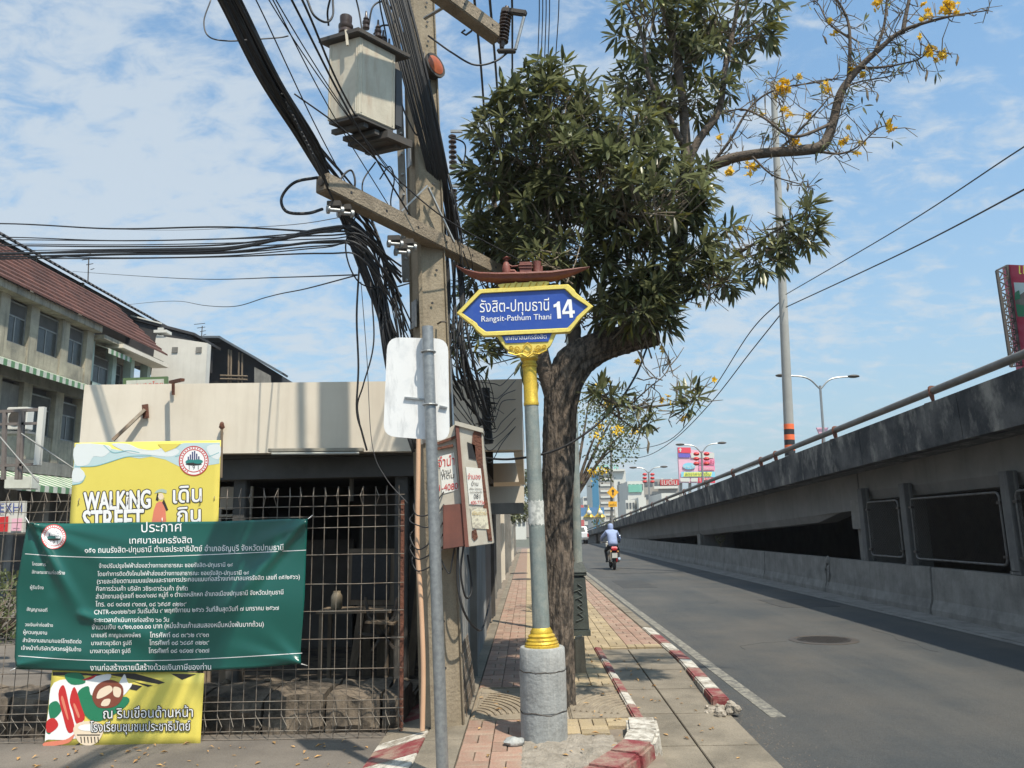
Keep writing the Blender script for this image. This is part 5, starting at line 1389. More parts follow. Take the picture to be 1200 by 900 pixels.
# ============================================================ SHOPHOUSES ON THE LEFT
XF = -15.0
SHH = thing('shophouse_row', 'old three storey shophouse row with stained plaster and a red brown roof', 'building', (-18, 23, 0))
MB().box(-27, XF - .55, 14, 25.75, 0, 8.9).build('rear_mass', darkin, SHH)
pil = [14.2, 15.9, 17.5, 19.55, 21.15, 22.52, 24.13, 25.55]
for y in pil: MB().box(XF - .35, XF + .02, y - .2, y + .2, 3.6, 8.62).build('pillar', oldwall, SHH)
def window(par, y0, y1, z0, z1, x, cols=2, top=.35, open_=False):
    f = MB(); t_ = .045
    f.box(x - .03, x + .02, y0, y1, z0, z0 + t_).box(x - .03, x + .02, y0, y1, z1 - t_, z1).box(x - .03, x + .02, y0, y0 + t_, z0 + t_, z1 - t_).box(x - .03, x + .02, y1 - t_, y1, z0 + t_, z1 - t_)
    zt_ = z1 - (z1 - z0) * top
    f.box(x - .028, x + .018, y0 + t_, y1 - t_, zt_ - t_ / 2, zt_ + t_ / 2)
    for k in range(1, cols):
        yy = y0 + (y1 - y0) * k / cols; f.box(x - .026, x + .016, yy - t_ / 2, yy + t_ / 2, z0 + t_, zt_ - t_ / 2)
    w_ = f.build('window', alum, par)
    for k in range(cols):
        ya, yb_ = y0 + (y1 - y0) * k / cols, y0 + (y1 - y0) * (k + 1) / cols
        MB().box(x - .012, x, ya + .02, yb_ - .02, z0 + .02, zt_).build('pane', glassd, w_)
    MB().box(x - .012, x, y0 + .02, y1 - .02, zt_, z1 - .02).build('pane', darkin, w_)
for (a, b) in zip(pil, pil[1:]):
    y0, y1 = a + .2, b - .2
    MB().box(XF - .3, XF - .02, y0, y1, 6.66, 7.28).build('sill_wall', oldwall, SHH)
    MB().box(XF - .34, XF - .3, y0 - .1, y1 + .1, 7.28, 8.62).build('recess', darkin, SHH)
    window(SHH, y0 + .01, y1 - .01, 7.29, 8.55, XF - .14)
    MB().box(XF - .3, XF - .03, y0, y1, 3.95, 4.72).build('sill_wall', oldwall if y0 > 21 else greyconc, SHH)
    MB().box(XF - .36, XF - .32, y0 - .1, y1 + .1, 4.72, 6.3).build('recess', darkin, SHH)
    if y0 > 22: window(SHH, y0 + .01, y1 - .01, 4.74, 6.0, XF - .16)
    else:
        MB().box(XF - .2, XF - .12, y0, y1, 4.74, 6.1).build('shutter', greyconc, SHH)
MB().box(XF - .5, XF + .05, 14, 25.75, 6.22, 6.62).build('floor_band', greyconc, SHH)
MB().box(XF - .5, XF + .04, 14, 25.75, 3.55, 3.94).build('floor_band', greyconc, SHH)
MB().box(XF - .3, XF + .3, 14, 25.75, 8.62, 8.86).build('eave_beam', oldwall, SHH, bevel=.01)
MB().box(XF - .3, XF - .1, 25.75, 25.9, 0, 8.6).build('end_pillar', oldwall, SHH)
for y in pil: MB().box(XF - .5, XF - .1, y - .15, y + .15, 0, 3.55).build('pillar', greyconc, SHH)
def striped_awning(par, y0, y1, x0, x1, z0, z1, st=.16, nm='awning'):
    y = y0; k = 0
    g = [MB(), MB()]
    while y < y1:
        g[k % 2].hexa([(x0, y, z0), (x1, y, z1), (x1, y + st, z1), (x0, y + st, z0), (x0, y, z0 + .02), (x1, y, z1 + .02), (x1, y + st, z1 + .02), (x0, y + st, z0 + .02)])
        g[k % 2].box(x1, x1 + .02, y, y + st, z1 - .16, z1 + .02); y += st; k += 1
    a = g[0].build(nm, awnw, par, kind='stuff'); g[1].build('green_stripes', awng, a, kind='stuff')
striped_awning(SHH, 14, 25.6, XF + .05, XF + .75, 6.72, 6.45)
striped_awning(SHH, 20.5, 26, XF + .05, XF + 1.3, 3.5, 3.05, .2)
# tiled roof: courses one above another
NR = 9
for k in range(NR):
    x0 = XF + .42 - k * .255; z0 = 8.84 + k * .245
    mb = MB(); n = 60; yA, yB = 13.5, 30.4
    for i in range(n):
        y0 = yA + (yB - yA) * i / n; y1 = yA + (yB - yA) * (i + 1) / n
        mb.hexa([(x0, y0 + .006, z0), (x0 - .27, y0 + .006, z0 + .235), (x0 - .27, y1 - .006, z0 + .235), (x0, y1 - .006, z0), (x0, y0 + .006, z0 + .07), (x0 - .27, y0 + .006, z0 + .25), (x0 - .27, y1 - .006, z0 + .25), (x0, y1 - .006, z0 + .07)])
    mb.build('tile_course', tile, SHH, kind='stuff', fixn=False)
MB().box(XF - 2.3, XF + .3, 25.9, 30.35, 8.45, 8.6).build('eave_soffit', oldwall, SHH)
# mint coloured end house
EH = thing('mint_house', 'pale mint end house of the row with open verandas and a white eave', 'building', (-17, 28, 0))
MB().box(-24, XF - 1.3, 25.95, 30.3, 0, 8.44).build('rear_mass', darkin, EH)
for y in (26.1, 27.6, 28.9, 30.2): MB().box(XF - .5, XF - .2, y - .13, y + .13, 0, 8.44).build('pillar', mint, EH)
MB().box(XF - .45, XF - .2, 26.0, 30.3, 6.0, 7.0).build('parapet', mint, EH)
MB().box(XF - .45, XF - .2, 26.0, 30.3, 3.4, 4.4).build('parapet', mint, EH)
window(EH, 26.2, 27.4, 7.0, 8.0, XF - .33); window(EH, 27.75, 28.75, 7.0, 8.1, XF - .6)
MB().box(XF - .2, XF + .45, 26.9, 30.5, 8.36, 8.50).build('white_eave', fasciam, EH)
striped_awning(EH, 26.3, 27.8, XF - .2, XF + .25, 8.34, 8.18)
# dark corrugated roofs above
DR = thing('dark_corrugated_roof', 'dark corrugated metal roof rising behind the red brown tiles', 'roof', (-18, 26, 10.4))
mb = MB(); n = 340
for i in range(n + 1):
    y = 14 + 24.5 * i / n; o_ = .045 * math.sin(y / .28 * 6.2832)
    mb.v += [(-17.2, y, 11.55 + o_), (-18.6, y, 12.35 + o_)]
for i in range(n): mb.f.append((2 * i, 2 * i + 1, 2 * i + 3, 2 * i + 2))
o = mb.build('roof_sheet', darkroof, DR); o.modifiers.new('thick', 'SOLIDIFY').thickness = .03
MB().box(-18.8, -17.6, 14, 38.4, 10.35, 11.6).build('wall', darkroof, DR)
MB().box(-17.62, -17.5, 14, 30.3, 10.6, 10.72).build('gutter_pipe', greyconc, DR)
for y in (17, 20, 23, 26, 29): MB().box(-17.58, -17.5, y, y + .1, 10.2, 11.6).build('strut', greyconc, DR)
# small monitor roof
MR = thing('small_gable_roof', 'small dark gabled roof with pale trim at the end of the dark corrugated roof', 'roof', (-17.3, 37, 10.5))
a, b, c = AY(163, 372, 33), AY(190, 382, 33), AY(228, 393, 33)
MB().hexa([(a.x - .6, 33, a.z), (c.x, 33, c.z), (c.x, 36, c.z), (a.x - .6, 36, a.z), (a.x - .6, 33, a.z + .12), (c.x, 33, c.z + .12), (c.x, 36, c.z + .12), (a.x - .6, 36, a.z + .12)]).build('roof_sheet', darkroof, MR)
MB().prism([a + V((-.6, .1, 0)), c + V((-.2, .1, 0)), V((c.x - .2, 33.1, c.z - 1.2)), V((a.x - .6, 33.1, c.z - 1.2))], (0, 2.5, 0)).build('wall', darkroof, MR)
MB().bar(a + V((-.6, -.02, .16)), b + V((.0, -.02, .1)), .05, .06).build('trim', farwhite, MR)
MB().box(b.x - .15, b.x + .1, 32.9, 33.0, b.z - .7, b.z - .1).build('vent', farwhite, MR)
# white block and the dark gabled shed
WB = thing('white_block', 'plain white windowless block wall with two small vents behind the fascia', 'building', (-14.8, 32, 0))
q = [AY(183, 393, 31.5), AY(243, 402, 31.5)]
MB().prism([q[0], q[1], V((q[1].x, 31.5, 5)), V((q[0].x - .3, 31.5, 5))], (0, .4, 0)).build('wall', M('white block wall', (.66, .63, .57), (.56, .53, .48), rough=.85, scale=.7, streak=.2, scol=(.35, .31, .26)), WB)
for (x, y) in ((205, 410), (233, 410)):
    p = AY(x, y, 31.48); MB().box(p.x - .12, p.x + .12, 31.46, 31.5, p.z - .12, p.z + .12).build('vent', greyconc, WB)
p = AY(186, 390, 31.45); MB().box(p.x - .2, p.x + .35, 31.4, 31.9, p.z, p.z + .12).build('coping', farwhite, WB)
GS = thing('dark_gabled_shed', 'dark sheet metal shed with scaffold poles in its open end wall', 'building', (-13, 37, 0))
g_ = [AY(x, y, 36) for x, y in ((228, 396), (262, 396), (330, 438), (330, 470), (228, 470))]
MB().prism([AY(x, y, 36.6) for x, y in ((228, 398), (262, 398), (330, 440), (330, 470), (228, 470))], (0, 6, 0)).build('wall', darkroof, GS)
MB().bar(g_[1] + V((-.1, .2, -.02)), g_[2] + V((.1, .2, -.02)), .9, .1, up=(0, 0, 1)).build('roof_edge', M('roof edge blue grey', (.10, .12, .14), rough=.6), GS)
MB().bar(g_[0] + V((-.4, .2, 0)), g_[1] + V((-.1, .2, 0)), .9, .1).build('roof_edge', MATS['roof edge blue grey'], GS)
for x in (267, 279, 283, 270): MB().tube([AY(x, 470, 36), AY(x + 1, 408 + (x - 262) * .3, 36)], .045, 6).build('scaffold_pole', wood, GS)
for y in (440, 444): MB().tube([AY(258, y, 35.9), AY(290, y + 1, 35.9)], .045, 6).build('scaffold_pole', wood, GS)
p = [AY(x, y, 35.9) for x, y in ((298, 430), (317, 440), (317, 470), (298, 470))]
MB().prism(p, (0, .1, 0)).build('pale_panel', greyconc, GS)
# two television aerials
for k, (px, py, hpx, Y) in enumerate(((103, 328, 26, 27), (236, 396, 14, 34))):
    t = thing('tv_aerial', ['thin television aerial standing on the dark corrugated roof', 'small television aerial on the flat top of the dark shed'][k], 'aerial', AY(px, py, Y), 'rooftop aerials')
    a, b = AY(px, py + 2, Y), AY(px + 1, py - hpx, Y)
    MB().tube([a, b], .022, 5).build('mast', darksteel, t)
    mb = MB()
    for q in range(4): mb.tube([b + V((-.25 + q * .06, -.3 + .2 * q, -q * .12)), b + V((.25 - q * .06, -.3 + .2 * q, -q * .12 + .04))], .015, 4)
    mb.build('elements', darksteel, t)
# small green shop sign between house and fascia
t = thing('green_shop_sign', 'small green and white Thai sign just above the fascia at the left', 'sign', AY(172, 448, 22))
p = [AY(x, y, 22) for x, y in ((144, 443), (196, 441), (196, 458), (144, 460))]
MB().prism(p, (0, .08, 0)).build('board', M('moss green board', (.10, .16, .07), rough=.6), t)
p = [AY(x, y, 21.98) for x, y in ((148, 446), (192, 444), (192, 458), (148, 458))]; MB().prism(p, (0, .01, 0)).build('panel', awnw, t)
mb = MB(); text(mb, planeY(21.96), 'หมอนวดไทย', 149, 191, 455, 453.5, sy=1.0, bold=.04); mb.build('lettering', inkred, t, fixn=False)
# empty sign frame
EF = thing('empty_sign_frame', 'tall empty steel sign frame with a white right edge standing at the left', 'sign frame', AY(25, 560, 9))
A9 = lambda x, y, Y=9: AY(x, y, Y)
fr_m = M('frame primer', (.20, .17, .155), (.12, .10, .09), rough=.7, scale=6)
for (p, q, w_) in (((-30, 484), (46, 480), .035), ((-30, 498), (46, 496), .03), ((-30, 547), (43, 544), .03), ((6, 482), (4, 562), .04), ((25, 482), (20, 562), .04), ((28, 482), (24, 562), .03), ((-5, 482), (-6, 620), .04)):
    MB().bar(A9(*p), A9(*q), w_, w_).build('bar', fr_m, EF)
MB().bar(A9(50, 477), A9(44, 545), .07, .05).build('white_edge', farwhite, EF)
MB().bar(A9(-20, 547), A9(-20, 640), .06, .06).bar(A9(-40, 480), A9(-40, 640), .06, .06).build('post', fr_m, EF)
# air conditioner behind it
t = thing('air_conditioner', 'small white air conditioner unit on the old wall behind the sign frame', 'air conditioner', AY(19, 490, 20))
p = AY(19, 490, 19.8); MB().box(p.x - .28, p.x + .28, 19.8, 20.1, p.z - .3, p.z + .3).build('case', farwhite, t, bevel=.02)
MB().lathe([(.2, 0), (.2, .01)], V((p.x, 19.79, p.z)), 16, (0, -1, 0)).build('fan_grille', darksteel, t)
MB().box(p.x - .4, p.x + .4, 19.7, 20.2, p.z - .42, p.z - .36).build('shelf', alum, t)
# slanted stay wires / pipes at the lower left
for k, (p, q, Y) in enumerate((((0, 512), (45, 565), 8.6), ((25, 508), (88, 550), 8.8))):
    mb = MB().tube([AY(*p, Y), AY(*q, Y)], .009, 6)
    tag(mb.build('stay_rod', alum, None), ['thin pale rod slanting across the lower left house front', 'thin grey rod slanting down to the yellow banner'][k], 'rod', 'thin rods at the left')
# white box sign and small coloured sign at the left fence
t = thing('cream_lightbox', 'blank cream lightbox sign over the striped awning at the left', 'sign', AY(20, 575, 17))
p = [AY(x, y, 17) for x, y in ((5, 558), (37, 558), (36, 573), (4, 573))]; MB().prism(p, (0, .3, 0)).build('box', awnw, t, bevel=.02)
t = thing('corner_shop_board', 'white board with blue letters and a red panel behind the fence at far left', 'sign', AY(12, 620, 10))
p = [AY(x, y, 10) for x, y in ((-12, 588), (29, 587), (27, 624), (-14, 624))]; MB().prism(p, (0, .05, 0)).build('board', farwhite, t)
mb = MB(); text(mb, planeY(9.985), 'EXHI', 0, 26, 601, 600, sy=1.25, bold=.06); mb.build('lettering', M('blue ink', (.06, .09, .30), rough=.5), t, fixn=False)
mb = MB(); shape(mb, planeY(9.98), [(-2, 606), (10, 605), (9, 623), (-3, 623)]); mb.build('red_panel', inkred, t, fixn=False)
mb = MB(); shape(mb, planeY(9.98), [(14, 608), (26, 607), (25, 622), (13, 622)]); shape(mb, planeY(9.975), [(16, 611), (24, 610), (23, 619), (15, 619)]); mb.build('printed_panel', pinkl, t, fixn=False)
# shaded passage below and low shrub
def shrub(loc, rx, ry, rz_, n, mat, label, name='shrub', leaf=.06):
    t = thing(name, label, 'shrub', loc)
    st = MB(); lf = MB()
    for k in range(max(6, n // 40)):
        a = R.uniform(0, 6.28); q = R.uniform(.2, .9)
        st.tube([loc, (loc[0] + rx * q * math.cos(a), loc[1] + ry * q * math.sin(a), loc[2] + rz_ * R.uniform(.8, 1.8))], [.02, .006], 4)
    for k in range(n):
        while True:
            p = V((R.uniform(-1, 1), R.uniform(-1, 1), R.uniform(-1, 1)))
            if .35 < p.length < 1 + .25 * noise.noise(p * 2.5 + V(loc)): break
        c = V((loc[0] + p.x * rx, loc[1] + p.y * ry, loc[2] + rz_ + p.z * rz_))
        d = (p + V((R.gauss(0, .5), R.gauss(0, .5), R.gauss(0, .5)))).normalized() * leaf * R.uniform(.7, 1.4); s_ = d.orthogonal().normalized() * leaf * .35
        lf.add([c, c + d * .5 + s_, c + d, c + d * .5 - s_], [(0, 1, 2, 3)])
    st.build('stems', twigm, t); lf.build('foliage', mat, t, kind='stuff', fixn=False)
    return t
shrub((-8.6, 12.6, 0), 1.4, .8, .55, 2200, leafo, 'bushy green plants behind the wire fence below the corner shop board')

# ============================================================ CABLES
def cable(pts, r, label, grp, mat=cablem, k=8, name='cable', cat='cable', n=6):
    P = smooth_path([AY(*p) for p in pts], k)
    return tag(MB().tube(P, r, n).build(name, mat, None, smooth='all', fixn=False), label, cat, grp)
# the thick bundle from the top left down to the crossarm
L1 = 'black cable in the thick bundle slanting from the top left to the crossarm'
for k in range(16):
    o1 = (k % 8) * 3.6 - 13; o2 = R.uniform(-7, 7); dz = R.uniform(-.12, .12); w_ = R.uniform(-2, 2)
    cable([(222 + o1, -90, 3.4 + dz), (272 + o1 * .95, 5, 4.0 + dz), (318 + o1 * .8 + w_, 95, 4.5 + dz), (366 + o1 * .75, 175 + w_, 5.25 + dz), (397 + o2, 235, 5.75 + dz * .5), (430 + o2 * 1.3 + k, 320 + k, 5.95), (462 + o2, 395 + 3 * k, 6.05), (488 + o2 * .5, 470 + 4 * k, 6.15)], R.uniform(.009, .015), L1, L1)
# fan of separate cables from the bundle down towards the pole
L2 = 'black cable in the loose fan hanging between bundle and pole'
for k in range(18):
    s0 = 95 + k * 5; x0 = 322 + k * 2.6
    cable([(x0, s0, 4.6), (372 + k * 1.5 + R.uniform(-4, 4), 165 + k * 5, 5.35), (420 + k * 1.8 + R.uniform(-6, 6), 238 + k * 4 + R.uniform(-8, 8), 5.95), (455 + R.uniform(-10, 12), 310 + k * 5, 5.9), (476 + R.uniform(-8, 8), 370 + k * 6 + R.uniform(-10, 20), 6.1)], R.uniform(.005, .009), L2, L2)
# cables running down the right of the pole
L3 = 'black cable in the bundle running down the right side of the utility pole'
for k in range(15):
    o = k * 3.2 - 20 + R.uniform(-2, 2)
    cable([(450 + o * .7, -40, 5.9), (472 + o * .65, 40, 5.95), (492 + o * .6, 120, 6.05), (511 + o * .5, 200, 6.3), (526 + o * .5 + R.uniform(-3, 3), 280, 6.75), (530 + o * .6 + R.uniform(-6, 6), 350, 6.8), (530 + o * .8, 420 + R.uniform(-20, 20), 6.7), (545 + o, 480 + R.uniform(-30, 20), 6.9)], R.uniform(.007, .013), L3, L3)
L4 = 'thin black drop wire in the tangle behind and right of the pole'
for k in range(16):
    x = 505 + k * 3.5
    cable([(x - 8, 60 + k * 18, 6.3), (x + R.uniform(-4, 10), 200 + k * 10, 6.5), (x + R.uniform(-8, 12), 300 + k * 5, 6.9), (530 + R.uniform(-10, 15), 390 + k * 3, 7.0), (552 + R.uniform(-14, 22), 450 + R.uniform(-10, 20), 7.3), (572 + R.uniform(-20, 20), 498 + R.uniform(-15, 10), 7.7)], R.uniform(.0035, .006), L4, L4, cableg if k % 4 == 0 else cablem)
for k in range(8):
    y0 = 405 + k * 11
    cable([(530, y0, 6.7), (548 + k * 2, y0 + 30 + R.uniform(-10, 16), 6.9), (572 + R.uniform(-8, 8), y0 + 50 + R.uniform(-8, 14), 7.2), (588, min(y0 + 42 + R.uniform(-12, 10), 520), 7.5), (604, min(y0 + 30, 500), 7.9)], .0045, L4, L4)
# thin lines up to the left of the cabinet
L5 = 'thin black line passing left of the beige cabinet'
for k, (xa, xb, yb_) in enumerate(((298, 455, 305), (314, 470, 215), (322, 474, 225), (318, 455, 240), (340, 488, 265), (352, 440, 178))):
    cable([(xa - 40, -80, 3.6), (xa + 6, 8, 4.1), ((xa + xb) / 2, (8 + yb_) / 2 + 4, 5.0), (xb, yb_, 6.1)], .0045 if k < 4 else .008, ['leftmost thin', 'second thin', 'third thin', 'fourth thin', 'fifth thick', 'rightmost thick'][k] + ' black line of those passing left of the beige cabinet', L5)
# horizontal runs to the left, from the crossarm clamps to the next pole down the side street
ORD6 = ['topmost black', 'second highest black', 'third highest black', 'straight middle black', 'thickest twisted black', 'thick black upper-middle', 'lowest thick black', 'thin black second lowest', 'lowest thin black', 'thin black middle', 'slender black lower-middle', 'thin black third lowest']
L6 = 'black cable in the level run crossing the sky above the shophouse roof'
for k, (ya, ym, yb_, r_) in enumerate(((262, 266, 272, .010), (278, 280, 276, .008), (281, 280, 272, .007), (288, 287, 272, .010), (297, 293, 268, .016), (298, 291, 271, .015), (301, 296, 283, .013), (304, 297, 288, .007), (303, 301, 297, .008), (286, 285, 280, .006), (294, 290, 285, .006), (300, 300, 290, .006))):
    cable([(-160, ya + 2, 9.5), (0, ya, 8.5), (130, ym + 2, 7.4), (260, ym, 6.4), (380, yb_, 5.5), (415 + R.uniform(-15, 15), yb_ + R.uniform(-4, 10), 5.4), (470, yb_ + 40 + k * 4, 6.0)], r_ * .8, ORD6[k] + ' cable of the level run crossing the sky above the shophouse roof', 'level run of cables to the left')
cable([(85, 318, 24), (140, 322, 17), (230, 327, 11), (330, 325, 7.5), (418, 322, 5.9)], .006, 'thin wavy black wire above the white block reaching the pole', None)
cable([(150, 357, 26), (180, 354, 20), (210, 353, 16), (240, 358, 13), (275, 359, 11), (310, 349, 9), (330, 344, 8), (360, 338, 7), (420, 322, 5.9)], .006, 'sagging wavy black wire just over the dark gabled shed', None)
cable([(0, 262, 30), (150, 269, 18), (300, 266, 9), (430, 250, 6.0)], .004, 'faint thinnest wire above the level run of cables', None, cableg)
# loops
LPN = ['thick black cable loop bulging left of the lower crossarm end', 'black cable arch rising over the lower crossarm end', 'black cable loop hanging left above the beige cabinet', 'short black lead rising from the left bushing of the beige cabinet', 'black cable sagging from the pole top to the fuse cutout', 'black jumper arching over the bushings at the cabinet lid', 'small black jumper between the cabinet bushings and the pole', 'thin black cable arching up beside the pole above the lower crossarm', 'black cable loop hanging on the pole face right of the beige cabinet', 'black lead rising out of the photo from the middle bushing', 'black lead rising out of the photo from the rearmost bushing', 'black jumper curling round the ribbed insulator strings', 'thin black cable curling just above the middle of the lower crossarm', 'long black cable loop hanging below the lower crossarm left of the pole']
LP = 'loose black cable loop beside the crossarm or pole top'
for pts, r_ in (([(372, 208, 5.1), (345, 214, 5.0), (330, 232, 5.0), (336, 248, 5.0), (360, 250, 5.05), (378, 245, 5.15)], .011),
                ([(390, 228, 5.2), (402, 206, 5.3), (412, 200, 5.4), (416, 216, 5.4), (408, 236, 5.4)], .008),
                ([(360, 0, 5.2), (368, 18, 5.2), (382, 26, 5.3), (390, 18, 5.4), (390, 0, 5.5)], .009),
                ([(385, 30, 5.6), (384, 12, 5.5), (390, -12, 5.4)], .008), ([(502, 42, 6.2), (530, 62, 6.0), (556, 76, 6.0), (580, 72, 6.05), (597, 60, 6.1)], .009),
                ([(432, 30, 5.9), (437, 8, 5.9), (450, 2, 6.0), (462, 14, 6.1)], .008), ([(438, 40, 6.0), (448, 30, 6.05), (462, 34, 6.2), (470, 60, 6.3)], .008), ([(445, 210, 5.9), (456, 195, 5.95), (462, 210, 6), (458, 240, 6), (470, 262, 6.1)], .006),
                ([(470, 120, 6.1), (476, 136, 6.1), (488, 158, 6.15), (495, 150, 6.2)], .007), ([(425, 40, 5.8), (420, 10, 5.8), (412, -20, 5.7)], .007), ([(455, 66, 6.1), (452, 40, 6.1), (446, 10, 6.0), (444, -10, 6)], .007),
                ([(526, 160, 6.6), (545, 170, 6.9), (540, 200, 6.8), (528, 205, 6.6)], .008), ([(440, 190, 5.8), (425, 214, 5.7), (430, 240, 5.7), (450, 262, 5.9)], .006), ([(418, 250, 5.5), (405, 290, 5.5), (420, 330, 5.6), (452, 338, 5.9), (480, 332, 6.1)], .006)):
    cable(pts, r_, LPN.pop(0), LP)
cable([(247, 0, 4.1), (239, 25, 4.1), (245, 43, 4.1), (268, 48, 4.15), (300, 46, 4.3), (328, 44, 4.4), (338, 42, 4.4)], .0045, 'thin curly grey wire looping round the thick bundle at the top left', None, cableg)
LV = 'dark vertical line crossing the upper gap between pole and tree'
for k, (xa, xb, r_) in enumerate(((556, 566, .012), (574, 583, .012), (600, 601, .010), (632, 630, .006), (636, 634, .006), (640, 638, .006), (644, 642, .006), (655, 650, .006))):
    cable([(xa - 6, -60, 7.0 if k > 2 else 5.2), (xa, 0, 7.8 if k > 2 else 6.0), (xb, 110, 9.2 if k > 2 else 7.8), (xb + 6, 230, 11.0 if k > 2 else 9.6)], r_, ['leftmost thick', 'second thick', 'third thick', 'first thin', 'second thin', 'third thin', 'fourth thin', 'rightmost thin'][k] + ' vertical line above the gap between pole and tree', LV)
LH = 'thin black wire hanging straight down in front of the cream fascia'
cable([(421, 312, 5.7), (418, 370, 5.75), (420, 430, 5.8), (418, 480, 5.85), (424, 506, 5.9), (430, 528, 5.95)], .008, 'thickest black wire hanging down in front of the cream fascia', LH)
cable([(434, 330, 5.8), (438, 400, 5.8), (426, 450, 5.85), (419, 474, 5.9), (422, 500, 5.9)], .006, 'black wire bowing right of the thickest one in front of the fascia', LH)
cable([(423, 330, 5.8), (430, 420, 5.9), (436, 520, 6.0), (452, 560, 6.1), (478, 590, 6.15)], .003, 'thinnest grey wire dropping past the fascia to the pole', LH, cableg)
# coils on the pole and cable below the cabinets
LC = 'black cable loop tied round the pole below the white sign plate'
for k in range(5):
    y = 590 + k * 17 + R.uniform(-6, 6)
    cable([(487, y - 6, 6.2), (482 + R.uniform(-2, 3), y + 4, 6.1), (489, y + 14 + R.uniform(-4, 5), 6.04), (503, y + 12, 6.0), (513, y - 4 + k, 6.0), (520, y - 14, 6.1)], .0055, LC, LC)
LD = 'black cable dropping from the cabinets beside the sidewalk'
cable([(537, 640, 6.1), (536, 680, 6.1), (543, 715, 6.1), (556, 735, 6.3), (566, 735, 6.6), (575, 700, 7.4)], .009, 'black cable swinging low from the cabinets to the sidewalk wall', LD)
cable([(543, 640, 6.1), (540, 672, 6.1), (546, 700, 6.15), (553, 690, 6.2), (548, 650, 6.2)], .008, 'narrow black cable loop hanging under the tall meter cabinet', LD)
cable([(533, 640, 6.1), (530, 656, 6.1), (526, 672, 6.1), (514, 650, 6.1)], .006, 'small black cable curl under the brown meter box', LD)
# a line slung from the crossarm over the trunk, and a wire lying along the branch
cable([(345, 110, 4.9), (400, 150, 5.2), (455, 200, 5.6), (520, 255, 6.0), (600, 300, 6.6), (640, 322, 6.9)], .006, 'single line slung from the bundle across the crossarm towards the tree', None)
cable([(758, 408, 7.0), (745, 440, 6.7), (722, 475, 6.6), (690, 505, 6.5), (650, 528, 6.5), (600, 538, 6.6), (560, 536, 6.8)], .010, 'black cable draped from the cut branch across the tree trunk', None)

# ============================================================ THE TREE
TX = thing('trumpet_tree', 'large dark leaved trumpet tree with yellow flowers behind the street name sign', 'tree', (.27, 7.0, .1))
def limb(pts, rs, name='branch', mat=barkd, par=TX, n=14, k=6, rough_=.0, rep=1):
    P = smooth_path([AY(*p) for p in pts], k)
    m = len(P); RR = []
    for i in range(m):
        t = i / (m - 1) * (len(rs) - 1); j = min(int(t), len(rs) - 2); RR.append(rs[j] + (rs[j + 1] - rs[j]) * (t - j))
    mb = MB().tube(P, RR, n)
    if rough_:
        for i, p in enumerate(mb.v):
            row = min(i // n, m - 1); c = P[row]; d = V(p) - c
            a = math.atan2(d.y, d.x)
            nv = noise.noise(V((math.cos(a) * 2.6, math.sin(a) * 2.6, p[2] * 1.1))) + .5 * noise.noise(V((math.cos(a) * 7, math.sin(a) * 7, p[2] * 3.5))) + .5 * abs(noise.noise(V((math.cos(a) * 13, math.sin(a) * 13, p[2] * 11)))) + .3 * noise.noise(V((math.cos(a) * 24, math.sin(a) * 24, p[2] * 22)))
            mb.v[i] = tuple(c + d * (1 + rough_ * nv))
    return mb.build(name, mat, par, smooth='all'), P
trunk, TP = limb([(655, 834, 7.02), (655, 800, 7.02), (654, 700, 7.0), (654, 600, 7.0), (655, 520, 7.0), (658, 465, 7.0), (672, 428, 7.0), (700, 408, 7.0), (735, 398, 7.0), (768, 395, 7.0)],
                 [.15, .128, .128, .130, .135, .155, .175, .14, .12, .08], 'trunk', bark, n=120, k=26, rough_=.17)
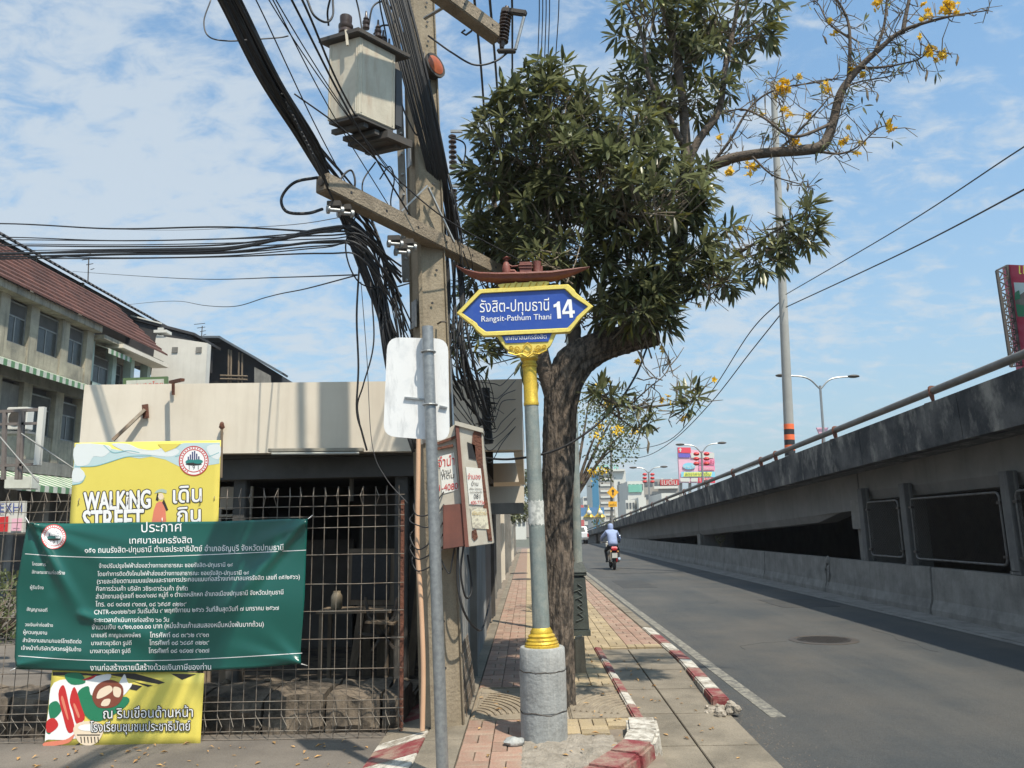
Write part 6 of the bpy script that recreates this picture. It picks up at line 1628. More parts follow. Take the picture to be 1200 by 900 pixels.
BRN = [
 ([(655, 480, 7.0), (638, 430, 7.0), (630, 380, 7.1), (632, 310, 7.1), (640, 240, 7.1), (622, 170, 7.1)], [.10, .075, .065, .05, .035, .015]),
 ([(640, 440, 7.0), (612, 400, 7.5), (596, 330, 7.9), (580, 240, 8.0), (570, 190, 8.0)], [.06, .045, .035, .025, .01]),
 ([(676, 425, 7.0), (672, 350, 7.2), (690, 280, 7.3), (680, 200, 7.4), (668, 130, 7.4)], [.07, .05, .04, .03, .012]),
 ([(745, 398, 7.0), (775, 360, 7.1), (792, 310, 7.2), (800, 250, 7.2), (804, 190, 7.2), (800, 120, 7.2), (792, 60, 7.2), (778, 10, 7.1), (770, -40, 7.1)], [.10, .085, .075, .065, .055, .045, .04, .03, .02]),
 ([(802, 200, 7.2), (818, 165, 7.2), (842, 130, 7.2), (850, 80, 7.3), (862, 20, 7.3), (868, -30, 7.3)], [.045, .04, .035, .03, .022, .015]),
 ([(800, 170, 7.2), (780, 130, 7.1), (760, 90, 7.0), (752, 40, 7.0), (735, 5, 7.0)], [.035, .03, .022, .015, .01]),
 ([(802, 240, 7.2), (822, 205, 7.1), (850, 188, 7.0), (890, 180, 6.9), (940, 176, 6.8), (964, 170, 6.8), (976, 145, 6.8), (985, 110, 6.75), (1002, 85, 6.7), (1030, 58, 6.6), (1060, 35, 6.5), (1110, 20, 6.4), (1158, 12, 6.3)], [.055, .052, .05, .048, .05, .052, .042, .038, .032, .026, .018, .010, .005]),
 ([(1058, 38, 6.5), (1062, 15, 6.5), (1070, -20, 6.5)], [.022, .018, .012]),
 ([(994, 98, 6.75), (996, 50, 6.7), (992, 20, 6.7), (975, -10, 6.7)], [.02, .016, .012, .008]),
 ([(996, 45, 6.7), (972, 28, 6.8), (960, 6, 6.9), (952, 0, 6.9)], [.012, .009, .006, .004]),
 ([(1025, 62, 6.6), (1036, 30, 6.6), (1040, -10, 6.6)], [.018, .013, .01]),
 ([(1010, 80, 6.7), (1040, 78, 6.6), (1075, 70, 6.6), (1090, 60, 6.5), (1112, 62, 6.5)], [.014, .010, .007, .005, .003]),
 ([(984, 112, 6.75), (1000, 98, 6.7), (1040, 90, 6.7), (1066, 84, 6.7)], [.012, .008, .006, .003]),
 ([(975, 145, 6.8), (930, 160, 6.7), (895, 138, 6.8), (870, 128, 7.0), (850, 132, 7.1)], [.018, .014, .011, .009, .006]),
 ([(830, 198, 7.1), (855, 165, 7.0), (880, 125, 7.0), (910, 105, 6.9), (960, 96, 6.9), (990, 90, 6.75)], [.018, .014, .011, .009, .007, .005]),
 ([(910, 178, 6.9), (935, 155, 6.8), (958, 130, 6.75), (975, 110, 6.7)], [.014, .011, .008, .006]),
 ([(880, 182, 6.9), (905, 205, 6.8), (935, 215, 6.8), (955, 222, 6.8)], [.012, .008, .005, .003]),
 ([(962, 178, 6.8), (985, 180, 6.75), (1005, 172, 6.7), (1030, 150, 6.7), (1045, 148, 6.7)], [.014, .01, .008, .006, .003]),
 ([(930, 178, 6.8), (920, 150, 6.8), (915, 125, 6.8), (905, 95, 6.8)], [.010, .008, .006, .004]),
 ([(790, 330, 7.1), (830, 318, 6.9), (860, 300, 6.8), (890, 282, 6.7), (925, 262, 6.6), (945, 262, 6.6)], [.03, .022, .018, .013, .008, .004]),
 ([(860, 300, 6.8), (880, 300, 6.7), (905, 290, 6.7), (935, 285, 6.6)], [.012, .009, .006, .004]),
 ([(765, 380, 7.0), (790, 360, 6.8), (820, 345, 6.7), (845, 330, 6.7)], [.02, .014, .01, .005]),
 ([(690, 455, 7.0), (715, 470, 6.8), (740, 478, 6.7), (770, 476, 6.6), (800, 472, 6.5), (825, 468, 6.5)], [.022, .016, .012, .010, .007, .004]),
 ([(735, 478, 6.7), (760, 455, 6.6), (778, 440, 6.6), (786, 425, 6.6)], [.008, .006, .004, .003]),
 ([(700, 470, 6.9), (740, 500, 6.8), (760, 505, 6.8)], [.01, .006, .003]),
]
branches = []
for pts, rs in BRN:
    o, P = limb(pts, rs, n=10 if rs[0] > .03 else 7, rough_=.06 if rs[0] > .03 else 0)
    branches.append(P)
# cut stub
sp_ = AY(770, 395, 7.0)
MB().lathe([(.085, -.01), (.078, .012), (.03, .016)], sp_, 20, (1, 0, .1)).build('cut_face', twigm, TX)

# leaf rosettes: (leaf base, direction, length)
leaves = []; ylw = []; twigs = MB()
allbr = [p for P in branches for p in P] + TP[len(TP) // 2:]
def rosette(c, axis, n=9, L=.17, young=0.0):
    ax_ = axis.normalized(); u = ax_.orthogonal().normalized(); w_ = ax_.cross(u)
    for i in range(n):
        a = 6.283 * i / n + R.uniform(-.3, .3); sp = R.uniform(.45, 1.45)
        d = (ax_ * math.cos(sp) + (u * math.cos(a) + w_ * math.sin(a)) * math.sin(sp))
        d = (d + V((0, 0, -.30))).normalized()
        (ylw if R.random() < young else leaves).append((c + d * .012, d, L * R.uniform(.65, 1.15), R.uniform(-.6, .6)))
def crown(px, py, Y, rx, ry, ryd, n, up=.55, L=.17, shell=.45, twl=.35, young=.02, nl=9, hook=False):
    c0 = AY(px, py, Y); sx = rx / FPX * (c0 - V((0, 0, H))).length; sz = ry / FPX * (c0 - V((0, 0, H))).length
    for k in range(n):
        while True:
            p = V((R.uniform(-1, 1), R.uniform(-1, 1), R.uniform(-1, 1)))
            l = p.length
            if shell < l < 1 + .18 * noise.noise(p.normalized() * 2.3 + c0): break
        # clumps: keep where a slow noise is high, so that gaps open between the tufts
        if noise.noise(V((p.x * sx * 3.1, p.y * ryd * 3.1, p.z * sz * 3.1)) + c0) < .0: continue
        c = c0 + V((p.x * sx, p.y * ryd, p.z * sz))
        axis = (V((p.x, p.y, p.z)) + V((0, 0, up)) + V((R.gauss(0, .25), R.gauss(0, .25), R.gauss(0, .25)))).normalized()
        rosette(c, axis, nl + R.randint(-2, 3), L, young)
        b = c - axis * twl * R.uniform(.5, 1.1) + V((-p.x * .1, -p.y * .1, -.08))
        if hook: b = min(allbr, key=lambda q: (q - c).length_squared)
        twigs.tube([b, b.lerp(c, .5) + V((R.gauss(0, .012), R.gauss(0, .012), 0)), c], [.008, .006, .004], 4, cap=False)
CR = [  # px, py, Y, rx, ry, depth, rosettes
 (640, 150, 7.0, 78, 62, .55, 210), (590, 190, 7.1, 52, 68, .45, 150), (700, 190, 6.9, 82, 70, .6, 220), (600, 265, 7.75, 58, 62, .45, 170),
 (665, 265, 7.0, 80, 60, .45, 200), (755, 225, 6.7, 78, 58, .5, 210), (760, 300, 6.9, 72, 58, .45, 120), (585, 345, 7.9, 46, 62, .4, 105), (560, 400, 7.3, 34, 44, .3, 40),
 (690, 340, 7.2, 70, 40, .4, 70), (745, 355, 6.7, 46, 36, .3, 55), (648, 98, 7.0, 44, 26, .35, 55), (600, 420, 7.2, 40, 30, .3, 26), (560, 290, 7.9, 26, 60, .3, 50),
 (770, 15, 7.2, 62, 52, .55, 105), (850, 15, 7.3, 60, 46, .5, 90), (790, 95, 7.2, 62, 62, .5, 70), (745, 120, 7.1, 40, 50, .4, 44), (830, 80, 7.3, 46, 40, .4, 34),
 (830, 262, 6.8, 36, 26, .3, 26), (930, 270, 6.6, 36, 34, .25, 34), (845, 320, 6.7, 42, 24, .25, 26), (890, 300, 6.6, 32, 20, .2, 12), (800, 205, 7.0, 34, 24, .3, 24),
 (710, 462, 6.7, 26, 22, .2, 9), (812, 476, 6.45, 24, 26, .18, 11), (757, 490, 6.6, 12, 12, .1, 4), (775, 375, 6.8, 26, 16, .2, 12), (740, 345, 6.6, 30, 40, .25, 28)]
for (px, py, Y, rx, ry, dp, n) in CR:
    big = n > 40
    crown(px, py, Y, rx * .93, ry * .93, dp, int(n * 1.12), L=.20 if big else .17, shell=.3 if big else .1, young=.14 if py < 120 else .05, hook=not big, nl=9 if big else 10)
for q in ((650, 290, 6.5, 40, 26), (770, 232, 6.2, 60, 26)):
    crown(q[0], q[1], q[2], q[3], q[4], .12, 26, L=.17, shell=0, young=.15)
# sparse leaves, pods and flowers along the bare right branches
fl = MB(); pods = MB()
def blossom(c, s_):
    for q in range(R.randint(3, 6)):
        a = V((R.gauss(0, 1), R.gauss(0, 1), R.gauss(0, 1))).normalized(); b = a.orthogonal().normalized(); d = a.cross(b)
        cc = c + V((R.gauss(0, s_), R.gauss(0, s_), R.gauss(0, s_)))
        for j in range(5):
            t = 6.283 * j / 5; e1 = (b * math.cos(t) + d * math.sin(t)); e2 = (b * math.cos(t + .6) + d * math.sin(t + .6)); e0 = (b * math.cos(t - .6) + d * math.sin(t - .6))
            fl.add([cc, cc + (e0 + a * .5) * .016, cc + (e1 + a * .3) * .03, cc + (e2 + a * .5) * .016], [(0, 1, 2, 3)])
bare = branches[6:]
for P in bare:
    for i in range(2, len(P)):
        for _ in range(2):
            if R.random() < .55:
                c = P[i] + V((R.gauss(0, .02), R.gauss(0, .02), R.gauss(0, .02)))
                d = V((R.gauss(0, 1), R.gauss(0, .6), R.gauss(.3, 1))).normalized(); l = R.uniform(.08, .28)
                m_ = c + d * l * .5 + V((R.gauss(0, .02), 0, R.gauss(0, .02))); e_ = c + d * l + V((0, 0, R.gauss(.02, .03)))
                twigs.tube([c, m_, e_], [.006, .0045, .003], 4, cap=False)
                f_ = e_ + V((R.gauss(0, .05), R.gauss(0, .03), R.gauss(.02, .05))); twigs.tube([m_, f_], [.004, .0025], 4, cap=False)
                r_ = R.random()
                if r_ < .17: rosette(e_, d + V((0, 0, -.2)), R.randint(3, 6), .10, .1)
                elif r_ < .21:
                    s_ = V((R.gauss(0, .02), 0, -R.uniform(.08, .14))); pods.tube([e_, e_ + s_ * .3 + V((.01, 0, 0)), e_ + s_ * .7, e_ + s_], [.003, .011, .012, .003], 5)
                elif r_ < .26: blossom(e_, .012)
for (px, py, Y, n) in ((918, 100, 6.85, 9), (912, 108, 6.85, 7), (970, 103, 6.8, 4), (923, 134, 6.8, 4), (932, 168, 6.8, 4), (990, 166, 6.75, 3), (1090, 62, 6.5, 5), (1100, 64, 6.5, 5), (1044, 147, 6.7, 3), (1115, 10, 6.4, 6), (1108, 5, 6.4, 5), (1005, 84, 6.7, 4), (1030, 2, 6.6, 4), (853, 200, 6.9, 5), (875, 196, 6.9, 4), (1085, 15, 6.45, 5)):
    for _ in range(n): blossom(AY(px + R.gauss(0, 4), py + R.gauss(0, 4), Y), .014)
twigs.build('twigs', twigm, TX, kind='stuff', fixn=False)
fl.build('flowers', flower, TX, kind='stuff', fixn=False)
pods.build('seed_pods', twigm, TX, kind='stuff', fixn=False)
LT = [(0, 0, 0), (.075, .28, .014), (.10, .58, .016), (.065, .82, .0), (0, 1, -.03), (-.065, .82, .0), (-.10, .58, .016), (-.075, .28, .014), (0, .28, 0), (0, .55, -.005), (0, .82, -.02)]
LF = [(0, 1, 8), (8, 1, 2, 9), (9, 2, 3, 10), (10, 3, 4), (0, 8, 7), (8, 9, 6, 7), (9, 10, 5, 6), (10, 4, 5)]
def leaf_matrix(b, d, L, tw):
    x = d.cross(V((0, 0, 1)));
    x = x.normalized() if x.length > .05 else V((1, 0, 0))
    x = (Matrix.Rotation(tw, 3, d) @ x); z = x.cross(d)
    return Matrix(((x.x * L, d.x * L, z.x * L, b.x), (x.y * L, d.y * L, z.y * L, b.y), (x.z * L, d.z * L, z.z * L, b.z), (0, 0, 0, 1)))
eye = V((0, 0, H))
leaves.sort(key=lambda l: (l[0] - eye).length - l[2] * 2)
lme = bpy.data.meshes.new('leaf'); lme.from_pydata(LT, [], LF); lme.materials.append(leafm); lme.shade_smooth()
off = TX.location
for (b, d, L, tw) in leaves[:298]:
    o = bpy.data.objects.new('leaf', lme); COL.objects.link(o); o.parent = TX
    mt = leaf_matrix(b - off, d, L, tw); o.matrix_basis = mt
def leafmass(lst, name, mat):
    vs = []; fs = []
    for (b, d, L, tw) in lst:
        mt = leaf_matrix(b, d, L, tw); n = len(vs); droop = R.uniform(.03, .16) * L
        for p in LT:
            q = mt @ V(p); vs.append((q.x, q.y, q.z - droop * p[1] * p[1]))
        fs += [tuple(i + n for i in f) for f in LF]
    mb = MB(); mb.v = vs; mb.f = fs
    return mb.build(name, mat, TX, smooth='all', kind='stuff', fixn=False)
leafmass(leaves[298:], 'foliage', leafm)
leafmass(ylw, 'yellowing_foliage', leafy)
print('leaves', len(leaves), len(ylw))

# ---- smaller tree behind, finer foliage with yellow blossom
def small_tree(name, label, base, h, crowns, nleaf, mat, leaf=.05, flowers=0, tr=.08, grp=None):
    t = thing(name, label, 'tree', base, grp); b = V(base)
    MB().tube(smooth_path([b, b + V((.05, 0, h * .3)), b + V((-.04, 0, h * .6)), b + V((0, 0, h * .8))], 4), [tr, tr * .4], 10).build('trunk', bark, t, smooth=True)
    br = MB(); lf = MB(); ff = MB()
    for (cx0, cy0, cz0, rx, ry, rz_) in crowns:
        c0 = V((cx0, cy0, cz0)); br.tube(smooth_path([b + V((0, 0, h * .55)), (b + V((0, 0, h * .6))).lerp(c0, .5) + V((.05, 0, .1)), c0], 4), [tr * .45, tr * .12], 6)
        for k in range(int(nleaf * rx * rz_ * 1.0)):
            while True:
                p = V((R.uniform(-1, 1), R.uniform(-1, 1), R.uniform(-1, 1)))
                if p.length < 1 + .3 * noise.noise(p * 2 + c0): break
            if noise.noise(V((p.x * rx * 3.4, p.y * ry * 3.4, p.z * rz_ * 3.4)) + c0) < -.05: continue
            c = c0 + V((p.x * rx, p.y * ry, p.z * rz_))
            d = V((R.gauss(0, .6), R.gauss(0, .6), R.gauss(-.35, .6))).normalized() * leaf * R.uniform(.7, 1.4); s_ = d.cross(V((R.gauss(0, 1), R.gauss(0, 1), .3))).normalized() * leaf * .3
            lf.add([c, c + d * .5 + s_, c + d, c + d * .5 - s_], [(0, 1, 2, 3)])
        for k in range(int(flowers * rx)):
            p = V((R.uniform(-1, 1), -R.uniform(.4, 1), R.uniform(-1, 1))); c = c0 + V((p.x * rx * .9, p.y * ry * .9, p.z * rz_ * .9))
            for q in range(26):
                cc = c + V((R.gauss(0, .05), R.gauss(0, .05), R.gauss(0, .04))); e1 = V((R.gauss(0, 1), R.gauss(0, 1), R.gauss(0, 1))).normalized() * .03; e2 = e1.orthogonal().normalized() * .025
                ff.add([cc, cc + e1 + e2, cc + e1 * 1.4, cc + e1 - e2], [(0, 1, 2, 3)])
    br.build('branches', barkd, t, kind='stuff'); lf.build('foliage', mat, t, kind='stuff', fixn=False)
    if flowers: ff.build('flowers', flower, t, kind='stuff', fixn=False)
    return t
def C(px, py, Y, rx, ry): c = AY(px, py, Y); k = Y / FPX * 1.03; return (c.x, c.y, c.z, rx * k, rx * k, ry * k)
small_tree('flowering_tree', 'lighter olive leaved tree with yellow blossom just behind the trunk', (.75, 13.5, .1), 3.4,
           [C(702, 500, 13.5, 34, 34), C(725, 520, 13.5, 26, 26), C(700, 545, 13.5, 22, 24), C(690, 470, 13.8, 24, 22), C(725, 478, 13.8, 22, 20), C(740, 497, 13.5, 14, 14)], 3000, leafo, .055, 6)
small_tree('far_sidewalk_tree', 'dark tree leaning over the far end of the sidewalk by the shop fronts', (-1.0, 34, .1), 4,
           [C(606, 585, 34, 12, 16), C(600, 600, 36, 9, 12), C(616, 565, 38, 12, 14), C(612, 600, 50, 8, 12)], 4500, leafm, .12, 0)
small_tree('far_sidewalk_tree', 'dark leafy tree on the road side just behind the lamp post pedestal', (1.3, 48, .1), 4,
           [C(645, 590, 48, 14, 16), C(632, 575, 48, 16, 16)], 2500, leafm, .14, 0)

# ============================================================ STREET FURNITURE BEHIND THE TREE
LPP = thing('lamp_post', 'grey lamp post rising from a dark cast pedestal behind the tree trunk', 'lamp post', (.80, 11.4, .1))
lx, ly = G(680, 745, .12).x, 11.3
MB().box(lx - .145, lx + .145, ly - .145, ly + .145, .1, .20).build('plinth', greenpl, LPP, bevel=.01)
MB().hexa([(lx - .13, ly - .13, .20), (lx + .13, ly - .13, .20), (lx + .13, ly + .13, .20), (lx - .13, ly + .13, .20), (lx - .10, ly - .10, .92), (lx + .10, ly - .10, .92), (lx + .10, ly + .10, .92), (lx - .10, ly + .10, .92)]).build('pedestal', greenpl, LPP, bevel=.012)
MB().box(lx - .12, lx + .12, ly - .12, ly + .12, .93, .98).build('cornice', greenpl, LPP, bevel=.01)
MB().hexa([(lx - .13, ly - .13, .98), (lx + .13, ly - .13, .98), (lx + .13, ly + .13, .98), (lx - .13, ly + .13, .98), (lx - .07, ly - .07, 1.12), (lx + .07, ly - .07, 1.12), (lx + .07, ly + .07, 1.12), (lx - .07, ly + .07, 1.12)]).build('cap', greenpl, LPP)
mb = MB()
for k in range(5): mb.tube(smooth_path([(lx - .05 + .03 * math.sin(k), ly - .135 + k * .004, .32 + k * .1), (lx + .05, ly - .130 + k * .004, .36 + k * .1), (lx - .01, ly - .130 + k * .004, .42 + k * .1)], 3), .008, 5)
mb.build('relief', greenpl, LPP)
MB().tube([(lx, ly, 1.1), (lx + .02, ly, 4.2), (lx - .2, ly, 7.5)], [.075, .065, .05], 16).build('pole', signgrey, LPP, smooth=True)
tag(MB().hexa([(.44, 8.4, .1), (.575, 8.4, .1), (.575, 8.54, .1), (.44, 8.54, .1), (.45, 8.41, .46), (.565, 8.41, .49), (.565, 8.53, .49), (.45, 8.53, .46)]).build('stone_marker', polec, None, bevel=.02), 'short worn concrete marker standing right behind the tree trunk', 'marker')

# ============================================================ TALL POLE, LAMPS, WIRES ON THE RIGHT
TPO = thing('tall_pole', 'tall concrete pole with orange and black bands standing on the overpass edge', 'utility pole', (8.2, 24, 2.6))
a, b = AY(926, 535, 24), AY(906, 96, 24)
MB().tube([a - V((0, 0, 1.3)), a, b], [.165, .155, .095], 16).build('shaft', M('pale pole concrete', (.36, .355, .335), (.27, .265, .25), rough=.85, scale=1.2), TPO, smooth=True)
dv = (b - a).normalized(); z0 = a
for k in range(6):
    p0 = z0 + dv * (.02 + k * .165); mb = MB().tube([p0, p0 + dv * .165], .160 - .001 * k, 16)
    mb.build('orange_band' if k % 2 == 1 else 'black_band', M('band orange', (.85, .16, .05), rough=.6) if k % 2 == 1 else black, TPO, smooth=True)
LW = ['upper of two long wires sloping from the right edge to the tall pole', 'lower of two long wires sloping from the right edge to the tall pole']
for k, (ya, yb_) in enumerate(((172, 345), (222, 360))):
    cable([(1290, ya - 52, 10), (1200, ya, 12), (1060, ya + (yb_ - ya) * .53, 17), (921, yb_, 23.8)], .014 + .003 * k, LW[k], 'wires on the right', n=5)
LW = ['upper of two wires sagging away from the tall pole down the road', 'lower of two wires sagging away from the tall pole down the road']
for k, (ya, ym, yb_) in enumerate(((348, 470, 531), (362, 482, 540))):
    cable([(920, ya, 24), (880, ya + 40 + 10 * k, 27), (833, ym - 10, 32), (790, 512 + 3 * k, 40), (755, 528 + 10 * k - 3, 48), (720, yb_ - 4, 55)], .02, LW[k], 'wires on the right', n=5)
cable([(800, 575, 45), (860, 555, 30), (905, 537, 25)], .012, 'thin grey wire just above the handrail by the pink billboard', None, cableg)
FP = thing('far_pole', 'thin dark pole with two amber signs standing left of the overpass far away', 'utility pole', (6.0, 55, 0))
MB().tube([AY(717, 622, 55), AY(716, 500, 55)], [.10, .07], 8).build('shaft', greyconc, FP)
c = AY(718, 577, 54.8); r_ = .42
MB().prism([c + V((0, 0, r_)), c + V((r_, 0, 0)), c + V((0, 0, -r_)), c + V((-r_, 0, 0))], (0, .02, 0)).build('diamond_sign', warn, FP)
MB().prism([c + V((-.03, -.01, -.2)), c + V((.06, -.01, -.2)), c + V((.06, -.01, .0)), c + V((.12, -.01, .1)), c + V((.03, -.01, .22)), c + V((-.1, -.01, .1)), c + V((-.03, -.01, .05))], (0, .005, 0)).build('printed_arrow', inkb, FP)
c2 = AY(718, 591, 54.8); MB().box(c2.x - .3, c2.x + .3, 54.78, 54.8, c2.z - .18, c2.z + .2).build('lower_sign', warn, FP)
mb = MB(); text(mb, planeY(54.76), 'ลดเร็ว', 714.5, 721.5, 592.5, bold=.05); mb.build('lower_lettering', inkb, FP, fixn=False)
def dlamp(label, base_px, top_px, la, ra, Y, r_, lanterns=False):
    t = thing('double_street_lamp', label, 'street lamp', AY(base_px[0], base_px[1], Y), 'double armed street lamps beyond the overpass')
    a, b = AY(*base_px, Y), AY(*top_px, Y)
    MB().tube([a - V((0, 0, 3)), b], [r_ * 1.3, r_], 8).build('pole', galv, t)
    for tip in (la, ra):
        e = AY(*tip, Y); m_ = b.lerp(e, .35); m_.z = b.z + (e.z - b.z) * .75
        MB().tube(smooth_path([b - V((0, 0, .15)), m_, e], 5), r_ * .7, 6).build('arm', galv, t)
        hd = MB().ball(e, r_ * 3.4, 10, 6, (1.6, .8, .42)); hd.build('lamp_head', darksteel, t, smooth=True)
    if lanterns:
        for sx in (-1, 1):
            for k in range(3):
                p = AY(top_px[0] + sx * lanterns, top_px[1] + 3 + k * lanterns * (.95), Y)
                g = MB().ball(p, lanterns * .6 / FPX * Y, 10, 6, (1, 1, .62)); o = g.build('red_lantern', inkred, t, smooth=True)
    return t
dlamp('nearest double armed street lamp, just right of the banded tall pole', (963, 505), (961, 452), (916, 440), (1000, 441), 32, .05)
dlamp('double armed lamp with red lanterns in front of the pink billboard', (823, 565), (822, 529), (797, 521), (846, 519), 62, .07, 6)
dlamp('far double armed lamp with red lanterns left of the red letter sign', (761, 600), (760, 553), (742, 548), (778, 547), 95, .09, 4.5)
# small red sign structures by the lamp
t = thing('red_roundel_sign', 'small red trimmed sign just behind the handrail left of the lamp foot', 'sign', AY(963, 510, 33))
MB().prism([AY(957, 501, 33), AY(971, 501, 33), AY(968, 508, 33), AY(960, 508, 33)], (0, .1, 0)).build('board', pinkl, t)
MB().bar(AY(964, 520, 33), AY(964, 507, 33), .06, .06).build('post', rust, t)

# ============================================================ BILLBOARDS
BBR = thing('maroon_billboard', 'maroon billboard on a lattice steel frame at the right edge', 'billboard', AY(1190, 415, 30))
q = [AY(x, y, Y) for x, y, Y in ((1181, 310, 30), (1275, 314, 27), (1275, 440, 27), (1199, 440, 30))]
MB().prism(q, (.08, .5, 0)).build('panel', maroon, BBR)
nf = (q[1] - q[0]).cross(V((0, 0, 1))).normalized()
if nf.y > 0: nf = -nf
pR = planeN(q[0] + nf * .02, nf)
def prs(mat, nm, surf, par, *polys, o0=0.0):
    mb = MB()
    for k, qq in enumerate(polys): shape(mb, surf, qq, o0 + k * .003)
    return mb.build(nm, mat, par, fixn=False)
prs(bsky, 'printed_photo', pR, BBR, [(1188, 331), (1260, 333), (1260, 372), (1193, 371)], o0=.01)
prs(greyconc, 'printed_house', pR, BBR, [(1189, 350), (1200, 342), (1225, 350), (1225, 371), (1192, 370)], o0=.02)
prs(inkgreen, 'printed_trees', pR, BBR, [(1189, 343), (1194, 340), (1196, 350), (1189, 352)], [(1190, 356), (1200, 358), (1200, 371), (1193, 371)], o0=.03)
mb = MB(); text(mb, pR, 'แห่งบ้าน', 1194, 1250, 321, 323, bold=.05, off=.02); mb.build('lettering', yelp, BBR, fixn=False)
ta, tb_, tc, td = AY(1168, 317, 29.5), AY(1185, 430, 29.5), AY(1180, 311, 30), AY(1198, 428, 30)
for (p, r_) in (((ta, tb_), .09), ((tc, td), .09), ((ta, tc), .06)): MB().bar(*p, r_, r_).build('frame_chord', darksteel, BBR)
for k in range(9):
    f0, f1 = k / 9, (k + 1) / 9
    MB().bar(ta.lerp(tb_, f1), tc.lerp(td, f1), .05, .05).build('frame_rung', darksteel, BBR)
    (MB().bar(ta.lerp(tb_, f0), tc.lerp(td, f1), .035, .035).bar(tc.lerp(td, f0), ta.lerp(tb_, f1), .035, .035)).build('frame_brace', darksteel, BBR)
mb = MB()
for k in range(18):
    f0 = .28 + .72 * k / 18; mb.bar(ta.lerp(tb_, f0), tc.lerp(td, f0 + .01), .02, .02)
for k in range(1, 6): mb.bar(ta.lerp(tc, k / 6).lerp(tb_.lerp(td, k / 6), .28), tb_.lerp(td, k / 6), .02, .02)
mb.build('ladder_grid', darksteel, BBR, kind='stuff')
BBP = thing('pink_billboard', 'pink and yellow hoarding with white arrow seen above the overpass rail', 'billboard', AY(815, 570, 90))
sB = planeY(90)
def zb(*p): return [(780 + x / 11.25, 500 + y / 11.25) for x, y in p]
MB().prism([AY(x, y, 90.05) for x, y in zb((160, 272), (640, 345), (655, 742), (185, 735))], (0, .5, 0)).build('panel', pinkl, BBP)
prs(M('billboard red', (.75, .06, .10), rough=.5), 'red_head', sB, BBP, zb((160, 272), (330, 275), (335, 345), (165, 345)), zb((430, 672), (650, 672), (655, 740), (430, 740)), o0=.05)
prs(M('billboard violet', (.15, .12, .50), rough=.5), 'violet_band', sB, BBP, zb((168, 348), (325, 358), (325, 405), (172, 405)), o0=.05)
prs(farwhite, 'white_fields', sB, BBP, zb((335, 345), (640, 345), (640, 415), (335, 410)), zb((195, 675), (320, 675), (320, 725), (197, 725)), zb((335, 675), (425, 675), (425, 725), (335, 725)), zb((195, 275), (215, 310), (203, 310), (203, 335), (188, 335), (188, 310), (172, 310)), o0=.08)
prs(pink, 'pink_fields', sB, BBP, zb((440, 425), (645, 425), (648, 500), (440, 505)), zb((440, 515), (648, 515), (650, 575), (440, 580)), o0=.06)
prs(cyan, 'cyan_fields', sB, BBP, zb((205, 595), (650, 592), (652, 665), (205, 665)), zb(*[(310 + 85 * math.cos(a / 14 * 6.283), 520 + 45 * math.sin(a / 14 * 6.283)) for a in range(14)]), o0=.07)
prs(yelp, 'yellow_band', sB, BBP, zb((245, 602), (612, 598), (600, 655), (235, 658)), o0=.1)
mb = MB()
text(mb, sB, 'งานวัด', *[780 + x / 11.25 for x in (235, 390)], 500 + 545 / 11.25, bold=.03, off=.15); mb.build('lettering', farwhite, BBP, fixn=False)
mb = MB(); text(mb, sB, 'ลดราคาทุกชิ้น', *[780 + x / 11.25 for x in (255, 590)], 500 + 645 / 11.25, bold=.03, off=.15); mb.build('green_lettering', inkgreen, BBP, fixn=False)
mb = MB(); text(mb, sB, 'เปิดแล้ว', *[780 + x / 11.25 for x in (450, 640)], 500 + 490 / 11.25, bold=.03, off=.15); mb.build('violet_lettering', maroon, BBP, fixn=False)
mb = MB(); text(mb, sB, 'โปรแรง', *[780 + x / 11.25 for x in (470, 630)], 500 + 565 / 11.25, bold=.03, off=.15); text(mb, sB, '1,300', *[780 + x / 11.25 for x in (450, 600)], 500 + 722 / 11.25, bold=.05, off=.15); mb.build('white_lettering', farwhite, BBP, fixn=False)
for x in (200, 320, 440, 560): MB().bar(AY(780 + x / 11.25, 566, 90.6), AY(780 + x / 11.25, 612, 90.6), .3, .3).build('leg', fargrey, BBP)

# ============================================================ FAR BUILDINGS
def block(name, label, px0, px1, ptop, Y, depth, mat, rows=0, cols=0, band=None, win=fardark, kind_='building', pbot=622):
    a, b = AY(px0, ptop, Y), AY(px1, ptop, Y); t = thing(name, label, kind_, ((a.x + b.x) / 2, Y, 0))
    MB().box(a.x, b.x, Y, Y + depth, 0, a.z).build('walls', mat, t)
    z0 = max(0, AY(px0, pbot, Y).z)
    for r_ in range(rows):
        zz1 = z0 + (a.z - z0) * (r_ + .45) / rows; zz2 = z0 + (a.z - z0) * (r_ + .82) / rows
        if cols:
            for c in range(cols):
                xa = a.x + (b.x - a.x) * (c + .2) / cols; xb = a.x + (b.x - a.x) * (c + .8) / cols
                MB().box(xa, xb, Y - .08, Y, zz1, zz2).build('window', win, t)
        else: MB().box(a.x + .3, b.x - .3, Y - .08, Y, zz1, zz2).build('window_band', win, t)
    return t, a, b
t, a, b = block('hotel_tower', 'far tall white tower with a blue side strip and green roof letters', 693, 733, 553, 200, 18, farwhite)
MB().box(a.x, AY(701, 560, 200).x, 199.8, 199.99, 0, a.z - .6).build('blue_strip', blueg, t)
MB().box(AY(702, 560, 200).x, AY(719, 560, 200).x, 199.8, 199.99, 0, a.z - 1).build('louvred_face', fargrey, t)
for k in range(8): z = 3 + k * 1.5; MB().box(AY(702, 560, 200).x + .2, AY(719, 560, 200).x - .2, 199.6, 199.79, z, z + .5).build('balcony_band', farwhite, t)
for k in range(4): z = 6 + k * 2; MB().box(AY(724, 560, 200).x, AY(726, 560, 200).x, 199.8, 199.99, z, z + 1.1).build('window', fardark, t)
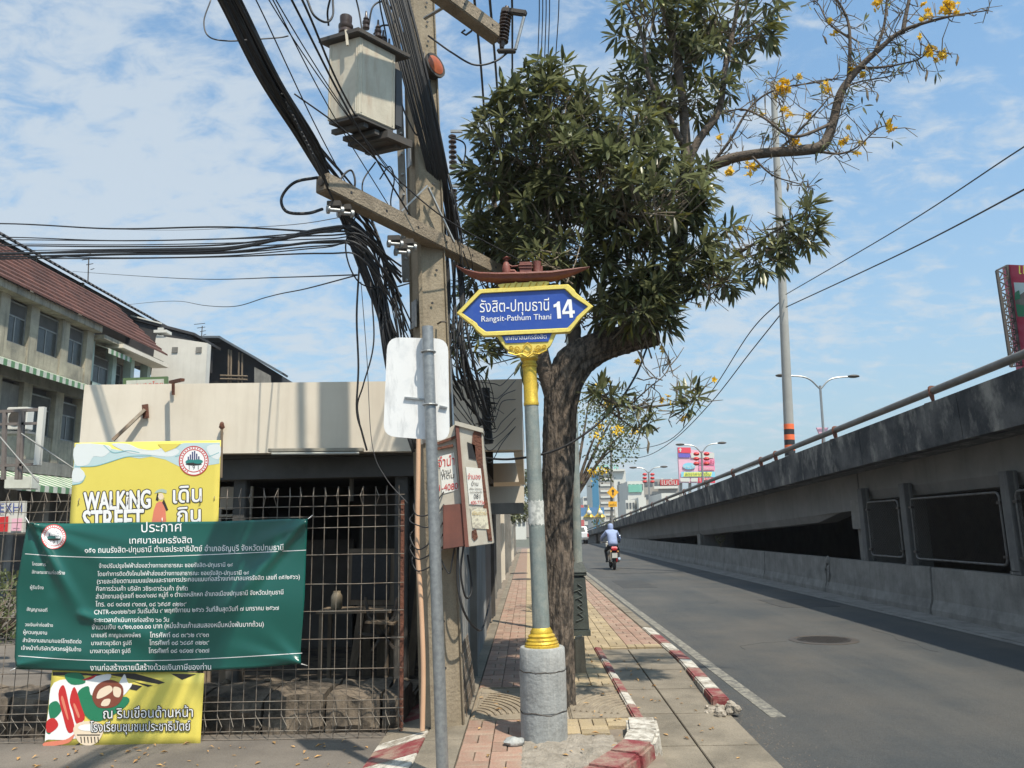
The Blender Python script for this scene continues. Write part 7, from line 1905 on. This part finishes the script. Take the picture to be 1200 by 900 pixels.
MB().box(AY(694, 553, 200).x, AY(732, 553, 200).x, 199, 204, a.z, a.z + .5).build('parapet', farwhite, t)
mb = MB(); text(mb, planeY(200), 'MSOTEL', 697, 727, 551.5, 551, sy=1.1, bold=.03); mb.build('roof_letters', M('green letters', (.12, .48, .30), rough=.5), t, fixn=False)
t, a, b = block('green_glass_building', 'far low building with green glazing right of the white tower', 735, 754, 564, 160, 15, farwhite, 3, 4)
MB().box(AY(736, 568, 160).x, AY(752, 568, 160).x, 159.7, 159.9, AY(736, 577, 160).z, AY(736, 568, 160).z).build('green_glazing', greeng, t)
t, a, b = block('grey_department_store', 'far wide grey building carrying the red letter sign', 754, 795, 562, 165, 20, fargrey, 4, 7)
MB().box(AY(773, 562, 165).x, AY(795, 562, 165).x, 164.4, 164.6, AY(773, 569, 165).z, AY(773, 562.5, 165).z).build('red_sign_board', inkred, t)
mb = MB(); text(mb, planeY(164.3), 'โบตั๋น', 774.5, 793.5, 568, bold=.05); mb.build('lettering', farwhite, t, fixn=False)
MB().box(AY(766, 572, 165).x, AY(794, 572, 165).x, 164.3, 164.5, AY(766, 573, 165).z, AY(766, 570, 165).z).build('white_sign_board', farwhite, t)
block('banded_apartment_block', 'far small white block with dark window bands left of the white tower', 683, 694, 582, 230, 15, farwhite, 5)
block('white_shop_block', 'far white shop block with dark shopfront below the green glazed one', 733, 744, 586, 120, 10, farwhite, 2, 3)
block('white_banner_block', 'far narrow white building in front of the grey store', 748, 757, 583, 118, 10, farwhite, 0)
block('pale_low_block', 'far pale low block partly hidden by the overpass below the red letter sign', 775, 800, 578, 120, 12, farwhite, 1, 5)
block('brown_balcony_block', 'far narrow brown balcony block between tower and green glazed building', 729, 736, 566, 170, 10, fargrey, 6)
block('red_roofed_kiosk', 'far small red fronted shop beside the gantry', 676, 684, 592, 140, 8, M('faded red front', (.50, .12, .12), rough=.7), 0)
# far treeline at the foot
for k, (px, Y, r_, h) in enumerate(((700, 95, 9, 5), (716, 100, 8, 5), (640, 120, 16, 14), (655, 130, 10, 8))):
    c = AY(px, 618, Y)
    small_tree('far_tree', ['low dark tree at the far end of the road beside the barrier', 'second low dark tree at the far end right beside the overpass foot', 'tall dark far tree seen through the gap left of the trunk', 'far round tree beyond the gantry foot'][k], (c.x, Y, 0), c.z + 2, [C(px, 618 - h, Y, r_, h)], 60, leafm, .4, 0, .2)
# gantry with gilded ornaments
GA = thing('road_gantry', 'white gantry over the far road with two gilded ornaments and blue panels', 'gantry', AY(668, 620, 110))
for px in (648, 706): MB().bar(AY(px, 622, 110), AY(px, 603, 110), .5, .5).build('leg', farwhite, GA)
a, b = AY(644, 607, 110), AY(710, 607, 110); MB().box(a.x, b.x, 109.8, 110.2, a.z - .35, a.z + .1).build('beam', farwhite, GA)
a2 = AY(646, 599, 110); MB().box(a2.x, AY(708, 599, 110).x, 110, 110.1, a.z + .11, a2.z + .4).build('blue_panel', M('gantry blue', (.10, .22, .42), rough=.5), GA)
for px in (666, 690, 703):
    c = AY(px, 606, 109.6); MB().lathe([(.8, 0), (.62, .25), (.34, .55), (.3, .8), (.1, 1.2), (.03, 1.7)], c, 10).build('gilded_ornament', gold, GA)
    MB().ball(c + V((0, -.9, .6)), .35, 8, 6).build('white_roundel', farwhite, GA)

# ============================================================ PICK-UP TRUCK
PU = thing('pickup_truck', 'white pick-up truck driving away far down the road', 'pickup truck', (5.1, 78, 0))
ox, oy = 5.12, 78
def pr_(pts, x0, x1): return MB().prism([V((x0, oy + y, z)) for y, z in pts], (x1 - x0, 0, 0))
pr_([(0, .55), (0, 1.12), (1.5, 1.12), (1.9, 1.72), (3.3, 1.72), (3.9, 1.15), (5.0, 1.0), (5.1, .5), (4.7, .42), (.3, .42)], ox - .9, ox + .9).build('body', carw, PU, bevel=.05)
MB().prism([V((ox - .72, oy + 1.52, 1.16)), V((ox + .72, oy + 1.52, 1.16)), V((ox + .62, oy + 1.86, 1.64)), V((ox - .62, oy + 1.86, 1.64))], (0, -.02, 0)).build('rear_window', glassd, PU)
MB().box(ox - .78, ox + .78, oy - .03, oy - .001, .66, 1.08).build('tailgate', carw, PU, bevel=.01)
MB().box(ox - .82, ox + .82, oy - .14, oy - .02, .42, .58).build('bumper', M('bumper grey', (.2, .2, .2), rough=.5), PU, bevel=.02)
for sx in (-1, 1):
    MB().box(ox + sx * .84 - .06, ox + sx * .84 + .06, oy - .04, oy, .70, 1.02).build('tail_light', taillight, PU)
    for yy in (1.0, 4.2):
        w_ = MB().lathe([(.37, -.1), (.37, .1), (.2, .11)], (ox + sx * .78, oy + yy, .37), 18, (1, 0, 0)).build('wheel', tyre, PU)
        MB().lathe([(.2, .105), (.19, .13)], (ox + sx * .78, oy + yy, .37), 12, (sx, 0, 0)).build('rim', chrome, w_)
MB().box(ox - .25, ox + .25, oy - .16, oy - .141, .45, .56).build('number_plate', farwhite, PU)

# ============================================================ MOTORCYCLE AND RIDER
mx_, my_ = G(720, 668).x, G(720, 668).y
MC_ = thing('motorcycle', 'small dark motorcycle with a red tail ridden away along the road', 'motorcycle', (mx_, my_, 0))
def P_(x, y, z): return V((mx_ + x, my_ + y, z))
for (yy, nm) in ((0, 'rear'), (1.25, 'front')):
    w_ = MB()
    pts = [P_(0, yy + .235 * math.cos(a / 24 * 6.2832), .29 + .235 * math.sin(a / 24 * 6.2832)) for a in range(25)]
    w_.tube(pts, .052, 8, cap=False); w_ = w_.build('wheel', tyre, MC_, smooth=True)
    MB().lathe([(.04, -.06), (.06, -.05), (.06, .05), (.04, .06)], P_(0, yy, .29), 12, (1, 0, 0)).build('hub', chrome, w_)
    mb = MB()
    for k in range(6): a = k / 6 * 6.2832; mb.tube([P_(0, yy, .29), P_(0, yy + .2 * math.cos(a), .29 + .2 * math.sin(a))], .008, 4)
    mb.build('spokes', chrome, w_)
mb = MB().prism([P_(-.09, y, z) for y, z in ((-.28, .78), (-.2, .86), (.35, .80), (.55, .62), (.85, .66), (1.0, .95), (1.08, .98), (1.12, .6), (.95, .35), (.3, .32), (.05, .5), (-.15, .62))], (.18, 0, 0))
mb.build('body', M('dark bike plastic', (.022, .024, .03), rough=.3, coat=.4), MC_, bevel=.03)
MB().prism([P_(-.12, y, z) for y, z in ((-.25, .80), (-.2, .87), (.55, .82), (.5, .74))], (.24, 0, 0)).build('seat', black, MC_, bevel=.03)
MB().prism([P_(-.11, y, z) for y, z in ((-.36, .80), (-.30, .88), (-.12, .86), (-.12, .74), (-.32, .72))], (.22, 0, 0)).build('tail_cowl', M('bike red', (.45, .012, .03), rough=.3), MC_, bevel=.02)
MB().box(mx_ - .08, mx_ + .08, my_ - .375, my_ - .355, .75, .82).build('tail_light', taillight, MC_)
MB().box(mx_ - .15, mx_ - .11, my_ - .33, my_ - .27, .68, .73).box(mx_ + .11, mx_ + .15, my_ - .33, my_ - .27, .68, .73).build('indicator', M('indicator amber', (.8, .4, .1), rough=.4), MC_)
MB().hexa([P_(-.10, -.34, .46), P_(.10, -.34, .46), P_(.10, -.33, .46), P_(-.10, -.33, .46), P_(-.10, -.36, .64), P_(.10, -.36, .64), P_(.10, -.35, .64), P_(-.10, -.35, .64)]).build('number_plate', farwhite, MC_)
MB().prism([P_(-.07, y, z) for y, z in ((-.34, .66), (-.30, .42), (-.27, .42), (-.2, .70))], (.14, 0, 0)).build('mudguard', black, MC_)
MB().tube([P_(.14, .3, .32), P_(.17, -.1, .36), P_(.17, -.32, .44)], [.03, .045, .05], 10).build('exhaust', chrome, MC_, smooth=True)
MB().tube([P_(-.05, .4, .3), P_(-.09, 0, .29)], .025, 6).tube([P_(.09, .3, .34), P_(.09, 0, .29)], .025, 6).build('swing_arm', darksteel, MC_)
for sx in (-1, 1):
    MB().tube([P_(sx * .09, -.1, .68), P_(sx * .10, 0, .3)], .028, 8).build('shock_absorber', taillight if sx > 0 else chrome, MC_)
    MB().tube([P_(sx * .06, 1.25, .29), P_(sx * .06, 1.05, .9)], .022, 8).build('fork', chrome, MC_)
    mb = MB().tube([P_(sx * .26, .95, 1.02), P_(sx * .33, .92, 1.2)], .008, 5); m_ = mb.build('mirror_arm', black, MC_)
    MB().ball(P_(sx * .36, .90, 1.25), .065, 10, 6, (1, .3, .7)).build('mirror', chrome if sx > 0 else black, m_, smooth=True)
    MB().tube([P_(sx * .1, .3, .30), P_(sx * .22, .3, .30)], .02, 6).build('footrest', darksteel, MC_)
MB().tube([P_(-.34, .88, 1.03), P_(-.12, .98, 1.0), P_(.12, .98, 1.0), P_(.34, .88, 1.03)], .016, 8).build('handlebar', darksteel, MC_, smooth=True)
MB().prism([P_(-.17, y, z) for y, z in ((.98, .55), (1.06, .98), (1.14, 1.08), (1.2, .9), (1.12, .5))], (.34, 0, 0)).build('front_shield', M('bike cream', (.6, .58, .52), rough=.4), MC_, bevel=.04)
MB().prism([P_(-.08, y, z) for y, z in ((1.0, .5), (1.1, .62), (1.35, .6), (1.48, .45), (1.3, .56))], (.16, 0, 0)).build('front_mudguard', taillight, MC_, bevel=.01)

# rider: one continuous skinned figure with clothing laid on it
def skin_body(name, verts, edges, radii, mat, par, root=0, sub=2):
    me = bpy.data.meshes.new(name); off_ = root_loc(par)
    me.from_pydata([tuple(V(v) - off_) for v in verts], edges, [])
    o = bpy.data.objects.new(name, me); COL.objects.link(o); o.parent = par
    o.modifiers.new('skin', 'SKIN'); sv = me.skin_vertices[0].data
    for i, r_ in enumerate(radii):
        sv[i].radius = r_ if isinstance(r_, tuple) else (r_, r_); sv[i].use_root = i == root
    sb = o.modifiers.new('sub', 'SUBSURF'); sb.levels = sub; sb.render_levels = sub
    bpy.context.view_layer.update()
    m2 = bpy.data.meshes.new_from_object(o.evaluated_get(bpy.context.evaluated_depsgraph_get()))
    m2.materials.clear(); m2.materials.append(mat); m2.shade_smooth()
    o.modifiers.clear(); o.data = m2
    return o
PE = thing('person', 'rider in a light blue hooded jacket leaning forward on the small motorcycle', 'person', (mx_, my_ + .2, .8))
vs = [P_(0, .18, .90), P_(0, .22, 1.05), P_(-.01, .32, 1.25), P_(-.02, .42, 1.42), P_(-.02, .47, 1.50), P_(-.03, .50, 1.60),          # pelvis .. head base
      P_(-.19, .40, 1.40), P_(-.36, .56, 1.20), P_(-.34, .82, 1.07), P_(.16, .40, 1.40), P_(.30, .58, 1.18), P_(.34, .82, 1.06),
      P_(-.13, .26, .86), P_(-.24, .62, .72), P_(-.22, .42, .36), P_(-.23, .54, .30), P_(.13, .26, .86), P_(.24, .60, .72), P_(.22, .40, .36), P_(.23, .52, .30)]
es = [(0, 1), (1, 2), (2, 3), (3, 4), (4, 5), (3, 6), (6, 7), (7, 8), (3, 9), (9, 10), (10, 11), (0, 12), (12, 13), (13, 14), (14, 15), (0, 16), (16, 17), (17, 18), (18, 19)]
rd = [.15, .14, .16, .11, .055, .07, .075, .05, .035, .075, .05, .035, .095, .07, .045, .04, .095, .07, .045, .04]
skin_body('body', vs, es, rd, trouser, PE)
skin_body('jacket', [P_(0, .14, .86), P_(0, .20, 1.04), P_(-.01, .31, 1.25), P_(-.02, .41, 1.41), P_(-.20, .40, 1.40), P_(-.375, .56, 1.20), P_(-.345, .80, 1.075), P_(.17, .40, 1.40), P_(.31, .58, 1.18), P_(.345, .80, 1.065), P_(-.02, .45, 1.50)],
          [(0, 1), (1, 2), (2, 3), (3, 4), (4, 5), (5, 6), (3, 7), (7, 8), (8, 9), (3, 10)],
          [(.22, .19), (.20, .18), (.21, .18), (.14, .13), .095, .068, .050, .095, .068, .050, .085], hoodie, PE)
skin_body('hood', [P_(-.02, .44, 1.46), P_(-.03, .47, 1.58), P_(-.03, .50, 1.68), P_(-.03, .52, 1.74)], [(0, 1), (1, 2), (2, 3)], [.09, .115, .125, .07], hoodie, PE)
for sx in (-1, 1):
    g = skin_body('glove', [P_(sx * .34, .80, 1.07), P_(sx * .335, .87, 1.055), P_(sx * .30, .925, 1.05), P_(sx * .32, .93, 1.045), P_(sx * .34, .935, 1.04), P_(sx * .36, .925, 1.035), P_(sx * .29, .90, 1.03), P_(sx * .30, .94, 1.00), P_(sx * .32, .945, .995), P_(sx * .34, .945, .99), P_(sx * .36, .94, .99)],
              [(0, 1), (1, 2), (1, 3), (1, 4), (1, 5), (1, 6), (2, 7), (3, 8), (4, 9), (5, 10)], [.03, .04, .014, .014, .014, .013, .014, .011, .011, .011, .010], glove if sx < 0 else trouser, PE, 0, 1)
    skin_body('shoe', [P_(sx * .225, .40, .33), P_(sx * .23, .50, .31), P_(sx * .235, .60, .30)], [(0, 1), (1, 2)], [.05, .05, .035], black, PE)
t = thing('conduit_bundle', 'dark spiky bundle of conduit standing against the fascia right of the cabinets', 'cable conduit', AY(571, 515, 7.85))
MB().tube([AY(573, 520, 7.85), AY(570, 490, 7.85), AY(569, 455, 7.85)], .045, 8).build('pipe', cablem, t)
mb = MB()
for k in range(34):
    y = 457 + k * 1.8; p = AY(570 + R.uniform(-2, 2), y, 7.8); a = R.uniform(0, 6.28)
    mb.tube([p, p + V((math.cos(a) * .1, -.04, math.sin(a) * .06))], .006, 4)
mb.build('wire_ends', cablem, t, kind='stuff')
# closing the view down the far sidewalk
for k, (x0, x1, pt, Y, m_) in enumerate(((596, 616, 596, 120, farwhite), (612, 634, 588, 150, fargrey), (626, 645, 600, 135, farwhite))):
    block('far_shop_block', ['far white block closing the view down the sidewalk', 'far grey block seen between sidewalk and sign pole', 'far low white block just left of the tree trunk'][k], x0, x1, pt, Y, 10, m_, 2, 4)
HZ = MB().box(-950, 950, -70, 2550, -1.5, 22).build('haze', MATS.get('none') or bpy.data.materials.new('haze air'), None, kind='stuff')
hm = HZ.data.materials[0]; hm.use_nodes = True; t_ = hm.node_tree
for n_ in list(t_.nodes): t_.nodes.remove(n_)
pv_ = t_.nodes.new('ShaderNodeVolumePrincipled'); pv_.inputs['Density'].default_value = .00045; pv_.inputs['Color'].default_value = (.86, .91, 1, 1); pv_.inputs['Anisotropy'].default_value = .2
oo = t_.nodes.new('ShaderNodeOutputMaterial'); t_.links.new(pv_.outputs[0], oo.inputs['Volume'])
